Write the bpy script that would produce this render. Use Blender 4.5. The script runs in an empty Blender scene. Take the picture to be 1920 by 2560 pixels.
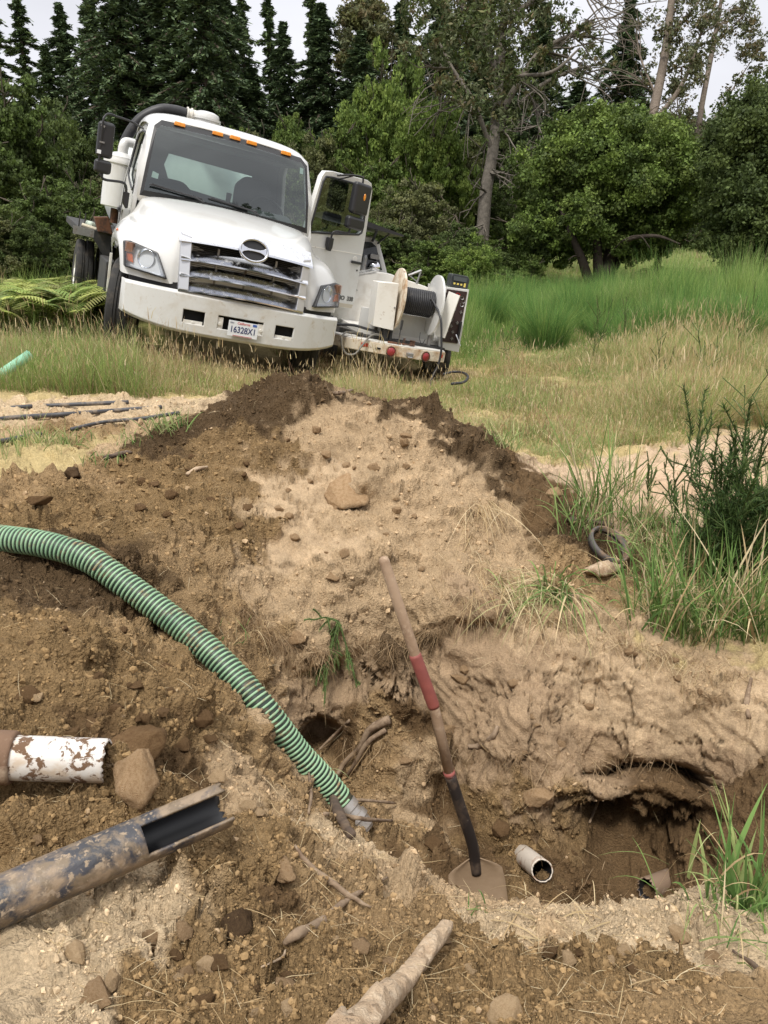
import bpy, bmesh, math, random
import numpy as np
from mathutils import Vector, Matrix, Euler
random.seed(5); RNG = np.random.default_rng(7)
PI = math.pi
SC = bpy.context.scene
COL = SC.collection
# ---------------------------------------------------------------- camera
CAMZ = 1.15
PITCH = math.atan(630 / 2000.0)
cd = bpy.data.cameras.new('camera'); cam = bpy.data.objects.new('camera', cd); COL.objects.link(cam)
cam.location = (0, 0, CAMZ); cam.rotation_euler = (PI / 2 - PITCH, 0, 0)
cd.sensor_fit = 'VERTICAL'; cd.sensor_height = 36; cd.sensor_width = 27; cd.lens = 36 * 2000 / 2560.0
cd.clip_start = 0.05; cd.clip_end = 1500
SC.camera = cam
# ---------------------------------------------------------------- sky and sun (bright overcast)
SUN_EL, SUN_AZ = math.radians(58), math.radians(200)    # azimuth clockwise from +Y: behind and left of the camera
W = bpy.data.worlds.new('World'); SC.world = W; W.use_nodes = True
nt = W.node_tree; nt.nodes.clear()
wo = nt.nodes.new('ShaderNodeOutputWorld'); bg = nt.nodes.new('ShaderNodeBackground')
sk = nt.nodes.new('ShaderNodeTexSky'); sk.sky_type = 'NISHITA'; sk.sun_disc = False
sk.sun_elevation = SUN_EL; sk.sun_rotation = SUN_AZ; sk.dust_density = 4.0
tc = nt.nodes.new('ShaderNodeTexCoord'); sx = nt.nodes.new('ShaderNodeSeparateXYZ')
nt.links.new(tc.outputs['Generated'], sx.inputs[0])
rp = nt.nodes.new('ShaderNodeValToRGB')     # overcast vault: brighter overhead than at the horizon
rp.color_ramp.elements[0].position = 0.0; rp.color_ramp.elements[0].color = (0.44, 0.44, 0.465, 1)
rp.color_ramp.elements[1].position = 1.0; rp.color_ramp.elements[1].color = (1.0, 0.99, 0.98, 1)
e = rp.color_ramp.elements.new(0.36); e.color = (0.48, 0.48, 0.51, 1)
nt.links.new(sx.outputs['Z'], rp.inputs[0])
cn = nt.nodes.new('ShaderNodeTexNoise'); cn.inputs['Scale'].default_value = 2.2; cn.inputs['Detail'].default_value = 5
mp = nt.nodes.new('ShaderNodeMapping'); mp.inputs['Scale'].default_value = (1, 1, 3.0)
nt.links.new(tc.outputs['Generated'], mp.inputs[0]); nt.links.new(mp.outputs[0], cn.inputs['Vector'])
mr = nt.nodes.new('ShaderNodeMapRange'); mr.inputs['From Min'].default_value = .3; mr.inputs['From Max'].default_value = .7
mr.inputs['To Min'].default_value = 17.0; mr.inputs['To Max'].default_value = 22.0
nt.links.new(cn.outputs['Fac'], mr.inputs['Value'])
vm = nt.nodes.new('ShaderNodeVectorMath'); vm.operation = 'SCALE'
nt.links.new(rp.outputs[0], vm.inputs[0]); nt.links.new(mr.outputs[0], vm.inputs['Scale'])
mx = nt.nodes.new('ShaderNodeMixRGB'); mx.inputs[0].default_value = 0.88
nt.links.new(sk.outputs[0], mx.inputs[1]); nt.links.new(vm.outputs[0], mx.inputs[2])
nt.links.new(mx.outputs[0], bg.inputs[0]); bg.inputs[1].default_value = 0.108
nt.links.new(bg.outputs[0], wo.inputs[0])
sl = bpy.data.lights.new('sun', 'SUN'); sl.energy = 3.0; sl.angle = math.radians(10); sl.color = (1, .965, .9)
so = bpy.data.objects.new('sun', sl); COL.objects.link(so)
_d = Vector((math.sin(SUN_AZ) * math.cos(SUN_EL), math.cos(SUN_AZ) * math.cos(SUN_EL), math.sin(SUN_EL)))
so.rotation_euler = _d.to_track_quat('Z', 'Y').to_euler()
SC.view_settings.view_transform = 'Standard'; SC.view_settings.look = 'None'
SC.view_settings.exposure = 0.0; SC.view_settings.gamma = 1.0; SC.view_settings.use_curve_mapping = False
SC.cycles.max_bounces = 6; SC.cycles.transparent_max_bounces = 12; SC.cycles.diffuse_bounces = 3
# ---------------------------------------------------------------- helpers
CT, ST = math.cos(PITCH), math.sin(PITCH)
def ray(u, v):
    a, b = (u - 960) / 2000.0, (1280 - v) / 2000.0
    return np.array([a, CT + b * ST, b * CT - ST])
def P(u, v, d):
    return np.array([0, 0, CAMZ]) + d * ray(u, v)
def tag(o, label=None, cat=None, group=None, kind=None):
    if label: o['label'] = label
    if cat: o['category'] = cat
    if group: o['group'] = group
    if kind: o['kind'] = kind
    return o
def empty(name, loc=(0, 0, 0), rot=(0, 0, 0), parent=None):
    o = bpy.data.objects.new(name, None); COL.objects.link(o); o.location = loc; o.rotation_euler = rot; o.parent = parent
    o.empty_display_size = .2
    return o
def mk(name, V, Fc, mat, parent=None, smooth=False, cols=None):
    me = bpy.data.meshes.new(name)
    me.from_pydata([tuple(map(float, p)) for p in V], [], [tuple(f) for f in Fc]); me.update()
    if smooth: me.shade_smooth()
    if isinstance(mat, (list, tuple)):
        for m in mat: me.materials.append(m)
    elif mat: me.materials.append(mat)
    o = bpy.data.objects.new(name, me); COL.objects.link(o); o.parent = parent
    return o
def npmesh(name, V, Fq, mat, parent=None, smooth=True, col=None):
    """V (n,3), Fq (m,k) faces of equal size; col (n,3) linear colours per vertex"""
    V = np.asarray(V, np.float32); Fq = np.asarray(Fq, np.int32); k = Fq.shape[1]
    me = bpy.data.meshes.new(name)
    me.vertices.add(len(V)); me.vertices.foreach_set('co', V.ravel())
    me.loops.add(Fq.size); me.loops.foreach_set('vertex_index', Fq.ravel())
    me.polygons.add(len(Fq)); me.polygons.foreach_set('loop_start', np.arange(0, Fq.size, k, dtype=np.int32))
    me.polygons.foreach_set('use_smooth', np.full(len(Fq), smooth))
    me.update(calc_edges=True)
    if col is not None:
        a = me.color_attributes.new('col', 'FLOAT_COLOR', 'POINT')
        c = np.ones((len(V), 4), np.float32); c[:, :3] = col
        a.data.foreach_set('color', c.ravel())
    if mat: me.materials.append(mat)
    o = bpy.data.objects.new(name, me); COL.objects.link(o); o.parent = parent
    return o
class MB:
    """collects shapes for ONE mesh object"""
    def __init__(s): s.V = []; s.F = []
    def add(s, V, Fc):
        n = len(s.V); s.V += [tuple(map(float, p)) for p in V]; s.F += [tuple(i + n for i in f) for f in Fc]; return s
    def box(s, c, d, rot=None):
        M = Euler(rot).to_matrix() if rot else Matrix.Identity(3)
        V = [M @ Vector((x * d[0] / 2, y * d[1] / 2, z * d[2] / 2)) + Vector(c) for x in (-1, 1) for y in (-1, 1) for z in (-1, 1)]
        return s.add(V, [(0, 1, 3, 2), (4, 6, 7, 5), (0, 4, 5, 1), (2, 3, 7, 6), (0, 2, 6, 4), (1, 5, 7, 3)])
    def tube(s, pts, r, n=10, cap=True, closed=False):
        V, Fc = tube_data(pts, r, n, cap, closed); return s.add(V, Fc)
    def lathe(s, prof, c=(0, 0, 0), axis='z', n=32, cap=True):
        V = []
        for r, h in prof:
            for i in range(n):
                a = 2 * PI * i / n; x, y = r * math.cos(a), r * math.sin(a)
                p = {'z': (x, y, h), 'x': (h, x, y), 'y': (x, h, y)}[axis]
                V.append((p[0] + c[0], p[1] + c[1], p[2] + c[2]))
        Fc = [(j * n + i, j * n + (i + 1) % n, (j + 1) * n + (i + 1) % n, (j + 1) * n + i) for j in range(len(prof) - 1) for i in range(n)]
        if cap: Fc += [tuple(range(n))[::-1], tuple((len(prof) - 1) * n + i for i in range(n))]
        return s.add(V, Fc)
    def prism(s, poly, a, b):
        """poly: list of 3D points; extruded by the vector b-a given as (dx,dy,dz)"""
        n = len(poly); a = Vector(a); b = Vector(b)
        V = [Vector(p) + a for p in poly] + [Vector(p) + b for p in poly]
        Fc = [tuple(range(n))[::-1], tuple(range(n, 2 * n))] + [(i, (i + 1) % n, n + (i + 1) % n, n + i) for i in range(n)]
        return s.add(V, Fc)
    def build(s, name, mat, parent=None, smooth=False, bevel=0, sub=0, solid=0, seg=2, auto=None):
        o = mk(name, s.V, s.F, mat, parent, smooth)
        bm = bmesh.new(); bm.from_mesh(o.data); bmesh.ops.recalc_face_normals(bm, faces=bm.faces); bm.to_mesh(o.data); bm.free()
        if solid: m = o.modifiers.new('s', 'SOLIDIFY'); m.thickness = solid; m.offset = -1
        if bevel:
            m = o.modifiers.new('b', 'BEVEL'); m.width = bevel; m.segments = seg; m.limit_method = 'ANGLE'; m.angle_limit = math.radians(35)
            if not smooth:
                o.data.shade_smooth(); m.harden_normals = True
        if sub: m = o.modifiers.new('u', 'SUBSURF'); m.levels = m.render_levels = sub
        if auto is not None: smooth_by_angle(o, auto)
        return o
def face_to(o, d):
    """turn a sheet's normals towards d"""
    bm = bmesh.new(); bm.from_mesh(o.data); s_ = sum(f.normal.dot(Vector(d)) * f.calc_area() for f in bm.faces)
    if s_ < 0: bmesh.ops.reverse_faces(bm, faces=bm.faces)
    bm.to_mesh(o.data); bm.free(); return o
def smooth_by_angle(o, deg=35):
    me = o.data; me.shade_smooth()
    bm = bmesh.new(); bm.from_mesh(me)
    for e in bm.edges:
        if len(e.link_faces) == 2 and e.calc_face_angle(0) > math.radians(deg): e.smooth = False
    bm.to_mesh(me); bm.free()
def tube_data(pts, r, n=10, cap=True, closed=False):
    pts = [Vector(p) for p in pts]; m = len(pts)
    R = r if isinstance(r, (list, tuple, np.ndarray)) else [r] * m
    V = []; up = None
    for i in range(m):
        t = (pts[(i + 1) % m if closed else min(i + 1, m - 1)] - pts[(i - 1) % m if closed else max(i - 1, 0)]).normalized()
        if up is None: up = Vector((0, 0, 1)) if abs(t.z) < .9 else Vector((1, 0, 0))
        a = t.cross(up).normalized(); up = a.cross(t).normalized()
        for k in range(n):
            q = 2 * PI * k / n; V.append(pts[i] + (a * math.cos(q) + up * math.sin(q)) * R[i])
    L = m if closed else m - 1
    Fc = [(i * n + k, i * n + (k + 1) % n, ((i + 1) % m) * n + (k + 1) % n, ((i + 1) % m) * n + k) for i in range(L) for k in range(n)]
    if cap and not closed: Fc += [tuple(range(n))[::-1], tuple((m - 1) * n + k for k in range(n))]
    return V, Fc
def spline(pts, k=8):
    p = [Vector(q) for q in pts]; p = [2 * p[0] - p[1]] + p + [2 * p[-1] - p[-2]]; out = []
    for i in range(1, len(p) - 2):
        for j in range(k):
            t = j / k; a, b, c, d = p[i - 1], p[i], p[i + 1], p[i + 2]
            out.append(.5 * ((2 * b) + (c - a) * t + (2 * a - 5 * b + 4 * c - d) * t * t + (3 * b - a - 3 * c + d) * t ** 3))
    out.append(p[-2]); return out
# ---- materials
def mat(name, col, rough=.5, metal=0, spec=.5, coat=0, bump=None, mix=None, emit=None, trans=None, sheen=None):
    """bump=(scale,strength[,distance]); mix=(scale,colour2,lo,hi[,rough2]): noise blend to a second colour"""
    m = bpy.data.materials.new(name); m.use_nodes = True; n = m.node_tree; b = n.nodes['Principled BSDF']
    b.inputs['Base Color'].default_value = (*col, 1); b.inputs['Roughness'].default_value = rough
    b.inputs['Metallic'].default_value = metal; b.inputs['Specular IOR Level'].default_value = spec
    b.inputs['Coat Weight'].default_value = coat
    tcn = n.nodes.new('ShaderNodeTexCoord')
    def noise(sc, det=6, ro=.6, dist=0):
        x = n.nodes.new('ShaderNodeTexNoise'); x.inputs['Scale'].default_value = sc; x.inputs['Detail'].default_value = det
        x.inputs['Roughness'].default_value = ro; x.inputs['Distortion'].default_value = dist; n.links.new(tcn.outputs['Object'], x.inputs['Vector']); return x
    if mix:
        ls = mix if isinstance(mix, list) else [mix]; prev = None
        for q in ls:
            x = noise(q[0], 8, .65, .3); r = n.nodes.new('ShaderNodeMapRange'); r.inputs['From Min'].default_value = q[2]; r.inputs['From Max'].default_value = q[3]
            n.links.new(x.outputs['Fac'], r.inputs['Value']); c = n.nodes.new('ShaderNodeMixRGB'); c.inputs[1].default_value = (*col, 1); c.inputs[2].default_value = (*q[1], 1)
            if prev: n.links.new(prev, c.inputs[1])
            n.links.new(r.outputs[0], c.inputs[0]); prev = c.outputs[0]
            if len(q) > 4:
                rr = n.nodes.new('ShaderNodeMapRange'); rr.inputs['To Min'].default_value = rough; rr.inputs['To Max'].default_value = q[4]
                n.links.new(r.outputs[0], rr.inputs['Value']); n.links.new(rr.outputs[0], b.inputs['Roughness'])
                if metal:
                    r2 = n.nodes.new('ShaderNodeMapRange'); r2.inputs['To Min'].default_value = metal; r2.inputs['To Max'].default_value = 0
                    n.links.new(r.outputs[0], r2.inputs['Value']); n.links.new(r2.outputs[0], b.inputs['Metallic'])
        n.links.new(prev, b.inputs['Base Color'])
    if bump:
        x = noise(bump[0]); bp = n.nodes.new('ShaderNodeBump'); bp.inputs['Strength'].default_value = bump[1]
        bp.inputs['Distance'].default_value = bump[2] if len(bump) > 2 else .01
        n.links.new(x.outputs['Fac'], bp.inputs['Height']); n.links.new(bp.outputs[0], b.inputs['Normal'])
    if emit: b.inputs['Emission Color'].default_value = (*emit[0], 1); b.inputs['Emission Strength'].default_value = emit[1]
    return m
def vmat(name, rough=.8, trans=0.0, bump=None, bump2=None, mul=None, spec=.3, tint=(1, 1, 1)):
    """vertex-colour (own colour of the thing) driven material; trans = translucency of leaves"""
    m = bpy.data.materials.new(name); m.use_nodes = True; n = m.node_tree; b = n.nodes['Principled BSDF']; out = n.nodes['Material Output']
    at = n.nodes.new('ShaderNodeAttribute'); at.attribute_name = 'col'; src = at.outputs['Color']
    tcn = n.nodes.new('ShaderNodeTexCoord')
    oi = n.nodes.new('ShaderNodeVectorMath'); oi.operation = 'MULTIPLY'; oi.inputs[1].default_value = tint
    n.links.new(src, oi.inputs[0]); src = oi.outputs[0]
    if mul:
        for (sc, lo, hi, det) in mul:
            x = n.nodes.new('ShaderNodeTexNoise'); x.inputs['Scale'].default_value = sc; x.inputs['Detail'].default_value = det; x.inputs['Roughness'].default_value = .65
            n.links.new(tcn.outputs['Object'], x.inputs['Vector'])
            r = n.nodes.new('ShaderNodeMapRange'); r.inputs['From Min'].default_value = .3; r.inputs['From Max'].default_value = .7
            r.inputs['To Min'].default_value = lo; r.inputs['To Max'].default_value = hi; n.links.new(x.outputs['Fac'], r.inputs['Value'])
            q = n.nodes.new('ShaderNodeVectorMath'); q.operation = 'SCALE'; n.links.new(src, q.inputs[0]); n.links.new(r.outputs[0], q.inputs['Scale']); src = q.outputs[0]
    n.links.new(src, b.inputs['Base Color']); b.inputs['Roughness'].default_value = rough; b.inputs['Specular IOR Level'].default_value = spec
    nrm = None
    for bb in (bump, bump2):
        if bb:
            x = n.nodes.new('ShaderNodeTexNoise'); x.inputs['Scale'].default_value = bb[0]; x.inputs['Detail'].default_value = 8; x.inputs['Roughness'].default_value = .7
            n.links.new(tcn.outputs['Object'], x.inputs['Vector']); bp = n.nodes.new('ShaderNodeBump'); bp.inputs['Strength'].default_value = bb[1]; bp.inputs['Distance'].default_value = bb[2]
            n.links.new(x.outputs['Fac'], bp.inputs['Height'])
            if nrm: n.links.new(nrm, bp.inputs['Normal'])
            nrm = bp.outputs[0]
    if nrm: n.links.new(nrm, b.inputs['Normal'])
    if trans:
        t = n.nodes.new('ShaderNodeBsdfTranslucent'); n.links.new(src, t.inputs['Color']); ms = n.nodes.new('ShaderNodeMixShader'); ms.inputs[0].default_value = trans
        n.links.new(b.outputs[0], ms.inputs[1]); n.links.new(t.outputs[0], ms.inputs[2]); n.links.new(ms.outputs[0], out.inputs[0])
    return m
def glassmat(name, tint=(.5, .55, .53), base=.05, rough=.02):
    m = bpy.data.materials.new(name); m.use_nodes = True; n = m.node_tree; n.nodes.clear()
    out = n.nodes.new('ShaderNodeOutputMaterial'); t = n.nodes.new('ShaderNodeBsdfTransparent'); t.inputs[0].default_value = (*tint, 1)
    g = n.nodes.new('ShaderNodeBsdfGlossy'); g.inputs['Roughness'].default_value = rough; g.inputs['Color'].default_value = (.95, 1, .98, 1)
    fr = n.nodes.new('ShaderNodeLayerWeight'); fr.inputs[0].default_value = .5
    pw = n.nodes.new('ShaderNodeMath'); pw.operation = 'POWER'; pw.inputs[1].default_value = 4.0; n.links.new(fr.outputs['Facing'], pw.inputs[0])
    ad = n.nodes.new('ShaderNodeMath'); ad.operation = 'ADD'; ad.inputs[1].default_value = base + .045; n.links.new(pw.outputs[0], ad.inputs[0]); ad.use_clamp = True
    ms = n.nodes.new('ShaderNodeMixShader'); n.links.new(ad.outputs[0], ms.inputs[0]); n.links.new(t.outputs[0], ms.inputs[1]); n.links.new(g.outputs[0], ms.inputs[2])
    n.links.new(ms.outputs[0], out.inputs[0]); return m
def flipframe(T, e):
    """a frame whose local x is lateral, y to the rear / away, z up"""
    a, b, g = e
    return Matrix.Translation(T) @ Matrix.Rotation(a, 4, 'Z') @ Matrix.Rotation(b, 4, 'X') @ Matrix.Rotation(g, 4, 'Y')
def text_mesh(name, s, size, mat, parent, M, ext=.002, bold=0, sx_=1.0):
    cu = bpy.data.curves.new(name, 'FONT'); cu.body = s; cu.size = size; cu.extrude = ext; cu.offset = bold; cu.align_x = 'CENTER'; cu.align_y = 'CENTER'
    t = bpy.data.objects.new(name, cu); me = bpy.data.meshes.new_from_object(t); bpy.data.objects.remove(t)
    me.transform(Matrix.Diagonal((sx_, 1, 1, 1))); me.materials.clear(); me.materials.append(mat)
    o = bpy.data.objects.new(name, me); COL.objects.link(o); o.parent = parent; o.matrix_local = M
    return o
# ---- numpy noise
def _h(ix, iy, iz, s):
    h = (ix.astype(np.uint32) * np.uint32(374761393) + iy.astype(np.uint32) * np.uint32(668265263) + iz.astype(np.uint32) * np.uint32(2147483647) + np.uint32(s * 974711 + 13))
    h = (h ^ (h >> np.uint32(13))) * np.uint32(1274126177); h ^= h >> np.uint32(16); h = h * np.uint32(2246822519); h ^= h >> np.uint32(13)
    return h.astype(np.float32) / np.float32(4294967295)
def vnoise(p, s=0):
    f = np.floor(p); i = f.astype(np.int64); t = (p - f).astype(np.float32); t = t * t * t * (t * (t * 6 - 15) + 10)
    r = 0
    for a in (0, 1):
        wa = t[:, 0] if a else 1 - t[:, 0]
        for b in (0, 1):
            wb = wa * (t[:, 1] if b else 1 - t[:, 1])
            for c in (0, 1):
                r = r + wb * (t[:, 2] if c else 1 - t[:, 2]) * _h(i[:, 0] + a, i[:, 1] + b, i[:, 2] + c, s)
    return r * 2 - 1
def fbm(p, fr, oct=4, s=0, g=.5, lac=2.03):
    r = 0; a = 1; n = 0
    for o in range(oct):
        r = r + a * vnoise(p * fr + 17.3 * o, s + o); n += a; a *= g; fr *= lac
    return r / n
def worley(p, fr, s=0):
    q = p * fr; f = np.floor(q); i = f.astype(np.int64); best = np.full(len(p), 9., np.float32); idn = np.zeros(len(p), np.float32)
    for a in (-1, 0, 1):
        for b in (-1, 0, 1):
            for c in (-1, 0, 1):
                x, y, z = i[:, 0] + a, i[:, 1] + b, i[:, 2] + c
                d = (x + _h(x, y, z, s) - q[:, 0]) ** 2 + (y + _h(x, y, z, s + 1) - q[:, 1]) ** 2 + (z + _h(x, y, z, s + 2) - q[:, 2]) ** 2
                m = d < best; best = np.where(m, d, best); idn = np.where(m, _h(x, y, z, s + 3), idn)
    return np.sqrt(best), idn
TRUCK_M = flipframe((-1.599, 8.384, -.095), (.389, .0767, .1962))
JET_M = flipframe((.21, 9.5, -.27), (math.radians(14), math.radians(2), math.radians(10)))
# ================================================================ TERRAIN
_cp = [(0,1000,6.2),(0,1150,4.6),(0,1400,3.2),(0,1800,2.2),(130,1975,2.08),(0,2345,1.64),(-200,2330,1.75),(0,2120,1.85),(565,2115,1.86),(450,2185,1.78),(300,2270,1.68),(0,2560,1.28),(480,2560,1.3),(960,2560,1.36),(1440,2560,1.42),(1920,2560,1.45),
 (600,2300,1.7),(900,2400,1.72),(1300,2420,1.8),(1700,2400,1.82),(1920,2320,2.0),(300,1900,2.2),(600,1990,2.25),(800,2150,2.2),
 (700,1935,2.84),(770,2025,2.72),(910,2117,2.5),(1007,2164,2.4),(1134,2244,2.3),(1273,2279,2.25),(1447,2268,2.3),(1643,2268,2.3),(1800,2230,2.4),(1920,2250,2.3),
 (430,1700,2.75),(575,1745,2.9),(498,1604,3.24),(579,1682,3.28),(660,1774,3.33),(741,1880,3.40),(815,1957,3.46),(870,2030,3.50),(200,1600,2.6),(400,1850,2.35),(0,1340,3.38),(230,1420,3.3),(420,1570,3.2),(540,1670,3.2),
 (700,1650,3.62),(780,1800,3.66),(880,1900,3.66),(930,2050,3.42),(970,2150,3.1),
 (1100,2150,3.1),(1200,2220,3.10),(1350,2200,3.24),(1500,2200,3.28),(1650,2220,3.2),(1273,2330,2.8),(1550,2330,2.8),(1000,2230,2.85),
 (1100,2060,3.46),(1300,2050,3.48),(1500,2030,3.56),(1700,2090,3.5),(1100,1940,3.62),(1300,1890,3.42),(1500,1920,3.38),(1700,1950,3.38),
 (900,1760,3.82),(1010,1800,3.78),(1200,1760,3.70),(1400,1780,3.6),(1600,1780,3.6),(1800,1800,3.5),(1900,1900,3.2),
 (787,1630,3.68),(914,1590,3.58),(1018,1620,3.55),(1145,1539,3.8),(1388,1551,3.8),(1540,1600,3.75),(1712,1655,3.7),(1900,1700,3.55),(914,1680,3.76),(1145,1610,3.80),(1250,1480,4.0),
 (717,958,5.2),(845,993,5.2),(983,1011,5.1),(1076,1028,5.0),(1192,1150,4.8),(1307,1236,4.7),(1423,1290,4.7),(521,1028,5.0),(382,1086,4.9),(231,1150,4.7),
 (717,1100,4.75),(900,1200,4.45),(600,1250,4.2),(800,1350,4.12),(1000,1400,4.05),(1150,1350,4.25),(700,1450,3.9),(500,1300,3.9),(300,1250,4.0),(450,1420,3.5),(1250,1420,4.15),(880,1480,3.88),
 (1500,1450,4.3),(1650,1450,4.3),(1850,1550,4.1),(1500,1330,4.9),(1700,1250,5.5),(1850,1100,6.5),(1500,1150,6.2),(1300,1080,7.2),(1200,990,9.0),
 (1850,900,11),(1500,850,14),(1850,800,18),(1500,740,27),(1750,700,28),(1850,700,28),(1750,655,38),(1850,650,38),(1760,615,55),(1600,640,60),(1900,600,60),(1200,760,24),(0,830,12),(100,740,20),(0,650,40),(800,660,45)]
_cw = [(-.6,6.2,.05),(.1,6.1,-.02),(.6,5.9,-.1),(-1.2,5.9,.1),(1.1,5.7,-.25),(-8,3,.2),(-8,10,.5),(-20,20,1),(-4,1,.1),(0,-3,0),(4,0,-.3),(4,3,-.5),(5,6,-.5),(8,10,-.4),
 (15,20,-.1),(30,60,2.5),(0,80,2.5),(-40,60,2.5),(70,100,6),(-60,100,5),(0,140,5),(-15,-5,.3),(15,-5,-.5)]
_c3 = np.array([P(*q) for q in _cp] + [np.array(q, float) for q in _cw] + [np.array(TRUCK_M @ Vector(q)) for q in ((-1.05,.95,.06),(1.05,.95,.06),(-1.1,5.1,0.),(1.1,5.1,0.))] + [np.array(JET_M @ Vector(q)) for q in ((.75,1.0,.02),(-.75,1.0,.02))])
def _phi(r2): return np.sqrt(r2 + .02)
def _fit():
    X = _c3[:, :2]; n = len(X); D = ((X[:, None] - X[None]) ** 2).sum(-1)
    A = np.zeros((n + 1, n + 1)); A[:n, :n] = _phi(D) - 0.004 * np.eye(n); A[:n, n] = A[n, :n] = 1
    return np.linalg.solve(A, np.r_[_c3[:, 2], 0])
_w = _fit()
def H(x, y):
    x = np.atleast_1d(np.asarray(x, float)); y = np.atleast_1d(np.asarray(y, float)); out = np.empty(x.shape).ravel(); xf, yf = x.ravel(), y.ravel()
    for s in range(0, len(xf), 40000):
        r2 = (xf[s:s + 40000, None] - _c3[None, :, 0]) ** 2 + (yf[s:s + 40000, None] - _c3[None, :, 1]) ** 2
        out[s:s + 40000] = _phi(r2) @ _w[:-1] + _w[-1]
    return out.reshape(x.shape)
def gp(u, v, lift=0.0):
    """where the ray through a point of the photograph meets the bare ground"""
    r = ray(u, v); t = np.geomspace(.6, 150, 3000); p = np.array([0, 0, CAMZ]) + t[:, None] * r
    h = H(p[:, 0], p[:, 1]); k = np.argmax(p[:, 2] < h + lift); 
    return np.array([p[k, 0], p[k, 1], h[k] + lift])
# adaptive fan grid: rows follow the arc length of the ground so that banks get as many faces as flats
_az = np.concatenate([np.linspace(-180, -75, 30, endpoint=False), np.linspace(-75, -29, 60, endpoint=False), np.linspace(-29, 29, 700), np.linspace(29, 75, 61)[1:], np.linspace(75, 180, 31)[1:]]) * PI / 180
NR = 1020
_rr = np.geomspace(.5, 190, 1500)
X = np.sin(_az)[:, None] * _rr; Y = np.cos(_az)[:, None] * _rr
_Hb = H(X, Y)
_dz = np.gradient(_Hb, axis=1) / np.gradient(_rr)
_wt = np.sqrt(1 + (1.3 * _dz) ** 2) / _rr * np.where(_rr > 9, .45, 1.0) * np.where(_rr > 40, .4, 1.0)
_s = np.cumsum(_wt * np.gradient(_rr), axis=1); _s = (_s - _s[:, :1]) / (_s[:, -1:] - _s[:, :1])
R_ = np.stack([np.interp(np.linspace(0, 1, NR), _s[i], _rr) for i in range(len(_az))])
GX = np.sin(_az)[:, None] * R_; GY = np.cos(_az)[:, None] * R_
NA = len(_az)
gz = H(GX, GY)
pos = np.stack([GX, GY, gz], -1)
du = np.gradient(pos, axis=0); dv = np.gradient(pos, axis=1)
nrm = np.cross(du, dv); nrm /= np.linalg.norm(nrm, axis=-1, keepdims=True); nrm *= np.sign(nrm[..., 2:3])
p = pos.reshape(-1, 3); N = nrm.reshape(-1, 3); rho = R_.ravel()
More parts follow.
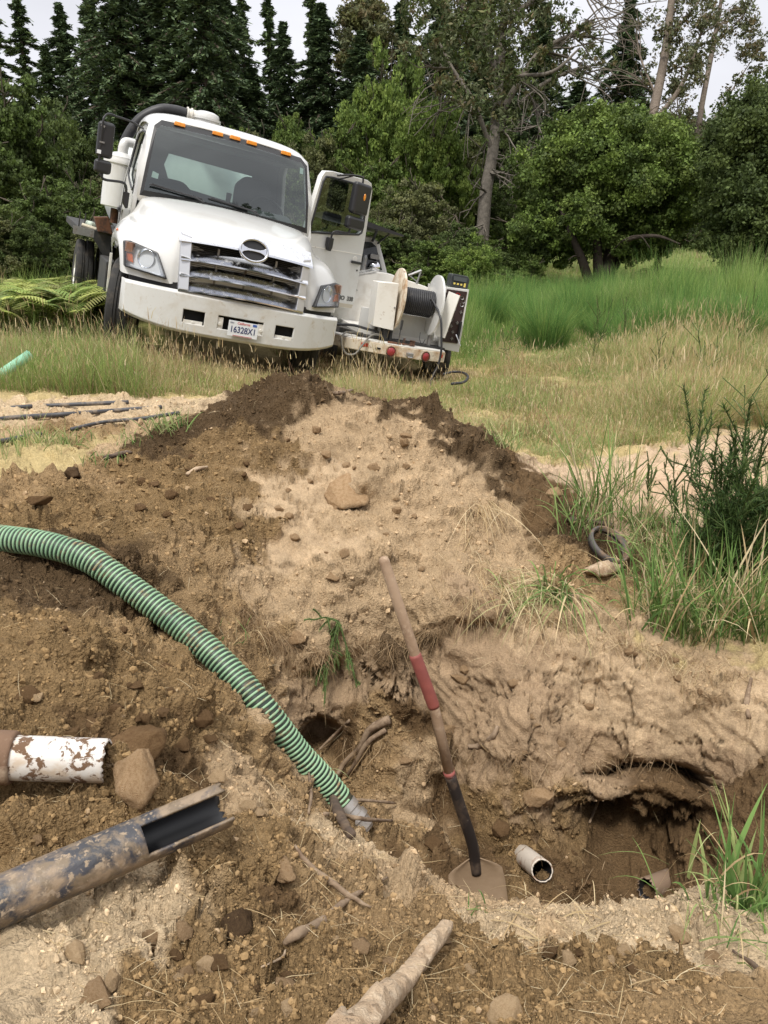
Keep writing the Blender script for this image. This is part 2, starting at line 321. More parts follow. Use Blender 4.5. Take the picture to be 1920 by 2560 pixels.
# ---- kinds of soil: (u, v) of the photograph gives the place on the ground; each kind sets colour and roughness; moist W also paints shade into the pit
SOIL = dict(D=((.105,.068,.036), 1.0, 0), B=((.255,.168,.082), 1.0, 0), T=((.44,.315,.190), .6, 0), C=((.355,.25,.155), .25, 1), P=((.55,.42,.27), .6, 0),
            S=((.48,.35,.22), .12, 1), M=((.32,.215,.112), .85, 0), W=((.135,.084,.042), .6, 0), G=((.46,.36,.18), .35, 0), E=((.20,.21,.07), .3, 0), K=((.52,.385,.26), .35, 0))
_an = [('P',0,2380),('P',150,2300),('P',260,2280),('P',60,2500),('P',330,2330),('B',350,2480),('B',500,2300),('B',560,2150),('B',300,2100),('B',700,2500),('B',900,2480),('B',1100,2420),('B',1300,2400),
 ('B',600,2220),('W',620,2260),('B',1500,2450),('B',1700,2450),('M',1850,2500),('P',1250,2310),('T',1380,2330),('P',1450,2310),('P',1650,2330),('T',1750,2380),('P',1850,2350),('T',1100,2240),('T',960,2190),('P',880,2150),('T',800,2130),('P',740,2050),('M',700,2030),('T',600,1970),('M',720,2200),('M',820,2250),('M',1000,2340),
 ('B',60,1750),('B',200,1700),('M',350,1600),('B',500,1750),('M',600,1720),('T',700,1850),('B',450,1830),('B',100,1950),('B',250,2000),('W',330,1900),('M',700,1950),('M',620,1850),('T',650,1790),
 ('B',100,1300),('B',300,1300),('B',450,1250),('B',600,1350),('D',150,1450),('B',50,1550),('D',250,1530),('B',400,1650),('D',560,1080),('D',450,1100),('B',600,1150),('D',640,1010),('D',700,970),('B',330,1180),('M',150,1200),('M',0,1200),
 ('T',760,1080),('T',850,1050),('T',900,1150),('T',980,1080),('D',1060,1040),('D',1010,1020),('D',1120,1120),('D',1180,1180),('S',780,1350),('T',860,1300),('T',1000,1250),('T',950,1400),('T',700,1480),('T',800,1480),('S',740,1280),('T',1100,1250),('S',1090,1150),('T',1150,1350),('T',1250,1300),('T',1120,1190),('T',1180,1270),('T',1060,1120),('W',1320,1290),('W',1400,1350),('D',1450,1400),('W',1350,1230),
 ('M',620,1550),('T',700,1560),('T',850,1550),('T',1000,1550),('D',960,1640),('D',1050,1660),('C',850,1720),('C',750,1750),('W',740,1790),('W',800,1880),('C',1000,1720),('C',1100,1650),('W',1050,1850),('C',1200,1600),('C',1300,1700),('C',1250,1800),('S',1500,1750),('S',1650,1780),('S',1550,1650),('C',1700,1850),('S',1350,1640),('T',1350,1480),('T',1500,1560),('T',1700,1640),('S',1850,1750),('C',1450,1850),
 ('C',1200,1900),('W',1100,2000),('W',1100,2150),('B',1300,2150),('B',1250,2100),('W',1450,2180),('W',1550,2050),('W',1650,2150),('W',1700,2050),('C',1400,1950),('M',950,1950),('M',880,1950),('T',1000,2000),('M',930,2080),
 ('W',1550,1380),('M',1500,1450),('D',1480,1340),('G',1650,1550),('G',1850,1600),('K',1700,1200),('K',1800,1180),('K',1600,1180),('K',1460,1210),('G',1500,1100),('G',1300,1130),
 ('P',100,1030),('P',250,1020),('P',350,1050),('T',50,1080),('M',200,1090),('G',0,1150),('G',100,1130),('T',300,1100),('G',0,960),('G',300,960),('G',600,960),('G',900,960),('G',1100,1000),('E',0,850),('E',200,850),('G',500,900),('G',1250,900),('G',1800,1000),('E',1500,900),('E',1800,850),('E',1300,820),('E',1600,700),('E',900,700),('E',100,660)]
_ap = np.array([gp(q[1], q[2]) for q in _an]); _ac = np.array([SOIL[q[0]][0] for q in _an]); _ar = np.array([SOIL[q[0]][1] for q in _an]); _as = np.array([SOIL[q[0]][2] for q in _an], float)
def soil_at(q):
    """q (n,3) base points -> colour, roughness, smoothness by warped inverse distance"""
    w3 = np.stack([fbm(q, 2.2, 4, 31), fbm(q, 2.2, 4, 37), fbm(q, 2.2, 3, 41)], -1) * .26 + np.stack([fbm(q, 11, 3, 51), fbm(q, 11, 3, 57), fbm(q, 11, 2, 61)], -1) * .13
    dist = np.linalg.norm(q - np.array([0, 0, CAMZ]), axis=1)
    sc = np.clip(dist / 3, .6, 6)[:, None]; qq = q + w3 * sc
    C = np.zeros((len(q), 3), np.float32); Rr = np.zeros(len(q), np.float32); S = np.zeros(len(q), np.float32)
    for s in range(0, len(q), 20000):
        d2 = ((qq[s:s + 20000, None] - _ap[None]) ** 2).sum(-1); w = 1 / (d2 + 1e-4) ** 5; w /= w.sum(1, keepdims=True)
        C[s:s + 20000] = w @ _ac; Rr[s:s + 20000] = w @ _ar; S[s:s + 20000] = w @ _as
    return C, Rr, S
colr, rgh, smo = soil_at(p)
near = np.clip((11 - rho) / 5, 0, 1)          # loose earth only near the dig; the meadow is turf
big = fbm(p, 3.2, 3, 3)
K_ = np.where((near > 0) & (np.abs(np.repeat(_az, NR)) < .6))[0]; pk = p[K_]
def kf(a): o = np.zeros(len(p), np.float32); o[K_] = a; return o
_med = fbm(pk, 11, 4, 9, .55); _fine = fbm(pk, 60, 3, 15, .6); med, fine = kf(_med), kf(_fine)
_wp = pk + .02 * np.stack([_med, _fine, big[K_]], -1)
_a, _ai = worley(_wp, 9, 5); _b, _bi = worley(_wp, 24, 25); _c, _ci = worley(pk, 70, 45)
id2 = kf(_bi); rg2 = np.clip(rgh, .12, 1)
lump = kf(np.clip(.75 - _a, 0, 1) ** .7 * (_ai > .35) * (.25 + _ai)) * .10 + kf(np.clip(.72 - _b, 0, 1) ** .7 * (_bi > .25) * (.3 + .9 * _bi)) * .050 + kf(np.clip(.7 - _c, 0, 1) ** .8) * .013
patch = np.clip(.5 + 1.6 * kf(fbm(pk, 4.5, 3, 222)), .15, 1.25)
dsp = near * (big * .035 * (.5 + rg2) + med * .026 * rg2 + fine * .008 * rg2 + lump * rg2 * patch) + (1 - near) * big * .05
# scooped streaks that the bucket left in the smooth clay, cracks and stepped broken slabs
stq = pk[:, 0] * 1.0 + pk[:, 2] * 1.9 + big[K_] * .16 + _med * .02; z0_ = stq * 0
streak = vnoise(np.stack([stq * 7, pk[:, 1] * .8, z0_], -1), 77) + .6 * vnoise(np.stack([stq * 22, pk[:, 1] * 2, z0_], -1), 78) + .35 * vnoise(np.stack([stq * 60, pk[:, 1] * 4, z0_], -1), 79)
crk = np.abs(fbm(pk, 4, 5, 91, .6)); rid = 1 - np.abs(fbm(pk * np.array([1, 1, 1.6]), 7, 4, 131, .55)) * 2.2
dsp += near * smo * kf(streak * .011 - np.clip(.040 - crk, 0, 1) * .9)
q6 = fbm(pk * np.array([1, 1, 2.2]), 5.5, 4, 101, .55); stp = np.round(q6 * 6) / 6 + .35 * (q6 - np.round(q6 * 6) / 6)
_wq = pk * np.array([1, 1, 1.5]) + .05 * np.stack([fbm(pk, 9, 3, 161), fbm(pk, 9, 3, 163), _med], -1); _p1, _q1 = worley(_wq, 6.5, 65); _p2, _q2 = worley(_wq, 17, 75)
_tilt = (_q1 - .5) * .055 + (_q2 - .5) * .024 * (_q1 > .35) - .016 * np.clip(_p1 - .62, 0, 1)
dsp += near * kf(.042 * stp + _tilt) * (1 - .45 * rg2) * (1 - .5 * np.clip(smo, 0, 1)) + near * kf(-.010 * np.abs(fbm(pk, 16, 5, 141, .62)) + .005 * fbm(pk, 90, 3, 151, .6)) * (1 - rg2 * .3)
p2 = p + N * dsp[:, None]
def push(cu, cv, cd_, rad, amt, sq=(1, 1, 1)):
    """hollows dug sideways into the bank (and lumps, when amt is negative)"""
    global p2
    c = P(cu, cv, cd_); d = np.linalg.norm((p2 - c) * np.array(sq), axis=1) / rad
    g = np.clip(1 - d, 0, 1); g = g * g * (3 - 2 * g) * (1 + .35 * med)
    p2 = p2 + g[:, None] * amt * np.array([(cu - 960) / 2400, 1, -.18])
push(1650, 2070, 3.45, .40, .65, (.9, 1, 1.5)); push(1480, 2050, 3.45, .28, .42, (1, 1, 1.5)); push(1740, 2110, 3.3, .25, .35)
push(960, 1690, 3.70, .26, .24, (.7, 1, 2.4)); push(1060, 1690, 3.68, .22, .22, (.8, 1, 2.4)); push(820, 1700, 3.72, .2, .16, (1, 1, 2))
push(790, 1870, 3.66, .2, .3, (1, 1, 1.3)); push(1210, 1580, 3.82, .2, .14, (.8, 1, 2.2)); push(1100, 2000, 3.3, .16, .14)
push(900, 1200, 4.45, .22, -.14); push(700, 1400, 3.9, .2, -.06)
_q = (p2 - np.array([0, 0, 0])); 
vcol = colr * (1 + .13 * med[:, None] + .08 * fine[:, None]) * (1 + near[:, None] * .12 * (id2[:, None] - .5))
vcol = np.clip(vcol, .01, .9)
ii = np.arange((NA - 1) * NR).reshape(NA - 1, NR)[:, :-1].ravel()
FG = np.stack([ii, ii + 1, ii + NR + 1, ii + NR], -1)
def soil_material():
    m = bpy.data.materials.new('soil'); m.use_nodes = True; n = m.node_tree; b = n.nodes['Principled BSDF']; L = n.links.new
    at_ = n.nodes.new('ShaderNodeAttribute'); at_.attribute_name = 'col'; ar = n.nodes.new('ShaderNodeAttribute'); ar.attribute_name = 'rough'
    t = n.nodes.new('ShaderNodeTexCoord').outputs['Object']
    def noise(sc, det, ro=.65):
        x = n.nodes.new('ShaderNodeTexNoise'); x.inputs['Scale'].default_value = sc; x.inputs['Detail'].default_value = det; x.inputs['Roughness'].default_value = ro; L(t, x.inputs['Vector']); return x.outputs['Fac']
    def mul(a, k=None, b_=None):
        x = n.nodes.new('ShaderNodeMath'); x.operation = 'MULTIPLY'; L(a, x.inputs[0])
        if b_ is not None: L(b_, x.inputs[1])
        else: x.inputs[1].default_value = k
        return x.outputs[0]
    def add(a, c): x = n.nodes.new('ShaderNodeMath'); x.operation = 'ADD'; L(a, x.inputs[0]); L(c, x.inputs[1]); return x.outputs[0]
    def vor(sc):
        x = n.nodes.new('ShaderNodeTexVoronoi'); x.inputs['Scale'].default_value = sc; L(t, x.inputs['Vector']); return x
    v1, v2 = vor(85), vor(230)
    wb = n.nodes.new('ShaderNodeMapRange'); wb.inputs['From Min'].default_value = 0; wb.inputs['From Max'].default_value = .75; wb.inputs['To Min'].default_value = 1; wb.inputs['To Max'].default_value = 0; L(v1.outputs['Distance'], wb.inputs['Value'])
    wc = n.nodes.new('ShaderNodeMapRange'); wc.inputs['From Min'].default_value = 0; wc.inputs['From Max'].default_value = .75; wc.inputs['To Min'].default_value = 1; wc.inputs['To Max'].default_value = 0; L(v2.outputs['Distance'], wc.inputs['Value'])
    hgt = add(mul(add(mul(wb.outputs[0], .010), mul(wc.outputs[0], .0045)), b_=ar.outputs['Fac']), add(mul(noise(45, 9, .7), .014), mul(noise(300, 5, .7), .004)))
    bp = n.nodes.new('ShaderNodeBump'); bp.inputs['Strength'].default_value = 1.0; bp.inputs['Distance'].default_value = 1.0; L(hgt, bp.inputs['Height']); L(bp.outputs[0], b.inputs['Normal'])
    src = at_.outputs['Color']
    for f_, lo, hi in ((noise(12, 8), .80, 1.18), (noise(140, 6), .72, 1.25)):
        r = n.nodes.new('ShaderNodeMapRange'); r.inputs['From Min'].default_value = .3; r.inputs['From Max'].default_value = .7; r.inputs['To Min'].default_value = lo; r.inputs['To Max'].default_value = hi; L(f_, r.inputs['Value'])
        q = n.nodes.new('ShaderNodeVectorMath'); q.operation = 'SCALE'; L(src, q.inputs[0]); L(r.outputs[0], q.inputs['Scale']); src = q.outputs[0]
    mxp = n.nodes.new('ShaderNodeMixRGB'); mxp.inputs[2].default_value = (.50,.37,.24,1); rr = n.nodes.new('ShaderNodeMapRange'); rr.inputs['From Min'].default_value = .62; rr.inputs['From Max'].default_value = .70; rr.inputs['To Max'].default_value = .5; L(noise(38, 6, .7), rr.inputs['Value'])
    L(mul(rr.outputs[0], b_=ar.outputs['Fac']), mxp.inputs[0]); L(src, mxp.inputs[1]); L(mxp.outputs[0], b.inputs['Base Color'])
    b.inputs['Roughness'].default_value = .95; b.inputs['Specular IOR Level'].default_value = .1; return m
M_soil = soil_material()
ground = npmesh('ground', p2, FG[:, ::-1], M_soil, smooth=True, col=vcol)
tag(ground, kind='structure')
_at = ground.data.attributes.new('rough', 'FLOAT', 'POINT'); _at.data.foreach_set('value', (np.clip(rgh, .08, 1) * near).astype(np.float32))
bpy.context.view_layer.update()
def S(u, v, lift=0.0, back=0.0):
    """point of the finished ground seen at (u, v); lifted along its normal, or moved back along the ray"""
    r = Vector(ray(u, v)); o0 = Vector((0, 0, CAMZ)); ok, loc, nn, _ = ground.ray_cast(o0, r.normalized(), distance=300)
    if not ok: return Vector(gp(u, v))
    if nn.dot(r) > 0: nn = -nn
    nn = (nn + Vector((0, 0, 1))).normalized(); return loc + nn * lift + r.normalized() * back
def sdepth(u, v): return (S(u, v) - Vector((0, 0, CAMZ))).length / Vector(ray(u, v)).length
P2 = p2.reshape(NA, NR, 3); NZ = N
def surf_samples(n, umin, umax, rmin, rmax, rng=RNG):
    """random vertices of the displaced ground, even in the fan's own spacing"""
    a0, a1 = np.searchsorted(_az, [umin, umax]); i = rng.integers(a0, max(a1, a0 + 1), n); j = rng.integers(0, NR, n)
    k = i * NR + j; ok = (rho[k] > rmin) & (rho[k] < rmax); return k[ok]
def gz_at(x, y):
    """height of the displaced surface (nearest vertex of the fan)"""
    a = math.atan2(x, y); r = math.hypot(x, y); i = int(np.clip(np.searchsorted(_az, a), 0, NA - 1)); j = int(np.clip(np.searchsorted(R_[i], r), 0, NR - 1)); return float(P2[i, j, 2])
# ================================================================ MATERIALS FOR THE VEHICLES
M_white = mat('white_paint', (.62, .62, .605), .25, coat=.6, mix=[(2.2, (.53, .51, .47), .5, .8), (30, (.5, .46, .39), .66, .9)], bump=(3, .03, .01))
M_bumper = mat('road_worn_white_paint', (.60, .60, .58), .32, coat=.3, mix=[(2.5, (.48, .44, .37), .47, .72), (12, (.42, .35, .26), .58, .75), (70, (.30, .24, .18), .64, .72)], bump=(5, .05, .01))
M_dirtywhite = mat('worn_white_paint', (.74, .72, .67), .42, mix=[(3, (.5, .43, .33), .5, .85), (14, (.28, .16, .08), .64, .75)])
M_rustywhite = mat('rusty_cream_paint', (.62, .55, .44), .5, mix=[(5, (.38, .24, .13), .45, .62), (16, (.17, .085, .04), .56, .68)])
M_black = mat('black_plastic', (.018, .018, .02), .45)
M_rubber = mat('rubber', (.022, .021, .02), .8, mix=(9, (.10, .08, .06), .5, .8), bump=(40, .3, .01))
M_dark = mat('dark_metal', (.02, .02, .02), .6, mix=(6, (.06, .05, .04), .5, .7))
M_void = mat('dark_inside', (.006, .006, .006), .9)
M_chrome = mat('chrome', (.68, .69, .72), .12, metal=1, mix=[(16, (.32, .31, .30), .55, .8, .35)])
M_satin = mat('satin_chrome', (.62,.63,.66), .38, metal=.85)
M_steel = mat('grey_steel', (.30, .30, .30), .4, metal=.7, mix=(8, (.12, .08, .05), .5, .7, .8))
M_rust = mat('rust', (.14, .06, .03), .85, mix=(8, (.03, .02, .016), .45, .6), bump=(30, .4, .01))
M_glass = glassmat('windscreen_glass', (.55, .62, .60), .07)
M_sideglass = glassmat('side_glass', (.28, .32, .31), .03)
M_rearglass = glassmat('rear_glass', (.80, .95, .90), .0)
M_lens = glassmat('lamp_lens', (.85, .87, .9), .03, .08)
M_refl = mat('lamp_reflector', (.62, .63, .66), .16, metal=.85, bump=(12, .5, .02))
M_amber = mat('amber_lens', (.80, .25, .02), .25, coat=1, mix=(60, (.85, .38, .06), .45, .6))
M_orange = mat('orange_lens', (.60, .13, .03), .25, coat=1)
M_red = mat('red_lens', (.30, .03, .035), .4, coat=.3, bump=(90, .3, .003))
M_seat = mat('seat_fabric', (.05, .05, .055), .9)
M_cabin = mat('cab_trim', (.11, .115, .12), .8)
M_sticker = mat('pale_sticker', (.62, .75, .70), .6)
M_platew = mat('plate_white', (.72, .74, .76), .35); M_navy = mat('navy_paint', (.02, .03, .12), .4); M_redp = mat('red_paint', (.6, .04, .05), .4)
M_tank = mat('tank_white', (.78, .82, .79), .35, mix=(1.5, (.6, .64, .62), .45, .7))
M_hosek = mat('black_hose', (.02, .02, .023), .5, mix=(12, (.07, .065, .06), .55, .75))
M_letter = mat('grey_badge', (.12, .12, .12), .35, metal=.5)
# ================================================================ THE TIPPED WHITE TRUCK (local x lateral, y to the rear, z up)
T = empty('tank_truck'); T.matrix_world = TRUCK_M
tag(T, 'white tank truck with chrome grille, leaning on the slope with its door open', 'truck')
def grid(name, rows, m, parent, sub=2, solid=0, mirror=True, crease=None):
    """rows of points from the centre line outwards, mirrored in x"""
    n = len(rows[0]); V = []; 
    for r in rows:
        rr = ([(-x, y, z) for x, y, z in r[::-1]] + list(r[1:])) if mirror else list(r)
        V += rr
    w = 2 * n - 1 if mirror else n
    Fc = [(i * w + j, i * w + j + 1, (i + 1) * w + j + 1, (i + 1) * w + j) for i in range(len(rows) - 1) for j in range(w - 1)]
    b = MB().add(V, Fc); o = b.build(name, m, parent, smooth=True)
    if solid: q = o.modifiers.new('s', 'SOLIDIFY'); q.thickness = solid; q.offset = 0
    if sub: q = o.modifiers.new('u', 'SUBSURF'); q.levels = q.render_levels = sub
    return o
# --- bonnet with fenders: one moulded piece
hood_rows = [
 [(0,.12,.93),(.35,.125,.93),(.66,.15,.93),(.70,.14,.89),(.74,.13,.885),(.94,.25,.885),(1.09,.38,.89),(1.15,.46,.885),(1.165,.58,.90),(1.16,.60,.89)],
 [(0,.13,1.05),(.35,.135,1.05),(.665,.16,1.05),(.70,.15,1.05),(.75,.155,1.05),(.95,.28,1.05),(1.11,.41,1.05),(1.165,.50,1.04),(1.185,.60,1.04),(1.17,.615,1.03)],
 [(0,.15,1.25),(.35,.16,1.25),(.67,.18,1.25),(.70,.18,1.22),(.76,.21,1.20),(.95,.36,1.20),(1.10,.48,1.20),(1.17,.56,1.16),(1.20,.64,1.13),(1.18,.655,1.11)],
 [(0,.19,1.46),(.35,.20,1.45),(.66,.225,1.42),(.70,.24,1.36),(.79,.32,1.32),(.95,.45,1.31),(1.08,.58,1.29),(1.17,.67,1.22),(1.205,.75,1.17),(1.185,.76,1.14)],
 [(0,.27,1.53),(.35,.28,1.525),(.67,.31,1.49),(.72,.36,1.42),(.82,.44,1.37),(.96,.55,1.36),(1.08,.68,1.34),(1.17,.78,1.26),(1.21,.85,1.19),(1.19,.86,1.15)],
 [(0,.55,1.61),(.36,.56,1.60),(.76,.58,1.565),(.82,.60,1.49),(.88,.66,1.42),(1.0,.76,1.40),(1.10,.86,1.37),(1.18,.95,1.29),(1.215,1.02,1.20),(1.19,1.03,1.16)],
 [(0,.95,1.69),(.38,.96,1.68),(.85,.98,1.64),(.90,1.0,1.56),(.95,1.02,1.47),(1.04,1.07,1.43),(1.12,1.12,1.39),(1.185,1.18,1.30),(1.215,1.24,1.20),(1.19,1.25,1.14)],
 [(0,1.30,1.735),(.38,1.31,1.725),(.91,1.33,1.69),(.96,1.34,1.61),(.99,1.36,1.51),(1.06,1.38,1.44),(1.13,1.42,1.38),(1.185,1.46,1.27),(1.21,1.5,1.15),(1.18,1.51,1.08)],
 [(0,1.37,1.72),(.38,1.38,1.71),(.92,1.40,1.67),(.965,1.41,1.59),(.99,1.44,1.50),(1.05,1.48,1.42),(1.11,1.54,1.34),(1.165,1.60,1.22),(1.18,1.64,1.06),(1.15,1.65,.95)]]
hood = grid('hood', hood_rows, M_white, T, 2)
# black gap between fender and bumper, wheel wells, chassis
MB().prism([(-1.08,.42,.91),(-.7,.14,.91),(0,.10,.91),(.7,.14,.91),(1.08,.42,.91),(1.05,.9,.91),(-1.05,.9,.91)],(0,0,-.12),(0,0,0)).build('valance', M_black, T)
MB().box((0,1.0,.75),(1.1,1.6,.35)).box((0,3.6,.78),(.9,5.0,.28)).box((0,1.1,1.15),(1.3,1.5,.5)).box((0,1.2,.55),(1.7,.16,.16)).build('chassis', M_dark, T)
for s in (-1, 1):
    w = MB(); ring = []
    for k in range(13):
        a = PI * (k / 12) ; ring.append((s*1.14, 1.12 - math.cos(a) * .58, .55 + math.sin(a) * .58))
    n = len(ring); V = ring + [(s * .60, y, z) for _, y, z in ring]
    w.add(V, [(i, i + 1, n + i + 1, n + i) for i in range(n - 1)] + [tuple(range(n, 2 * n))]); w.build('wheel_well', M_void, T)
# --- bumper: swept face with pockets
def bump_y(x): return -.02 + .30 * abs(x / 1.15) ** 2.6
def bumper():
    xs = [-1.155,-1.13,-1.05,-.95,-.8,-.68,-.58,-.37,-.30,-.235,.235,.30,.37,.58,.68,.8,.95,1.05,1.13,1.155]
    zs = [.44,.47,.555,.685,.83,.86]
    V = []
    for x in xs:
        e = abs(x) / 1.15; lo = .10 * e ** 4; 
        for k, z in enumerate(zs):
            zz = z + (lo if k < 2 else lo * .3 if k == 2 else 0) - .008 * abs(x); yy = bump_y(x) + (.035 if k in (0, 5) else 0) + .02 * (z - .44) + (.12 if abs(x) > 1.14 else 0)
            V.append((x, yy, zz))
    nz = len(zs); Fc = []
    for i in range(len(xs) - 1):
        for k in range(nz - 1):
            c = (xs[i] + xs[i + 1]) / 2
            if k == 2 and (.37 < abs(c) < .58 or abs(c) < .235 or False) : continue
            Fc.append((i * nz + k, (i + 1) * nz + k, (i + 1) * nz + k + 1, i * nz + k + 1))
    o = MB().add(V, Fc).build('bumper', M_bumper, T, smooth=True)
    m = o.modifiers.new('s', 'SOLIDIFY'); m.thickness = .03; m.offset = -1
    m = o.modifiers.new('b', 'BEVEL'); m.width = .009; m.segments = 3; m.limit_method = 'ANGLE'; m.angle_limit = math.radians(40); m.harden_normals = True
    return o
bmp = bumper()
MB().prism([(-1.1,.30,.46),(-.6,.08,.46),(.6,.08,.46),(1.1,.30,.46),(1.1,.6,.46),(-1.1,.6,.46)],(0,0,.02),(0,0,.36)).build('bumper_back', M_void, T)
for x in (-.475, .475):
    MB().box((x, .035, .565),(.19,.012,.035)).lathe([(.012,.018),(.012,.03)],(x,0,.567),'y',12).build('tow_bracket', M_dirtywhite, bmp)
for x in (-.215, .215):
    MB().box((x, .01, .60),(.07,.01,.13)).lathe([(.014,-.012),(.014,.01)],(x,0,.60),'y',12).build('plate_bracket', M_dirtywhite, bmp)
pl = MB().box((0.02,-.055,.585),(.31,.004,.155)).build('licence_plate', M_platew, T, bevel=.006)
PR = Matrix.Rotation(PI/2, 4, 'X')
text_mesh('plate_number', '16328X1', .088, M_navy, pl, Matrix.Translation((.02,-.0585,.575)) @ PR, .0008, .0012, .84)
text_mesh('plate_state', 'California', .034, M_redp, pl, Matrix.Translation((.02,-.0585,.643)) @ PR, .0008)
text_mesh('plate_month', 'DEC', .020, M_navy, pl, Matrix.Translation((-.10,-.0585,.641)) @ PR, .0008)
MB().box((.135,-.0583,.643),(.042,.002,.024)).build('plate_tag', mat('blue_tag', (.05,.12,.4), .5), pl)
MB().box((.02,-.0583,.517),(.20,.002,.008)).build('plate_footer', mat('faded_red', (.5,.2,.2), .5), pl)
# --- grille
def gy(x): return .02 + .10 * (x / .66) ** 2
def gbar(name, z0, z1, d0, hw, parent, tilt=.03):
    b = MB(); prof = []
    for k in range(9):
        t = k / 8; prof.append((d0 * (1 - t ** 1.15) * (1 if k else .8) , z0 + (z1 - z0) * t, tilt * t))
    N_ = 21; V = []
    for i in range(N_):
        x = -hw + 2 * hw * i / (N_ - 1); sag = .03 * (1 - (x / hw) ** 2)
        for d, z, tl in prof: V.append((x * (1 + .03 * (z - .9)), gy(x) - d + tl + .17 * max(0, z - .9) ** 1.3, z + sag))
        V.append((x, gy(x) + .08, z0 + sag)); V.append((x, gy(x) + .10 + .17 * max(0, z1 - .9) ** 1.3, z1 + sag))
    # faces
    n = 11; order = [9] + list(range(9)) + [10]
    Fc = []
    for i in range(N_ - 1):
        for k in range(len(order) - 1): Fc.append((i * n + order[k], (i + 1) * n + order[k], (i + 1) * n + order[k + 1], i * n + order[k + 1]))
    Fc += [tuple(order), tuple((N_ - 1) * n + k for k in order[::-1])]
    b.add(V, Fc); return b.build(name, M_chrome, parent, auto=28)
gr = MB(); 
gr.prism([(-.65,.20,0),(-.3,.155,0),(.3,.155,0),(.65,.20,0),(.65,.30,0),(-.65,.30,0)],(0,0,.86),(0,0,1.36))
gr = gr.build('grille', M_void, T)
gbar('grille_bar', 1.312, 1.466, .075, .685, gr, .10)
for z0, z1, d in ((1.14,1.25,.075),(.99,1.095,.075),(.845,.945,.07)): gbar('grille_bar', z0, z1, d, .655, gr, .07)
for s in (-1, 1):   # chrome side uprights of the surround
    V = [(s*.56,.02,.865),(s*.655,.06,.86),(s*.675,.175,1.40),(s*.575,.115,1.38)]
    V2 = [(x, y + .09, z) for x, y, z in V]
    MB().add(V + V2, [(0,1,2,3),(7,6,5,4),(0,4,5,1),(1,5,6,2),(2,6,7,3),(3,7,4,0)]).build('grille_side', M_satin, gr, bevel=.008, smooth=False)
rad = MB()
for k in range(26): rad.box((0, .150, .88 + k * .018), (1.1, .02, .005))
rad.build('radiator_slats', M_dark, gr)
for x in (-.30, .0, .30): MB().box((x,.13,1.1),(.02,.02,.42)).build('grille_post', M_steel, gr)
# emblem: ring with two horizontal bars that open like an H laid inside an oval
em = MB(); ec = (.015, -.012, 1.368)
def ell(a, b, n=48, y=0): return [(ec[0] + a * math.cos(2*PI*k/n), ec[1] + y, ec[2] + b * math.sin(2*PI*k/n)) for k in range(n)]
em.tube(ell(.142,.108), .014, 10, closed=True)
em = em.build('emblem', M_chrome, T, smooth=True)
MB().prism(ell(.138,.104,40,.012),(0,0,0),(0,.02,0)).build('emblem_backing', M_black, em)
ex = [-.128,-.10,-.06,0,.06,.10,.128]; eh = [.050,.026,.013,.010,.013,.026,.050]
MB().prism([(ec[0]+x, ec[1]-.010, ec[2]+h) for x, h in zip(ex, eh)] + [(ec[0]+x, ec[1]-.010, ec[2]-h) for x, h in list(zip(ex, eh))[::-1]], (0,0,0), (0,.016,0)).build('emblem_bar', M_chrome, em, bevel=.004)
em.matrix_local = Matrix.Translation(ec) @ Matrix.Rotation(math.radians(-16), 4, 'X') @ Matrix.Translation([-q for q in ec])
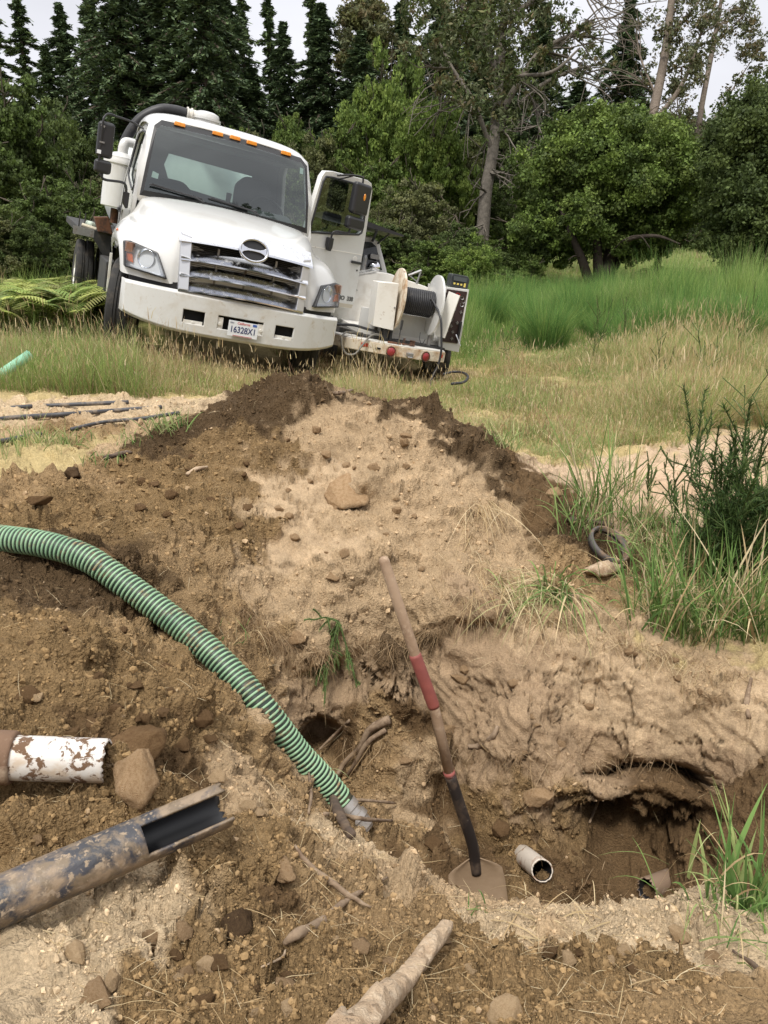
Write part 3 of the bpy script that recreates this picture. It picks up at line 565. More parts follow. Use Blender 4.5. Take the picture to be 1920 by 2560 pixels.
# --- headlights
for s in (-1, 1):
    O = [(.765,.085,.925),(1.145,.375,.955),(1.165,.475,1.19),(1.10,.44,1.205),(.86,.24,1.155)]   # outline, inner low, outer low, outer top, ..., inner top
    O = [(s * x, y, z) for x, y, z in O]
    c = np.mean(O, 0)
    def sc(k, dy): return [tuple(c + (np.array(q) - c) * k + np.array([0, dy, 0])) for q in O]
    hl = MB(); o1, o2, o3 = sc(1.0, -.02), sc(1.0, .10), sc(.88, -.028); n = 5
    hl.add(o1 + o2 + o3, [(i, (i+1)%n, n+(i+1)%n, n+i) for i in range(n)] + [(i, (i+1)%n, 2*n+(i+1)%n, 2*n+i) for i in range(n)])
    H_ = hl.build('headlight', M_black, T, bevel=.012, seg=3)
    i1, i2 = sc(.88, -.02), sc(.76, .075)
    MB().add(i1 + i2, [(i, (i+1)%n, n+(i+1)%n, n+i) for i in range(n)] + [tuple(range(n, 2*n))]).build('reflector', M_refl, H_, smooth=False)
    lens = MB().add(sc(.90, -.034), [tuple(range(n))]); lens.build('lens', M_lens, H_)
    u_ = np.array(O[1]) - np.array(O[0]); u_ /= np.linalg.norm(u_)
    bowl_c = c - .07 * u_ * 1 + np.array([0, .02, -.005]); 
    fn = np.cross(u_, (0, 0, 1)) * -s; fn /= np.linalg.norm(fn)
    b = MB(); b.lathe([(.012,.07),(.05,.055),(.075,.02),(.088,-.02),(.093,-.02),(.088,-.018)],(0,0,0),'y',28,False); 
    q = b.build('lamp_bowl', M_chrome, H_, smooth=True); q.matrix_local = Matrix.Translation(bowl_c) @ Vector((0,-1,0)).rotation_difference(Vector(-fn if fn[1] > 0 else fn)).to_matrix().to_4x4()
    tc_ = c + .125 * u_
    b = MB()
    pp = [tc_ - .05*u_ + np.array([0,-.012,-.085]), tc_ + .055*u_ + np.array([0,-.012,-.07]), tc_ + .05*u_ + np.array([0,-.012,0.0]), tc_ - .03*u_ + np.array([0,-.012,-.005])]
    b.add(pp + [q_ + np.array([0,.03,0]) for q_ in pp], [(0,1,2,3),(0,4,5,1),(1,5,6,2),(2,6,7,3),(3,7,4,0)]); b.build('turn_signal', M_orange, H_)
    b = MB()
    for k in range(9): b.box(tuple(tc_ + np.array([0,-.0,.012 + k * .0105])), (.001 + abs(u_[0]) * .10, .055, .004), (0,0,math.atan2(u_[1],u_[0])))
    b.build('ribbed_reflector', mat('pale_amber', (.55,.30,.2), .3, metal=.4), H_)
    MB().lathe([(.0,-.012),(.012,-.008),(.016,0),(.012,.008)],(s*1.19,1.0,1.27),'x',12,False).build('side_marker', M_orange, T, smooth=True)
# --- cab shell
cab = MB()
# side with door outline (left of the picture: closed door), window openings cut out
def side(s, door_open):
    x0 = lambda z: s * (1.035 - max(0, z - 1.6) * .15)
    Pt = lambda y, z: (x0(z), y, z)
    out = [Pt(1.42,1.62),Pt(1.56,2.10),Pt(1.68,2.43),Pt(2.15,2.50),Pt(2.62,2.47),Pt(2.80,2.35),Pt(2.86,1.8),Pt(2.86,1.05),Pt(2.2,1.0),Pt(1.72,1.0),Pt(1.62,1.2),Pt(1.45,1.45)]
    inn = [Pt(1.56,1.72),Pt(1.66,2.08),Pt(1.76,2.32),Pt(2.1,2.36),Pt(2.40,2.35),Pt(2.50,2.26),Pt(2.55,1.97),Pt(2.48,1.88),Pt(2.2,1.81),Pt(1.95,1.76),Pt(1.75,1.72),Pt(1.62,1.70)]
    if door_open: inn = [Pt(1.50,1.60),Pt(1.60,2.08),Pt(1.72,2.36),Pt(2.1,2.42),Pt(2.50,2.40),Pt(2.60,2.30),Pt(2.66,1.8),Pt(2.66,1.15),Pt(2.2,1.08),Pt(1.78,1.08),Pt(1.68,1.2),Pt(1.53,1.45)]
    n = len(out); o = MB().add(out + inn, [(i, (i+1)%n, n+(i+1)%n, n+i) for i in range(n)]).build('cab_side', M_white, T, smooth=False)
    m = o.modifiers.new('s', 'SOLIDIFY'); m.thickness = .05; m.offset = -1; face_to(o, (s, 0, 0))
    m = o.modifiers.new('b', 'BEVEL'); m.width = .012; m.segments = 3; m.limit_method = 'ANGLE'; m.angle_limit = math.radians(50); m.harden_normals = True; o.data.shade_smooth()
    if not door_open:
        g = MB().add([(x * 1.0 - s * .02, y, z) for x, y, z in inn], [tuple(range(n))]).build('side_window', M_sideglass, T)
        MB().tube([(x + s * .004, y, z) for x, y, z in inn], .011, 6, closed=True).build('window_seal', M_black, g, smooth=True)
        # door line
        MB().tube([Pt(1.52,1.66),Pt(1.62,2.1),Pt(1.72,2.39),Pt(2.1,2.435),Pt(2.55,2.41),Pt(2.66,2.28),Pt(2.70,1.8),Pt(2.70,1.1)], .006, 5).build('door_gap', M_black, o)
        MB().box((s*1.06,2.52,1.47),(.03,.16,.035)).box((s*1.05,2.52,1.47),(.012,.2,.08)).build('door_handle', M_black, o, bevel=.006)
side(-1, False); side(1, True)
# front frame of the windscreen
ws_o = [(-.965,1.41,1.66),(-.93,1.45,2.0),(-.875,1.58,2.40),(-.80,1.63,2.475),(0,1.60,2.50),(.80,1.63,2.475),(.875,1.58,2.40),(.93,1.45,2.0),(.965,1.41,1.66),(0,1.36,1.70)]
ws_i = [(-.925,1.395,1.72),(-.90,1.43,1.95),(-.85,1.55,2.36),(-.805,1.575,2.415),(0,1.545,2.44),(.805,1.575,2.415),(.85,1.55,2.36),(.90,1.43,1.95),(.925,1.395,1.72),(0,1.345,1.745)]
wall = [(-1.03,1.45,1.60),(-1.0,1.56,2.05),(-.915,1.70,2.45),(-.82,1.76,2.52),(0,1.74,2.56),(.82,1.76,2.52),(.915,1.70,2.45),(1.0,1.56,2.05),(1.03,1.45,1.60),(0,1.40,1.66)]
n = 10
MB().add(ws_o + wall, [(i, (i+1)%n, n+(i+1)%n, n+i) for i in range(n)]).build('cab_front_frame', M_white, T, smooth=True)
g = MB().add(ws_o + ws_i, [(i, (i+1)%n, n+(i+1)%n, n+i) for i in range(n)]).build('windscreen_seal', M_black, T)
wsg = MB(); rows = []
for (a, b_) in ((9,9),(0,8),(1,7),(2,6),(3,5)):
    pass
L = [ws_i[k] for k in (0,1,2,3)]; Rr_ = [ws_i[k] for k in (8,7,6,5)]; Vw = []
for k in range(4):
    for j in range(13):
        t = j / 12; q = np.array(L[k]) * (1 - t) + np.array(Rr_[k]) * t; q[1] -= .05 * math.sin(PI * t) ** .8; q[2] += (.025 if k in (0,3) else 0) * math.sin(PI * t); Vw.append(q)
wsg = MB().add(Vw, [(k*13+j, k*13+j+1, (k+1)*13+j+1, (k+1)*13+j) for k in range(3) for j in range(12)]).build('windscreen', M_glass, T, smooth=True)
MB().add([(-.86,1.45,1.87),(-.79,1.447,1.865),(-.785,1.46,1.92),(-.85,1.463,1.935)],[(0,1,2,3)]).build('inspection_sticker', M_sticker, wsg, solid=.001)
MB().add([(.80,1.56,2.30),(.84,1.56,2.30),(.835,1.575,2.365),(.795,1.575,2.365)],[(0,1,2,3)]).build('inspection_sticker', M_sticker, wsg, solid=.001)
# wipers
for xa, xb, zt in ((-.30,-.86,.055),(.33,-.22,.055)):
    b = MB(); b.tube([(xa,1.26,1.735),(xa-.1,1.285,1.765),(xb,1.33,1.80)], [.012,.010,.007], 6); b.tube([(xb-.02,1.335,1.79),(xa - .02,1.30,1.765)], .009, 5)
    b.build('wiper', M_black, T)
# roof
roof_rows = [[(0,1.60,2.50),(.4,1.605,2.495),(.78,1.64,2.48),(.87,1.68,2.44),(.92,1.72,2.40)],
 [(0,1.66,2.555),(.4,1.665,2.55),(.78,1.70,2.525),(.89,1.74,2.475),(.93,1.78,2.42)],
 [(0,1.85,2.60),(.4,1.85,2.595),(.78,1.87,2.575),(.90,1.9,2.52),(.935,1.95,2.44)],
 [(0,2.3,2.63),(.4,2.3,2.625),(.78,2.3,2.60),(.90,2.3,2.54),(.94,2.3,2.46)],
 [(0,2.72,2.60),(.4,2.72,2.595),(.78,2.72,2.57),(.90,2.7,2.51),(.93,2.68,2.42)],
 [(0,2.86,2.50),(.4,2.86,2.50),(.78,2.85,2.48),(.89,2.83,2.43),(.93,2.80,2.34)]]
grid('roof', roof_rows, M_white, T, 2, .02)
for x in (-.61,-.195,0,.195,.61):
    MB().prism([(x-.062,0,-.020),(x+.062,0,-.020),(x+.056,0,.022),(x-.056,0,.022)],(0,1.555+.04*abs(x),2.487-.02*abs(x)),(0,1.625,2.49-.02*abs(x))).build('marker_light', M_amber, T, bevel=.008)
# back wall with rear window, floor, interior
bw_o = [(-1.03,2.86,1.0),(1.03,2.86,1.0),(1.0,2.86,1.8),(.90,2.82,2.5),(-.90,2.82,2.5),(-1.0,2.86,1.8)]
bw_i = [(-.47,2.85,1.90),(.44,2.85,1.84),(.55,2.85,1.95),(.55,2.85,2.22),(-.52,2.85,2.24),(-.56,2.85,2.1)]
MB().add(bw_o + bw_i, [(i, (i+1)%6, 6+(i+1)%6, 6+i) for i in range(6)]).build('cab_back', M_cabin, T, solid=.03)
MB().add(bw_i, [(0,1,2,3,4,5)]).build('rear_window', M_rearglass, T)
MB().box((0,2.1,1.05),(1.98,1.4,.08)).build('cab_floor', M_dark, T)
MB().add([(-.9,2.0,2.40),(.9,2.0,2.40),(.88,2.78,2.42),(-.88,2.78,2.42)],[(0,1,2,3)]).build('headliner', M_cabin, T, solid=.02)
def seat(x, w, hz):
    st = MB().box((x,2.35,1.45),(w,.5,.16)).build('seat', M_seat, T, bevel=.05)
    MB().prism([(x-w*.5,2.55,1.5),(x+w*.5,2.55,1.5),(x+w*.46,2.66,hz-.12),(x+w*.22,2.69,hz),(x-w*.22,2.69,hz),(x-w*.46,2.66,hz-.12)],(0,0,0),(0,.13,0)).build('seat_back', M_seat, st, bevel=.045)
seat(.56, .52, 2.20); seat(-.45, .62, 1.95)
MB().box((0,1.65,1.60),(1.8,.42,.18)).prism([(.25,1.5,1.68),(.85,1.5,1.68),(.78,1.6,1.80),(.32,1.6,1.80)],(0,0,0),(0,.2,0)).build('dashboard', M_cabin, T, bevel=.04)
ring = []; 
for k in range(28):
    a = 2*PI*k/28; ring.append((.55 + .21*math.cos(a), 1.86 + .14*math.sin(a), 1.80 + .16*math.sin(a)))
sw = MB().tube(ring, .014, 8, closed=True)
for a in (0, PI, -PI/2): sw.tube([(.55,1.88,1.78),(.55 + .2*math.cos(a), 1.86 + .14*math.sin(a), 1.80 + .16*math.sin(a))], .012, 6)
sw.tube([(.55,1.7,1.66),(.55,1.88,1.78)], .03, 8); sw.build('steering_wheel', M_black, T, smooth=True)
MB().tube([(.10,2.0,1.55),(.11,1.98,1.92)],[.02,.032],10).build('gear_lever', M_black, T)
# mirrors (left of the picture); x mirrored copy rides on the open door
def mirrors(par, F_, x0, arm_in, base):
    m1 = MB().box(F_(x0, 2.11), (.165, .085, .345)).build('mirror', M_black, par, bevel=.035, seg=4)
    m2 = MB().box(F_(x0 + .0, 1.85, .01), (.17, .10, .135)).build('mirror', M_black, par, bevel=.035, seg=4)
    return m1, m2
Fm = lambda x, z, dy=0: (x, 1.3 + dy, z)
mm1, mm2 = mirrors(T, Fm, -1.372, 0, 0)
MB().box((-1.41,1.253,2.235),(.04,.012,.02),(0,.25,0)).build('mirror_clamp', M_steel, mm1); MB().box((-1.405,1.253,2.08),(.05,.012,.015)).build('mirror_clamp', M_steel, mm1)
MB().box((-1.425,1.254,1.985),(.04,.006,.036)).build('mirror_label', M_platew, mm1)
MB().tube(spline([(-1.415,1.28,1.80),(-1.415,1.25,2.25),(-1.40,1.27,2.33),(-1.36,1.3,2.365),(-1.28,1.36,2.365),(-1.12,1.45,2.36),(-.98,1.62,2.34)],6),.011,8).tube([(-1.12,1.45,2.36),(-.99,1.75,2.36)],.010,6).build('mirror_arm', M_black, T, smooth=True)
MB().tube(spline([(-1.38,1.3,1.80),(-1.375,1.3,1.755),(-1.33,1.31,1.73),(-1.17,1.36,1.745),(-1.115,1.40,1.72),(-1.10,1.42,1.64)],6),.014,8).build('mirror_arm', M_black, T, smooth=True)
MB().prism([(-1.135,1.40,1.66),(-1.065,1.40,1.66),(-1.065,1.43,1.50),(-1.09,1.43,1.49),(-1.125,1.42,1.54)],(0,0,0),(0,.06,0)).build('mirror_base', M_black, T, bevel=.01)
# --- open driver door, swung out on its front hinge
D = empty('open_door', (1.0,1.5,0), (0,0,math.radians(29)), T)
do = [(-.05,1.60),(.02,2.05),(.07,2.33),(.12,2.40),(.25,2.425),(.90,2.46),(.99,2.44),(1.035,2.36),(1.075,1.8),(1.10,1.25),(1.10,.93),(1.06,.86),(.55,.86),(.10,.86),(.0,.93),(-.06,1.2)]
di = [(.02,1.70),(.075,2.05),(.105,2.28),(.14,2.34),(.25,2.355),(.80,2.375),(.90,2.36),(.945,2.30),(.985,1.90),(.975,1.83),(.93,1.80),(.75,1.775),(.5,1.74),(.25,1.71),(.10,1.695),(.04,1.685)]
n = len(do)
dp = MB().add([(x,0,z) for x,z in do] + [(x,0,z) for x,z in di], [(i, (i+1)%n, n+(i+1)%n, n+i) for i in range(n)]).build('door_panel', M_white, D); face_to(dp, (0, -1, 0))
m = dp.modifiers.new('s','SOLIDIFY'); m.thickness = .07; m.offset = -1
m = dp.modifiers.new('b','BEVEL'); m.width = .014; m.segments = 3; m.limit_method='ANGLE'; m.angle_limit = math.radians(50); dp.data.shade_smooth(); m.harden_normals = True
MB().add([(x,.03,z) for x,z in di], [tuple(range(n))]).build('door_window', M_sideglass, D)
MB().tube([(x,-.002,z) for x,z in di], .014, 6, closed=True).build('window_seal', M_black, D, smooth=True)
MB().box((.97,-.02,1.455),(.20,.03,.035)).build('door_handle', M_black, D, bevel=.01)
MB().lathe([(.045,-.004),(.05,.004)],(.95,0,1.485),'y',20).build('handle_recess', M_dirtywhite, D)
MB().lathe([(.011,-.006),(.013,.004)],(1.03,0,1.36),'y',12).build('door_lock', M_black, D)
MB().box((.52,-.001,1.545),(1.08,.006,.012),(0,-.035,0)).build('door_crease', M_dirtywhite, D, bevel=.002)
MB().prism([(.0,0,.87),(1.06,0,.87),(1.08,0,.92),(.0,0,.92)],(0,-.008,0),(0,.0,0)).build('door_sill_trim', mat('tan_trim',(.42,.38,.30),.6), D)
text_mesh('door_lettering', 'HINO', .075, M_letter, D, Matrix.Translation((.775,-.0015,.985)) @ PR, .002, .003, 1.2)
text_mesh('door_lettering', '338', .075, M_letter, D, Matrix.Translation((1.0,-.0015,.985)) @ PR, .002, .003, 1.1)
MB().box((.64,-.16,2.20),(.30,.10,.37)).build('mirror', M_black, D, bevel=.04, seg=4)
MB().box((.615,-.16,1.91),(.30,.10,.15)).build('mirror', M_black, D, bevel=.04, seg=4)
MB().lathe([(.0,-.006),(.026,-.003),(.028,.002)],(0,0,0),'y',20,False).build('mirror_emblem', M_amber, D).matrix_local = Matrix.Translation((.66,-.213,2.23)) @ Matrix.Diagonal((.7,1,1.5,1))
MB().tube(spline([(.63,-.16,2.36),(.63,-.16,2.42),(.60,-.15,2.45),(.45,-.1,2.435),(.30,-.03,2.39)],6),.012,8).tube([(.5,-.12,2.44),(.36,-.02,2.36)],.010,6).build('mirror_arm', M_black, D, smooth=True)
MB().tube(spline([(.56,-.16,1.84),(.55,-.16,1.79),(.50,-.14,1.775),(.42,-.09,1.77),(.37,-.06,1.74),(.37,-.05,1.66)],6),.013,8).build('mirror_arm', M_black, D, smooth=True)
MB().prism([(.33,0,1.68),(.41,0,1.68),(.41,0,1.57),(.39,0,1.52),(.355,0,1.53),(.33,0,1.58)],(0,-.07,0),(0,-.005,0)).build('mirror_base', M_black, D, bevel=.01)
# --- behind the cab
MB().lathe([(.19,1.47),(.20,1.48),(.20,1.98),(.215,1.99),(.215,2.03),(.20,2.05),(.20,2.07),(.10,2.12),(.06,2.13),(.06,2.2)],(-1.03,3.12,0),'z',36).build('vacuum_canister', M_white, T, auto=40)
MB().tube(spline([(-1.03,3.12,2.12),(-1.03,3.12,2.2),(-1.0,3.14,2.26),(-.90,3.17,2.27)],6),.058,14).build('canister_elbow', M_white, T, smooth=True)
MB().tube(spline([(-.92,3.17,2.27),(-.8,3.18,2.28),(-.7,3.2,2.24)],6),.052,14).build('grey_duct', M_steel, T, smooth=True)
MB().tube(spline([(-1.0,3.35,2.0),(-1.0,3.35,2.25),(-.86,3.33,2.56),(-.64,3.3,2.74),(-.45,3.3,2.785),(-.29,3.3,2.785)],8),.065,14).build('vent_hose', M_hosek, T, smooth=True)
DZ = .085
dm = MB().lathe([(.165,2.50),(.17,2.68),(.185,2.68),(.185,2.71),(.16,2.715),(.158,2.75),(.15,2.765),(.10,2.785),(.0,2.79)],(-.04,3.30,DZ),'z',40,False).build('tank_dome', M_white, T, auto=30)
MB().tube([(-.30,3.3,2.70+DZ),(-.17,3.3,2.70+DZ)],.07,16).tube([(-.30,3.3,2.70+DZ),(-.285,3.3,2.70+DZ)],.085,16).tube([(-.245,3.3,2.70+DZ),(-.23,3.3,2.70+DZ)],.085,16).build('dome_coupling', M_dirtywhite, dm, auto=40)
tk = MB(); prof = [(0,3.42),(.5,3.44),(.78,3.52),(.92,3.68),(.93,7.2),(.7,7.4),(0,7.5)]
tk.lathe(prof,(0,0,1.78),'y',48,False).build('tank', M_tank, T, smooth=True)
MB().tube([(-1.05,3.12,1.46),(-1.05,3.12,1.28)],.05,12).build('canister_drain', M_rust, T)
MB().prism([(-1.27,3.3,1.30),(-1.10,3.3,1.34),(-1.02,3.3,1.13),(-1.21,3.3,1.13)],(0,0,0),(0,.25,0)).build('rusty_bracket', M_rust, T, bevel=.01)
bd = MB().box((0,5.6,1.09),(2.86,4.4,.10)).build('flatbed', M_dark, T, bevel=.01)
MB().box((-1.355,3.39,1.095),(.30,.03,.10)).build('bed_end_plate', M_steel, bd)
MB().prism([(-1.25,3.37,1.14),(-1.03,3.37,1.14),(-1.03,3.37,.86),(-1.12,3.37,.86),(-1.25,3.37,1.03)],(0,0,0),(0,.05,0)).build('bed_gusset', M_dark, bd)
for x in (-1.43,-1.36): MB().tube([(x,3.6,1.13),(x,3.6,1.32)],.009,6).build('stake', M_dark, bd)
MB().tube([(-1.40,3.5,1.17),(-1.22,3.46,1.15)],.025,8).build('loose_pipe', mat('pale_pipe',(.55,.50,.38),.6), bd)
MB().box((-1.27,3.6,1.19),(.13,.2,.07),(0,.3,.3)).build('folded_tarp', mat('pale_tarp',(.45,.52,.44),.8), bd, bevel=.03)
MB().box((-1.11,2.6,.62),(.12,1.0,.5)).build('side_box', M_dark, T, bevel=.02)
MB().box((-1.14,1.95,.60),(.03,.02,.75)).build('mud_guard', M_dirtywhite, T, bevel=.004)
# --- wheels
def wheel(x, y, z, R_w, w, par, s, hub=True):
    h = w / 2
    t = MB().lathe([(R_w*.56,-h*.9),(R_w*.80,-h),(R_w*.94,-h*.93),(R_w*.985,-h*.80),(R_w,-h*.6),(R_w,-h*.36),(R_w*.975,-h*.35),(R_w*.975,-h*.30),(R_w,-h*.29),(R_w,-.02),(R_w*.975,-.018),(R_w*.975,.018),(R_w,.02),(R_w,h*.29),(R_w*.975,h*.30),(R_w*.975,h*.35),(R_w,h*.36),(R_w,h*.6),(R_w*.985,h*.8),(R_w*.94,h*.93),(R_w*.80,h),(R_w*.56,h*.9)],(0,0,0),'x',48,False)
    wh = empty('wheel', (x, y, z), (0,0,0), par)
    t.build('tyre', M_rubber, wh, auto=30)
    rm = MB().lathe([(R_w*.57,-h*.9),(R_w*.55,-h*.7),(R_w*.40,-h*.55),(R_w*.2,-h*.6),(R_w*.12,-h*.95),(0.001,-h*.98)],(0,0,0),'x',32,False)
    rm.lathe([(R_w*.57,h*.9),(R_w*.55,h*.7),(R_w*.40,h*.3),(R_w*.2,h*.4),(0.001,h*.4)],(0,0,0),'x',32,False)
    for k in range(8): a = 2*PI*k/8; rm.lathe([(.012,-h*.62),(.012,-h*.78)],(0,R_w*.3*math.cos(a),R_w*.3*math.sin(a)),'x',6)
    rm.build('rim', M_dirtywhite, wh, auto=30)
    return wh
for x in (-1.04, 1.04): wheel(x,.98,.50,.50,.27,T,1).rotation_euler = (0,0,math.radians(-13))
for x in (-1.24,-.93,.93,1.24): wheel(x,5.1,.42,.50,.26,T,1)
# ================================================================ SERVICE TRUCK WITH THE HOSE REEL
J = empty('service_truck'); J.matrix_world = JET_M
tag(J, 'small white service truck carrying a black hose reel above its rusty bumper', 'truck')
# rear bumper (tapered step)
poly = [(-.84,.25,0),(-.738,.10,0),(-.30,0,0),(.135,0,0),(.515,.15,0),(.55,.45,0),(-.84,.45,0)]
jb = MB().prism(poly,(0,0,.325),(0,0,.445)).build('rear_bumper', M_rustywhite, J, bevel=.008)
MB().prism([(x*.98,y+.01,0) for x,y,_ in poly],(0,0,.448),(0,0,.458)).build('step_plate', M_dirtywhite, jb)
for (x, y, z, a) in ((-.205,-.004,.372,0),(.235,.035,.372,.36)):
    l = MB().lathe([(.0,-.014),(.042,-.012),(.050,-.004),(.050,.01)],(0,0,0),'y',28,False).build('tail_light', M_red, jb, smooth=True); l.matrix_local = Matrix.Translation((x,y,z)) @ Matrix.Rotation(a,4,'Z')
    l2 = MB().lathe([(.050,-.010),(.062,-.010),(.062,.012)],(0,0,0),'y',28,False).build('tail_light_rim', M_rust, l)
for (x, y, a) in ((-.52,.045,-.23),(.46,.118,.37)):
    l = MB().box((0,0,0),(.085 if x < 0 else .035,.004,.04)).build('reflector', mat('red_reflector',(.45,.05,.03),.35), jb); l.matrix_local = Matrix.Translation((x,y,.40)) @ Matrix.Rotation(a,4,'Z')
MB().box((.02,-.03,.37),(.075,.06,.05)).box((.02,-.05,.345),(.06,.05,.015)).build('hitch', M_steel, jb, bevel=.008)
MB().box((-.36,.01,.385),(.06,.01,.02)).build('bumper_slot', M_void, jb)
# body
bd2 = MB()
bd2.prism([(-1.1,1.75,.40),(-1.1,1.75,.90),(-.48,1.75,1.075),(-.11,1.75,1.20),(.0,1.75,1.215),(.10,1.75,1.215),(.20,1.75,1.19),(.40,1.75,1.17),(.60,1.75,1.14),(.80,1.75,1.10),(.80,1.75,.40)],(0,0,0),(0,.55,0))
body = bd2.build('utility_body', M_dirtywhite, J, bevel=.01)
MB().box((-.02,.57,.62),(.97,.03,.34)).build('rear_panel', M_white, body, bevel=.006)
MB().box((.10,1.15,.50),(1.2,1.2,.06)).build('deck', M_dirtywhite, body)
MB().prism([(-.64,1.74,1.02),(-.11,1.74,1.205),(-.11,1.74,1.225),(-.66,1.74,1.045)],(0,0,0),(0,.5,0)).build('body_rail', M_white, body)
MB().box((-.41,1.742,.965),(.095,.012,.022)).box((-.40,1.74,.932),(.155,.012,.010)).build('latch', M_steel, body)
MB().box((-.64,1.745,.58),(.012,.01,.22)).build('panel_seam', M_dark, body)
# cab behind the body, dark rear window and slanted pillar
cb = MB().prism([(-.9,2.3,.5),(-.9,2.3,1.25),(-.72,2.35,1.62),(-.1,2.38,1.66),(.02,2.36,1.60),(.20,2.3,1.2),(.20,2.3,.5)],(0,0,0),(0,1.3,0)).build('cab', M_white, J, bevel=.03)
MB().prism([(-.8,2.28,1.24),(-.65,2.30,1.54),(-.1,2.32,1.58),(-.03,2.32,1.54),(.10,2.28,1.24)],(0,0,0),(0,.015,0)).build('rear_window', mat('dark_window',(.012,.014,.014),.08,spec=.8), cb)
MB().box((-.05,2.24,1.40),(.13,.05,.07)).build('work_light', M_steel, cb, bevel=.01)
MB().lathe([(.0,-.05),(.07,-.04),(.085,0),(.08,.03)],(-.03,2.22,1.26),'y',24,False).build('spot_lamp', M_chrome, cb, smooth=True)
MB().tube([(-.19,2.2,1.16),(-.19,2.2,1.36),(-.19,2.2,1.40)],[.035,.035,.02],12).build('bottle', M_steel, cb)
rk = MB().prism([(-.9,1.9,1.83),(-.3,1.9,1.82),(.22,1.9,1.74),(.22,1.9,1.715),(-.9,1.9,1.79)],(0,0,0),(0,1.0,0)).build('canopy', M_black, J)
MB().tube([(-.02,2.3,1.58),(.06,2.0,1.74)],.012,6).tube([(-.10,2.3,1.6),(-.10,2.1,1.78)],.02,6).build('canopy_strut', M_black, rk)
# hose reel
rx, ry, rz = .10, .40, .957
re_ = empty('hose_reel', (rx, ry, rz), (0,0,0), J)
for x in (-.235, .235):
    MB().lathe([(.03,-.016),(.345,-.016),(.356,-.012),(.356,.012),(.345,.016),(.03,.016)],(x,0,0),'x',64).build('flange', M_rustywhite if x < 0 else M_white, re_, auto=30)
c_ = MB(); pts = []; 
turns = 17
for lay, rr in ((0,.130),(1,.147)):
    for k in range(turns * 24):
        t = k / (turns * 24 - 1); a = 2*PI*k/24; pts.append(((-.205 + .41*t) if lay == 0 else (.205 - .41*t), rr*math.cos(a), rr*math.sin(a)))
c_.tube(pts, .0128, 6).build('coiled_hose', M_hosek, re_, smooth=True)
MB().lathe([(.12,-.22),(.12,.22)],(0,0,0),'x',32).build('drum', M_dark, re_, smooth=True)
for x in (-.26, .26): MB().box((x, 0, -.27),(.035,.06,.56)).build('reel_post', M_rust if x < 0 else M_steel, re_, bevel=.004)
MB().tube(spline([(.13,-.14,.07),(.17,-.17,.04),(.23,-.36,-.12),(.27,-.42,-.35),(.29,-.44,-.5),(.28,-.45,-.66),(.22,-.5,-.80),(.15,-.7,-.92)],8),.0135,8).build('hanging_hose', M_hosek, re_, smooth=True)
# motor box left of the reel
MB().prism([(-.448,0,1.115),(-.201,0,1.135),(-.172,0,.600),(-.425,0,.615)],(0,.18,0),(0,.47,0)).build('motor_box', M_dirtywhite, J, bevel=.006)
MB().lathe([(.010,-.006),(.010,.006)],(-.205,.175,.86),'y',10).build('motor_box_lock', M_steel, J)
MB().tube([(-.35,.3,.60),(-.35,.3,.56),(-.34,.25,.54)],.022,8).tube([(-.27,.3,.60),(-.27,.3,.50)],.02,8).tube([(-.21,.3,.60),(-.21,.3,.47)],.028,8).box((-.245,.27,.52),(.05,.05,.14)).tube([(-.16,.3,.60),(-.16,.3,.48)],.02,8).build('hose_fittings', M_dark, J)
MB().tube(spline([(-.36,.26,.555),(-.5,.2,.57),(-.66,.2,.585),(-.86,.2,.56),(-1.1,.3,.52)],6),.016,8).build('feed_hose', M_hosek, J, smooth=True)
MB().tube(spline([(-.28,.24,.51),(-.38,.12,.53),(-.47,.05,.50),(-.57,-.02,.38),(-.63,-.04,.29),(-.72,-.03,.27),(-.78,.0,.33),(-.80,.04,.43),(-.76,.1,.49),(-.68,.2,.50),(-.5,.32,.50)],8),.012,8).build('looped_hose', mat('grey_hose',(.16,.15,.13),.6), J, smooth=True)
MB().tube(spline([(-.5,.34,.49),(-.7,.3,.53),(-.95,.28,.55)],6),.010,6).build('thin_hose', mat('grey_hose2',(.25,.24,.22),.6), J, smooth=True)
# levers and pins on the step
MB().tube([(-.12,.06,.46),(-.11,.09,.64)],.007,6).tube([(-.11,.09,.63),(-.105,.095,.74)],.014,8).build('lever', M_dark, J)
MB().box((-.16,.08,.47),(.16,.03,.02)).box((0.0,.08,.475),(.14,.02,.016)).tube([(-.04,.1,.46),(-.04,.1,.54)],.015,8).lathe([(.03,.46),(.035,.47),(.03,.52),(.045,.525)],(.07,.12,0),'z',14).build('pins', M_rust, J, bevel=.002)
MB().tube(spline([(.20,.3,.62),(.19,.25,.55),(.23,.25,.49),(.27,.28,.55)],6),.004,5).build('wire', M_dark, J)
# control cabinet
cc = MB().prism([(.405,.47,1.19),(.765,.46,1.21),(.795,.46,.445),(.52,.47,.455)],(0,0,0),(0,.55,0)).build('control_cabinet', M_white, J, bevel=.006)
MB().prism([(.478,0,1.17),(.742,0,1.18),(.752,0,.55),(.540,0,.545)],(0,.452,0),(0,.458,0)).build('control_panel', mat('maroon_panel',(.035,.018,.018),.45), cc)
for (x, z, r_) in ((.69,1.10,.022),(.715,1.06,.022),(.705,1.02,.025),(.60,.96,.040),(.60,.83,.030),(.63,1.12,.03)):
    MB().lathe([(r_*.78,.448),(r_,.444),(r_,.455)],(x,0,z),'y',20,False).build('gauge', M_steel if r_ != .03 or z < 1 else M_redp, cc)
for (x, z) in ((.62,.75),(.655,.68),(.66,.60),(.58,.68),(.69,.80),(.71,.93)):
    MB().box((x,.444,z),(.035,.02,.010)).box((x,.444,z),(.010,.02,.04)).build('valve', M_steel, cc)
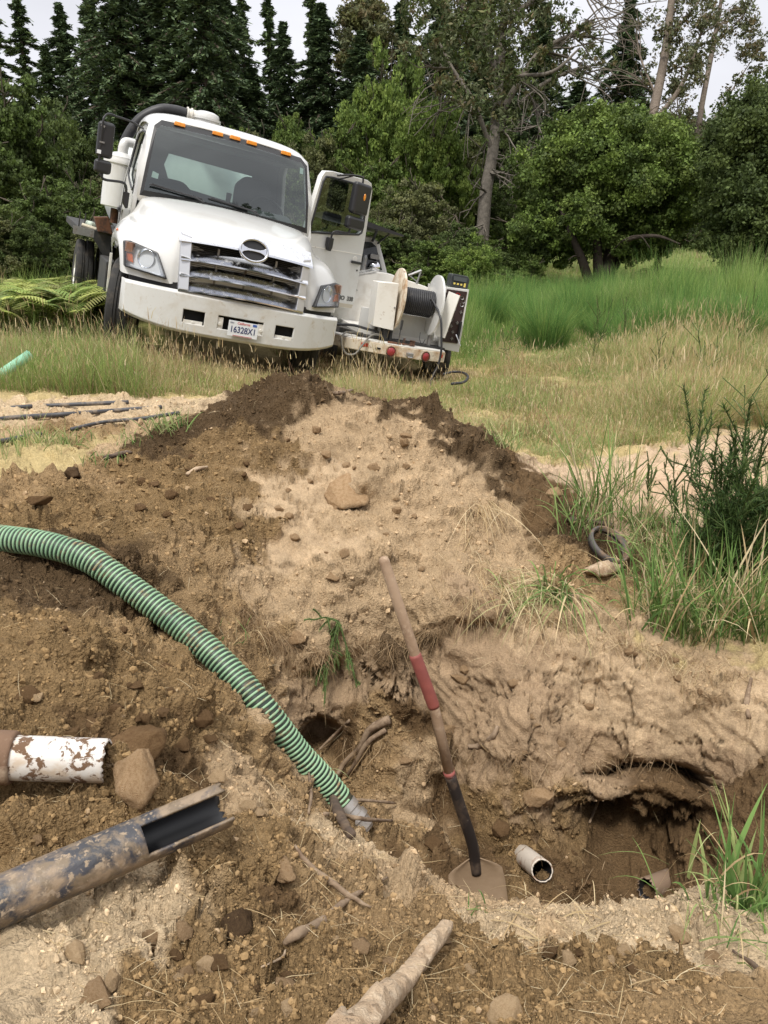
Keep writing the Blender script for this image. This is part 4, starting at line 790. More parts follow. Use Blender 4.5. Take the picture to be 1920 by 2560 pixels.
MB().box((.735,.44,.70),(.03,.03,.24)).build('black_handle', M_black, cc, bevel=.004)
MB().tube([(.70,.43,.66),(.78,.42,.53)],.007,6).build('panel_rod', M_chrome, cc)
MB().prism([(.455,.30,1.15),(.555,.17,1.125),(.470,.17,.61),(.385,.30,.615)],(0,0,0),(.012,.012,0)).build('cabinet_door', M_dirtywhite, cc)
MB().box((.525,.205,1.0),(.028,.012,.09),(0,.12,-.9)).build('door_latch', M_steel, cc)
MB().prism([(.40,.46,1.15),(.50,.46,1.12),(.46,.46,.95),(.40,.46,.9)],(0,0,0),(0,.01,0)).build('cabinet_recess', M_dark, cc)
# control box standing on the cabinet
cx = empty('control_box', (0,0,0)); cx.matrix_world = JET_M @ Matrix.Translation((.645,.58,1.205))
tag(cx, 'black control box with four yellow buttons standing on the service truck cabinet', 'control box')
MB().prism([(-.115,-.06,.0),(.12,-.06,.0),(.125,-.06,.115),(.105,-.03,.155),(-.10,-.03,.155),(-.118,-.06,.115)],(0,0,0),(0,.16,0)).build('case', mat('black_case',(.02,.024,.024),.5), cx, bevel=.01)
MB().box((-.0,-.0645,.105),(.17,.006,.05)).build('display', mat('grey_display',(.07,.085,.09),.2), cx)
for x in (-.065,-.02,.025,.07): MB().box((x,-.065,.045),(.024,.006,.022 if x < .05 else .045)).build('button', mat('yellow_button',(.65,.52,.12),.5), cx)
# angled frame left standing in the bed
MB().tube([(.40,1.5,1.15),(.43,1.5,1.33)],.014,6).tube([(.43,1.5,1.33),(.27,1.5,1.24)],.018,6).tube([(.27,1.5,1.25),(.42,1.5,1.17)],.008,6).build('bed_frame', M_steel, J)
# wheels
wheel(.75,1.15,.26,.33,.20,J,1); wheel(-.75,1.15,.26,.33,.20,J,-1); wheel(.62,3.6,.33,.33,.2,J,1)
MB().box((0,1.6,.42),(1.1,2.6,.12)).build('chassis', M_dark, J)
# ================================================================ PLANTS
PAL = dict(brown=[(.30,.17,.10),(.24,.13,.09),(.36,.22,.14),(.28,.20,.10)],
           dry=[(.56,.45,.22),(.62,.51,.28),(.48,.35,.18),(.52,.36,.23),(.44,.40,.16),(.66,.57,.34)],
           mixed=[(.26,.32,.09),(.36,.36,.13),(.46,.36,.19),(.20,.27,.075),(.46,.32,.22),(.32,.38,.11)],
           green=[(.21,.32,.08),(.27,.38,.10),(.15,.25,.06),(.33,.42,.13),(.23,.31,.09)],
           lush=[(.10,.21,.055),(.14,.27,.07),(.08,.165,.05),(.18,.32,.08)],
           pale=[(.36,.42,.16),(.30,.39,.14),(.44,.45,.22)],
           straw=[(.62,.50,.30),(.56,.43,.24),(.68,.56,.36),(.48,.35,.19)])
M_grass = vmat('grass_blade', .65, .35, spec=.2)
M_leaf = vmat('leaf', .6, .25, spec=.2, tint=(1.32, 1.17, 1.0))
M_needle = vmat('needles', .6, .12, spec=.15, tint=(1.7, 1.5, 1.4))
M_bark = vmat('bark', .9, bump=(24, .8, .03), mul=[(9, .6, 1.25, 8)], spec=.1)
def blades(base, h, w, lean, pal, rng, tipw=.12, seg=2, curl=1.0, az=None):
    """strips: base (n,3), heights, widths, lean amount -> V, F(quads), C"""
    n = len(base); az = rng.uniform(0, 2*PI, n) if az is None else az; d = np.stack([np.cos(az), np.sin(az), 0*az], -1)
    fa = rng.uniform(0, 2*PI, n); s = np.stack([np.cos(fa), np.sin(fa), 0*fa], -1) * .5
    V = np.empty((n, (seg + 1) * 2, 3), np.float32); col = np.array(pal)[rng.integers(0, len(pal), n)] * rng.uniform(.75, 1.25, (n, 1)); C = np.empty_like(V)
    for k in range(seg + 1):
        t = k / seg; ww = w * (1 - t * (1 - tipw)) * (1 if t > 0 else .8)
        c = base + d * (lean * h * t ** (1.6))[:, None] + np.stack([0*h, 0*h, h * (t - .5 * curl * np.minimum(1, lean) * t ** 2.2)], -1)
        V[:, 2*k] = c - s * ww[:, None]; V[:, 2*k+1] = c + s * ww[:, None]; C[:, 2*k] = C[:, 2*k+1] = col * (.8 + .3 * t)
    m = (seg + 1) * 2; b = (np.arange(n) * m)[:, None]
    F_ = np.concatenate([b + np.array([2*k, 2*k+1, 2*k+3, 2*k+2]) for k in range(seg)])
    return V.reshape(-1, 3), F_, C.reshape(-1, 3)
def join(parts):
    V, F_, C = [], [], []; o = 0
    for v, f, c in parts: V.append(v); F_.append(f + o); C.append(c); o += len(v)
    return np.concatenate(V), np.concatenate(F_), np.concatenate(C)
_kind = np.array([q[0] for q in _an]); _grassy = np.isin(_kind, ['G', 'E'])
def grassy(x, y, z):
    q = np.stack([x, y, z], -1); q = q + np.stack([fbm(q, .9, 3, 201), fbm(q, .9, 3, 203), 0*x], -1) * .5
    out = np.empty(len(q), bool)
    for s in range(0, len(q), 20000): out[s:s+20000] = _grassy[((q[s:s+20000, None] - _ap[None]) ** 2).sum(-1).argmin(1)]
    return out
def under(M, x, y, z, bx):
    Mi = np.array(M.inverted()); q = np.stack([x, y, z, 0*x + 1], -1) @ Mi.T
    return (q[:, 0] > bx[0]) & (q[:, 0] < bx[1]) & (q[:, 1] > bx[2]) & (q[:, 1] < bx[3])
def field(name, n, az0, az1, r0, r1, hgt, wid, pals, rng, lean=(.1, .6), check=True, clump=0.0, power=1.0, extra=None, hfun=None):
    a = rng.uniform(az0, az1, n) * PI / 180; r = r0 * (r1 / r0) ** (rng.uniform(0, 1, n) ** power)
    x, y = r * np.sin(a), r * np.cos(a)
    if clump:
        k = max(1, n // 14); ci = rng.integers(0, k, n); x = x[ci] + rng.normal(0, clump, n); y = y[ci] + rng.normal(0, clump, n); r = np.hypot(x, y)
    z = H(x, y) + .05 * fbm(np.stack([x, y, 0*x], -1), 3.2, 3, 3) * (r > 6)
    ok = np.ones(n, bool)
    if check: ok &= grassy(x, y, z)
    ok &= ~under(TRUCK_M, x, y, z, (-.95, .95, .15, 6)) & ~under(JET_M, x, y, z, (-.7, .7, .2, 4))
    x, y, z, r = x[ok], y[ok], z[ok], r[ok]; n = len(x)
    q = np.stack([x, y, 0*x], -1); dens = fbm(q, .8, 3, 301); tone = 1.5 * fbm(q, .7, 4, 311) + rng.normal(0, .16, n)
    h = rng.uniform(*hgt, n) * np.clip(1 + 1.6 * dens, .25, 2.2) * (hfun(x, y) if hfun else 1); w = wid * rng.uniform(.6, 1.4, n) * np.maximum(1, r / 9)
    parts = []; edges = np.linspace(-.35, .35, len(pals) - 1) if len(pals) > 1 else []; idx = np.digitize(tone, edges)
    for k, pl_ in enumerate(pals):
        m = idx == k
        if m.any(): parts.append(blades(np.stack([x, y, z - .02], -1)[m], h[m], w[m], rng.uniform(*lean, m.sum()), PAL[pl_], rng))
    # seed heads on some
    if extra:
        m = rng.uniform(0, 1, n) < extra; hb = np.stack([x, y, z + h * .85], -1)[m]
        parts.append(blades(hb, h[m] * .20, w[m] * 1.7, rng.uniform(.05, .6, m.sum()), PAL['straw'] + PAL['dry'][:3], rng, tipw=.2))
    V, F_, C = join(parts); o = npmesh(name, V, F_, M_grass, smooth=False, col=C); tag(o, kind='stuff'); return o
g1 = np.random.default_rng(11)
sm = lambda t: np.clip(t, 0, 1) ** 2 * (3 - 2 * np.clip(t, 0, 1))
hf = lambda x, y: .42 + .58 * sm((x - .9 - .12 * y) / 1.2) 
field('dry_grass', 150000, -2, 29, 5.4, 13, (.08, .42), .0046, ['mixed', 'dry', 'straw', 'dry', 'pale'], g1, (.2, 1.1), extra=.10, hfun=hf)
field('meadow_grass', 90000, -29, 1, 5.4, 12.5, (.05, .26), .0045, ['mixed', 'straw', 'dry', 'green', 'dry', 'brown'], g1, (.1, 1.2), extra=.10)
field('weed_stems', 5000, -29, 29, 6, 12.5, (.16, .42), .0050, ['brown', 'straw', 'brown'], g1, (.05, .5), clump=.14, extra=.5)
field('green_grass', 24000, -29, 29, 5.0, 12, (.14, .36), .0065, ['green', 'pale'], g1, (.1, .6), clump=.09, hfun=lambda x, y: .6 + .4 * sm((x - 1.5) / 1.5))
field('tall_green_grass', 200000, 5, 30, 11.5, 30, (.35, .80), .0050, ['green', 'pale', 'green', 'lush', 'green'], g1, (.05, .4), clump=.18, hfun=lambda x, y: (.25 + .75 * sm((y - 11.5 + .5 * np.sin(x * 3)) / 4)) * (1 - .72 * sm((y - 15) / 8)) * (.55 + .9 * np.clip(.5 + 1.2 * fbm(np.stack([x, y, 0*x], -1), .9, 3, 404), 0, 1)))
field('tall_field_grass', 60000, 8, 30, 8.2, 15, (.22, .50), .0045, ['pale', 'green', 'dry', 'green', 'mixed'], g1, (.1, .7), extra=.12, hfun=lambda x, y: (.35 + .65 * sm((x - .14 * y - .6) / 1.5)) * (.5 + .5 * sm((y - 7.6) / 3)))
field('mixed_field_grass', 40000, 4, 30, 6.2, 10, (.12, .40), .005, ['pale', 'green', 'mixed'], g1, (.1, .8), extra=.1, hfun=hf)
field('left_green_grass', 14000, -30, -17, 6.8, 12, (.12, .34), .0045, ['green', 'pale', 'mixed', 'green'], g1, (.1, .6))
field('far_grass', 90000, 4, 32, 24, 62, (.15, .4), .007, ['pale', 'pale', 'mixed', 'green'], g1, (.1, .5), check=False)
field('rear_meadow_grass', 60000, -30, 6, 11.5, 26, (.2, .5), .006, ['mixed', 'green', 'pale'], g1, (.1, .6), check=False)
# fountains of fine green broom stems out in the meadow
def broom(name, rng, n=1500, R0=.42, h=1.0):
    a = rng.uniform(0, 2*PI, n); r = R0 * .55 * np.sqrt(rng.random(n)); base = np.stack([r*np.cos(a), r*np.sin(a), -.05 + 0*a], -1); hh = h * rng.uniform(.45, 1.05, n) * (1 - .35 * (r / R0) ** 2)
    return npmesh(name, *(lambda V, F_, C: (V, F_, M_grass, None, False, C))(*blades(base, hh, .0065 * rng.uniform(.6, 1.4, n), rng.uniform(.05, .6, n), PAL['lush'] * 3 + PAL['green'], rng, az=a + rng.normal(0, .5, n))))
gq = np.random.default_rng(77)
BP = [broom('broom_tuft', gq), broom('broom_tuft', gq, 1200, .5, .85), broom('broom_tuft', gq, 1700, .38, 1.1)]
bt = [(1350,830,13.0,1.15),(1300,780,17,1.0),(1420,790,15,1.2),(1500,800,13.5,.8),(1560,820,12.5,.9),(1640,800,13,1.0),(1480,760,18,1.2),(1600,760,17,1.2),(1700,790,14,1.1),(1760,770,15,1.1),(1820,800,13,1.1),(1900,780,14,1.2),(1380,740,21,1.2),(1650,745,20,1.2),(1750,740,22,1.2),(1850,735,22,1.2),(1550,735,22,1.2)] + [(gq.uniform(1180, 1950), 0, gq.uniform(12.5, 25), gq.uniform(.7, 1.25)) for _ in range(70)]
for i, (u, v, d, s_) in enumerate(bt):
    x, y = (u - 960) / 2000 * d, d * .99
    o = BP[i] if i < 3 else BP[i % 3].copy()
    if i >= 3: COL.objects.link(o)
    o.location = (x, y, float(H(x, y)[0])); o.rotation_euler = (0, 0, gq.uniform(0, 6.3)); o.scale = (s_ * 1.1, s_ * 1.1, s_)
    tag(o, 'fountain-shaped tuft of fine green broom stems in the meadow right of the service truck', 'broom tuft', 'broom tufts in the meadow')
# ---------------------------------------------------------------- ferns at the left
def fern_mesh(name, rng, n=8, L=.72):
    parts = []
    for k in range(n):
        a = rng.uniform(0, 2*PI); l = L * rng.uniform(.7, 1.15); d = np.array([math.cos(a), math.sin(a), 0]); sd = np.array([-math.sin(a), math.cos(a), 0])
        m = 22; t = np.linspace(.12, 1, m)
        spine = d[None] * (l * .55 * t ** 1.7)[:, None] + np.array([0, 0, 1])[None] * (l * (1.05 * t - .45 * t ** 2.6))[:, None]
        V = []; C = []; col = np.array([(.18,.27,.07),(.26,.35,.10),(.13,.21,.06),(.34,.42,.14),(.22,.25,.10)][rng.integers(0, 5)]) * rng.uniform(.7, 1.25)
        for s in (-1, 1):
            pl_ = .24 * l * np.sin(PI * (1 - t) ** .75 * .93 + .1) ** 1.0
            tip = spine + s * sd[None] * pl_[:, None] + d[None] * (.25 * pl_)[:, None] - np.array([0, 0, .22])[None] * pl_[:, None]
            w = .014
            for i in range(m):
                V += [spine[i] - d * w, spine[i] + d * w, tip[i] + d * w * .5, tip[i] - d * w * .2]; C += [col] * 4
        n4 = len(V) // 4; parts.append((np.array(V), np.arange(n4 * 4).reshape(-1, 4), np.array(C)))
    V, F_, C = join(parts); return npmesh(name, V, F_, M_leaf, smooth=False, col=C)
gf = np.random.default_rng(21)
FP = [fern_mesh('bracken_fern', gf) for _ in range(4)]
spots = []
for k in range(150):
    u, d = gf.uniform(-60, 290), gf.uniform(9.6, 15)
    x = (u - 960) / 2000 * d * 1.0; y = math.sqrt(max(1, d * d * .98))
    if k < 40: u = gf.uniform(100, 285); x = (u - 960) / 2000 * 9.9; y = gf.uniform(9.3, 11.2)
    xx, yy = np.array([x]), np.array([y]); zz = H(xx, yy)
    if under(TRUCK_M, xx, yy, zz, (-1.15, 1.2, -.1, 6))[0]: continue
    spots.append((x, y, float(zz[0])))
spots = sorted(spots, key=lambda q: q[1])
for i, q in enumerate(spots):
    o = FP[i] if i < 4 else FP[i % 4].copy()
    if i >= 4: COL.objects.link(o)
    o.location = (q[0], q[1], q[2] - .03); o.rotation_euler = (0, 0, gf.uniform(0, 6.28)); s_ = gf.uniform(.75, 1.3); o.scale = (s_, s_, s_)
    tag(o, 'green bracken fern among the ferns left of the tipped truck', 'fern', 'bracken ferns left of the truck')
# ---------------------------------------------------------------- trees
def quads(c, nrm_, up, sx_, sy_, col):
    """leaf-sized faces: centre, normal, up hint, half sizes"""
    s = np.cross(nrm_, up); s /= (np.linalg.norm(s, axis=1, keepdims=True) + 1e-9); t = np.cross(s, nrm_); t /= (np.linalg.norm(t, axis=1, keepdims=True) + 1e-9)
    sx_ = np.broadcast_to(sx_, (len(c),))[:, None]; sy_ = np.broadcast_to(sy_, (len(c),))[:, None]
    V = np.stack([c - t * sy_, c + s * sx_, c + t * sy_ * 1.1, c - s * sx_], 1).reshape(-1, 3)
    return V, np.arange(len(c) * 4).reshape(-1, 4), np.repeat(col, 4, 0)
def rnd_dir(n, rng):
    v = rng.normal(size=(n, 3)); return v / np.linalg.norm(v, axis=1, keepdims=True)
def skeleton(rng, h, trunk_r, lean=(0, 0), nlimb=9, first=.35, spread=.6, depth=3, wob=.06, up=.55, bot=None, limb_len=.45):
    """tapered trunk with limbs; returns tube list [(pts, radii)] and tips (pos, level)"""
    tubes, tips = [], []
    n = 12; t = np.linspace(0, 1, n); ph = rng.uniform(0, 6)
    tr = np.stack([lean[0] * t + wob * h * .3 * np.sin(3.1 * t + ph) * t, lean[1] * t + wob * h * .3 * np.cos(2.7 * t + ph) * t, h * t], -1)
    tubes.append((tr, trunk_r * (1 - t * .88) * (1 + .5 * np.exp(-t * 22))))
    def branch(p0, d, L, r, lv):
        m = 6; pts = [p0]; dd = d.copy()
        for k in range(m):
            dd = dd + rng.normal(0, .20, 3) + np.array([0, 0, (up - .5) * .35]); dd /= np.linalg.norm(dd); pts.append(pts[-1] + dd * L / m)
        pts = np.array(pts); tubes.append((pts, r * np.linspace(1, .25, m + 1)))
        if lv >= depth: tips.append(pts[-1]); tips.append(pts[3]); return
        tips.append(pts[-1])
        for k in range(3 if lv < depth - 1 else 2):
            i = rng.integers(2, m + 1); v = rnd_dir(1, rng)[0]; v = pts[min(i, m)] - pts[min(i, m) - 1]; v = v / np.linalg.norm(v) + rnd_dir(1, rng)[0] * .8; v /= np.linalg.norm(v)
            branch(pts[i], v, L * rng.uniform(.45, .7), r * .45, lv + 1)
    for k in range(nlimb):
        f_ = first + (1 - first) * (k + rng.random()) / nlimb; i = min(n - 2, int(f_ * (n - 1))); fr_ = f_ * (n - 1) - i
        p0 = tr[i] * (1 - fr_) + tr[min(i + 1, n - 1)] * fr_; a = k * 2.4 + rng.uniform(-.5, .5)
        d = np.array([math.cos(a) * spread, math.sin(a) * spread, up + rng.uniform(-.15, .3)]); d /= np.linalg.norm(d)
        branch(p0, d, h * limb_len * (1.15 - .7 * (f_ - first) / (1 - first + 1e-6)) * rng.uniform(.75, 1.15), trunk_r * (1 - f_ * .85) * .55, 1)
    tips.append(tr[-1]); return tubes, np.array(tips)
def tubes_mesh(name, tubes, col, parent, n=7, minr=0.0):
    V, F_ = [], []; o = 0
    for pts, r in tubes:
        if max(r) < minr: continue
        k = 5 if max(r) < .05 else n; v, f = tube_data(pts, np.maximum(r, .004), k, False); V += [tuple(q) for q in v]; F_ += [tuple(i + o for i in ff) for ff in f]; o = len(V)
    V = np.array([tuple(q) for q in V]); C = np.array(col)[None] * (1 + .25 * vnoise(V * np.array([2, 2, .5]), 5)[:, None])
    return npmesh(name, V, np.array(F_), M_bark, parent, True, C)
GRN = dict(dark=[(.052,.084,.030),(.066,.102,.034),(.042,.068,.027),(.080,.118,.040)],
           mid=[(.072,.122,.034),(.092,.150,.040),(.060,.104,.032),(.12,.175,.05)],
           bright=[(.110,.185,.044),(.145,.225,.055),(.088,.150,.040),(.17,.245,.07)],
           grey=[(.105,.128,.066),(.082,.105,.052),(.135,.155,.088),(.068,.086,.042)],
           olive=[(.105,.125,.046),(.076,.098,.038),(.125,.14,.06),(.10,.092,.046)],
           fir=[(.042,.072,.038),(.055,.090,.045),(.070,.110,.052),(.036,.058,.034)],
           euc=[(.085,.11,.065),(.065,.085,.046),(.11,.135,.085),(.12,.10,.06)])
def clumps(cent, n, rad, size, pal, rng, shell=.35, flat=.75, stretch=1.0):
    """n leaves in each of the round clumps; top side lighter only by light, never by colour"""
    k = len(cent); ci = np.repeat(np.arange(k), n); d = rnd_dir(k * n, rng); rr = (1 - shell * rng.random(k * n) ** 1.5) * np.broadcast_to(rad, (k,))[ci] * (1 + .25 * rng.normal(size=k*n) * .5)
    off = d * rr[:, None]; off[:, 2] *= flat; c = np.asarray(cent)[ci] + off
    nn = d * .7 + rnd_dir(k * n, rng) * .8; nn /= np.linalg.norm(nn, axis=1, keepdims=True)
    up = rnd_dir(k * n, rng); pc = np.array(pal)[rng.integers(0, len(pal), k)][ci]; col = (pc * .6 + np.array(pal)[rng.integers(0, len(pal), k * n)] * .4) * rng.uniform(.7, 1.35, (k*n, 1))
    s = size * rng.uniform(.6, 1.4, k * n)
    return quads(c, nn, up, s * .5, s * .75 * stretch, col)
def tree(name, trunk, crown_parts, barkcol, label=None, cat='tree', group=None, leafmat=None, loc=(0, 0, 0)):
    r = empty(name, loc)
    if trunk: tubes_mesh('trunk', trunk, barkcol, r)
    if crown_parts:
        V, F_, C = join(crown_parts); npmesh('crown', V, F_, leafmat or M_leaf, r, False, C)
    return r
def broadleaf(seed, pal, R_=1.0, h=1.0, nl=38, leaves=900, size=.0125, base=.08, squat=.55):
    """a dense crown, unit height, of many lobes on a rounded outline; returns an Empty"""
    rng = np.random.default_rng(seed); d = rnd_dir(nl, rng); rr = rng.random(nl) ** .33
    c = d * rr[:, None] * np.array([.34, .34, .36]) * np.array([R_, R_, 1]); c[:, 2] = base + .47 + c[:, 2]
    c[:, :2] *= (1.15 - np.abs(c[:, 2:3] - .45))
    rad = rng.uniform(.08, .16, nl)
    low = np.stack([rng.uniform(-.3, .3, nl // 2) * R_, rng.uniform(-.3, .3, nl // 2) * R_, rng.uniform(.05, .3, nl // 2)], -1)
    cc = np.concatenate([c, low]); rad = np.concatenate([rad, rng.uniform(.07, .12, len(low))])
    sub = []; srad = []
    for q, r_ in zip(cc, rad):      # each lobe is broken into smaller tufts
        m = 14; dd = rnd_dir(m, rng); dd[:, 2] = dd[:, 2] * .8 + .15; sub.append(q + dd * r_ * .85); srad += list(rng.uniform(.18, .42, m) * r_)
    sub = np.concatenate(sub); srad = np.array(srad)
    parts = [clumps(sub, leaves // 14, srad, size, pal, rng, .8, .7)]
    sk_, tips = skeleton(rng, .85, .022, nlimb=8, first=.15, depth=2, spread=.8, limb_len=.5)
    return tree('broadleaf_tree', sk_, parts, (.10, .085, .065))
def conifer(seed, pal, R_=.17, nb=230, sp=46, droop=.35, sparse=0.0, size=.0085, lowest=.06):
    rng = np.random.default_rng(seed); C_, N_, U_ = [], [], []; tubes = [(np.array([[0,0,0],[.004,0,.5],[0,0,1.0]]), np.array([.014,.008,.0015]))]
    for k in range(nb):
        z = lowest + (1 - lowest) * (k + rng.random()) / nb; a = k * 2.39996 + rng.uniform(-.4, .4)
        L = R_ * ((1 - z) ** .80 * rng.uniform(.3, 1.35) + .012)
        if rng.random() < sparse: L *= .55
        d = np.array([math.cos(a), math.sin(a), 0]); m = sp; t = rng.random(m) ** .7
        p_ = np.array([0, 0, z]) + d[None] * (L * t)[:, None] + np.array([0, 0, 1])[None] * (L * (.25 * t - droop * 1.6 * t ** 2))[:, None]
        p_ = p_ + rng.normal(0, .0035 + .035 * L, (m, 3)) * np.array([1, 1, .35]); p_[:, 2] -= rng.random(m) ** 2 * .014
        C_.append(p_); tubes.append((np.array([[0, 0, z], d * L * .5 + [0, 0, z - .02 * L], d * L * .95 + [0, 0, z + L * (.25 - droop * 1.45)]]), np.array([.0022, .0015, .0006])))
        o_ = d[None] + rng.normal(0, .5, (m, 3)); o_[:, 2] -= .35; U_.append(o_)
    c = np.concatenate(C_); u_ = np.concatenate(U_); nn = rnd_dir(len(c), rng); nn[:, 2] = np.abs(nn[:, 2]) + .4; nn /= np.linalg.norm(nn, axis=1, keepdims=True)
    col = np.array(pal)[rng.integers(0, len(pal), len(c))] * rng.uniform(.75, 1.3, (len(c), 1)); s = size * rng.uniform(.6, 1.4, len(c))
    V, F_, C = quads(c, nn, u_, s * .32, s * .9, col)
    r = empty('conifer_tree'); tubes_mesh('trunk', tubes, (.09, .07, .055), r); npmesh('crown', V, F_, M_needle, r, False, C); return r
def copy_tree(o):
    c = o.copy(); COL.objects.link(c)
    for ch in list(o.children): q = ch.copy(); COL.objects.link(q); q.parent = c
    return c
def zat(v, d): return CAMZ + d * ((1280 - v) / 2000 * CT - ST)
used = {}
def put(proto, u, vtop, d, wpx, label, cat, group, rot=None, hw=1.0, key=None, sink=.15):
    """stand a unit-height tree so that its crown top and width are those seen at (u, vtop)"""
    b = (1280 - 640) / 2000; x = (u - 960) / 2000 * d; y = d * (CT + b * ST); g = float(H(x, y)[0]) - sink; ht = zat(vtop, d) * 1.0
    hgt = max(.5, ht - g); s_ = (wpx / 2000 * d) / hw
    o = proto if not used.get(proto.name) else copy_tree(proto); used[proto.name] = True
    o.location = (x, y, g); o.scale = (s_, s_, hgt); o.rotation_euler = (0, 0, rot if rot is not None else random.uniform(0, 6.28)); tag(o, label, cat, group); return o
# ================================================================ FOREST
CN = [conifer(1, GRN['fir'], .17, 150, 230), conifer(2, GRN['fir'], .21, 170, 260, .42), conifer(3, GRN['fir'] + GRN['dark'][:2], .15, 100, 130, .25, .35, lowest=.25)]
con = [(-30,60,58,150,0),(45,12,56,150,2),(118,8,60,120,2),(170,150,52,120,0),(214,60,60,120,0),(283,30,58,140,1),(340,-70,46,190,1),(415,-120,48,170,1),(478,-90,46,190,0),(545,-110,44,190,1),(590,-10,50,160,0),
 (631,5,60,110,2),(694,12,60,110,2),(725,100,54,120,0),(795,-8,60,110,2),(815,62,54,170,1),(870,230,52,150,1),(905,120,50,150,0),(1524,38,50,150,1),(1000,60,56,160,0),(1090,-30,58,150,1),(1180,30,60,170,1),(650,200,50,170,1),(1330,60,56,150,0),(1250,180,52,170,1),(1420,230,56,170,0),(1770,340,58,90,0)]
for u, vt, d, w, k in con:
    put(CN[k], u, vt, d, w * 1.25, {0:'dark narrow conifer rising in the forest behind the trucks', 1:'dark dense conifer with broad drooping skirt in the forest behind', 2:'thin sparse conifer with a see-through top against the sky'}[k], 'conifer', 'conifers of the forest', hw=[.21, .25, .20][k])
BL = [broadleaf(11, GRN['dark'] + GRN['mid'][:2], leaves=1100), broadleaf(12, GRN['mid'], leaves=1100), broadleaf(13, GRN['bright'] + GRN['mid'][:1], leaves=1100), broadleaf(14, GRN['grey'] + GRN['olive'][:2], leaves=1100), broadleaf(15, GRN['dark'], leaves=1000)]
brd = [(40,150,27,330,0),(-60,260,24,300,0),(170,260,30,260,4),(210,420,24,230,0),(330,330,36,230,1),(270,440,28,200,3),(450,380,38,220,1),(120,430,21,260,0),(560,330,44,220,4),(660,330,42,190,3),(600,300,38,150,1),(740,270,40,170,1),(800,330,34,190,3),(720,390,30,180,4),
 (860,300,34,200,1),(950,150,36,210,2),(1010,120,38,190,1),(1080,200,34,210,2),(1120,330,36,230,3),(960,380,28,230,1),(880,450,25,210,3),(1040,440,26,230,3),(1170,420,36,200,1),(1250,300,38,250,4),(1240,460,36,190,4),(1100,530,26,150,0),(980,560,24,200,4),(860,560,23,190,0),
 (1350,330,44,230,0),(1700,450,46,160,4),(1790,520,50,120,0),(500,310,34,140,1),(400,300,36,170,4),(1400,420,46,240,4),(1560,420,50,240,0)]
LB = ['dark green dense tree at the edge of the forest', 'mid green broadleaf tree of the forest edge', 'bright green pointed tree standing out of the forest edge', 'grey-green mottled tree of the forest edge', 'very dark leafy tree deep in the forest edge']
for u, vt, d, w, k in brd: put(BL[k], u, vt, d, w * 1.15, LB[k], 'tree', 'broadleaf trees of the forest edge', hw=.95)
# understorey bushes
gb = np.random.default_rng(31)
for i in range(30):
    u = -40 + i * 44 + gb.uniform(-15, 15); d = gb.uniform(21, 27) if u > 800 else gb.uniform(17, 23)
    k = int(gb.integers(0, 5)); k = 4 if k == 2 else k
    put(BL[k], u, gb.uniform(520, 600), d, gb.uniform(150, 230), 'low ' + ['dark green','mid green','','grey-green','very dark'][k] + ' bush growing at the foot of the forest', 'bush', 'bushes at the foot of the forest', hw=.9)
for (u, vt, d, w, k) in ((1190,585,19,170,2),(1230,600,20,120,1),(1330,640,24,110,1)):
    put(BL[k], u, vt, d, w, ('bright' if k == 2 else 'mid') + ' green leafy bush at the meadow edge beside the service truck', 'bush', 'bushes at the meadow edge', hw=.9)
for (u, vt, d, w, k) in ((1370,800,12.5,110,1),(1560,760,15,150,1),(1640,660,30,110,1)):
    put(BL[k], u, vt, d, w, 'rounded dark green broom bush out in the tall grass', 'bush', 'broom bushes in the meadow', hw=.95)
# far woods closing the view
gw = np.random.default_rng(41); n = 900; a = np.radians(gw.uniform(-36, 36, n)); d = gw.uniform(68, 80, n); x, y = d * np.sin(a), d * np.cos(a); g = H(x, y); z = g + gw.uniform(0, 9.5, n)
fw = npmesh('far_woods', *clumps(np.stack([x, y, z], -1), 60, gw.uniform(1, 2.2, n), .45, GRN['dark'], gw, .9, .9)[:2], M_leaf, smooth=False, col=None)
bpy.data.objects.remove(fw)
V_, F_, C_ = clumps(np.stack([x, y, z], -1), 60, gw.uniform(1, 2.2, n), .45, GRN['dark'], gw, .9, .9)
tag(npmesh('far_woods', V_, F_, M_leaf, smooth=False, col=C_), kind='stuff')
# ---- the round oak with several stems
def at(u, v, d): return P(u, v, d)
def special(name, base_uv, d, paths, tipsets, bark, label, cat, leafpal, leafsize, nleaf, rad, stretch=1.0, extra_tubes=(), depth_jit=1.0, flat=.8, group=None, shell=.8, sub=7):
    """limbs that follow what is seen of this tree (u, v, depth offset in metres, radius); crown tufts set round limb ends"""
    rng = np.random.default_rng(int(base_uv[0])); b = P(base_uv[0], base_uv[1], d); 
    r = empty(name, tuple(b)); tubes = []
    for path in paths:
        pts = [P(q[0], q[1], d + q[2]) - b for q in path]; pp = spline(pts, 5); rad_ = np.interp(np.linspace(0, 1, len(pp)), np.linspace(0, 1, len(path)), [q[3] for q in path])
        tubes.append((np.array([tuple(x) for x in pp]), rad_))
    tubes += [(np.asarray(t_[0]), t_[1]) for t_ in extra_tubes]
    tubes_mesh('trunk', tubes, bark, r, 9)
    c = []; rr = []
    for (u, v, dd, R0) in tipsets:
        q = P(u, v, d + dd) - b
        dirs = rnd_dir(sub, rng); c.append(q + dirs * R0 * .8 * np.array([1, 1, .8])); rr += list(rng.uniform(.35, .6, sub) * R0)
    V, F_, C = clumps(np.concatenate(c), nleaf, np.array(rr), leafsize, leafpal, rng, shell, flat, stretch)
    npmesh('crown', V, F_, M_leaf, r, False, C); tag(r, label, cat, group); return r
rg = np.random.default_rng(51)
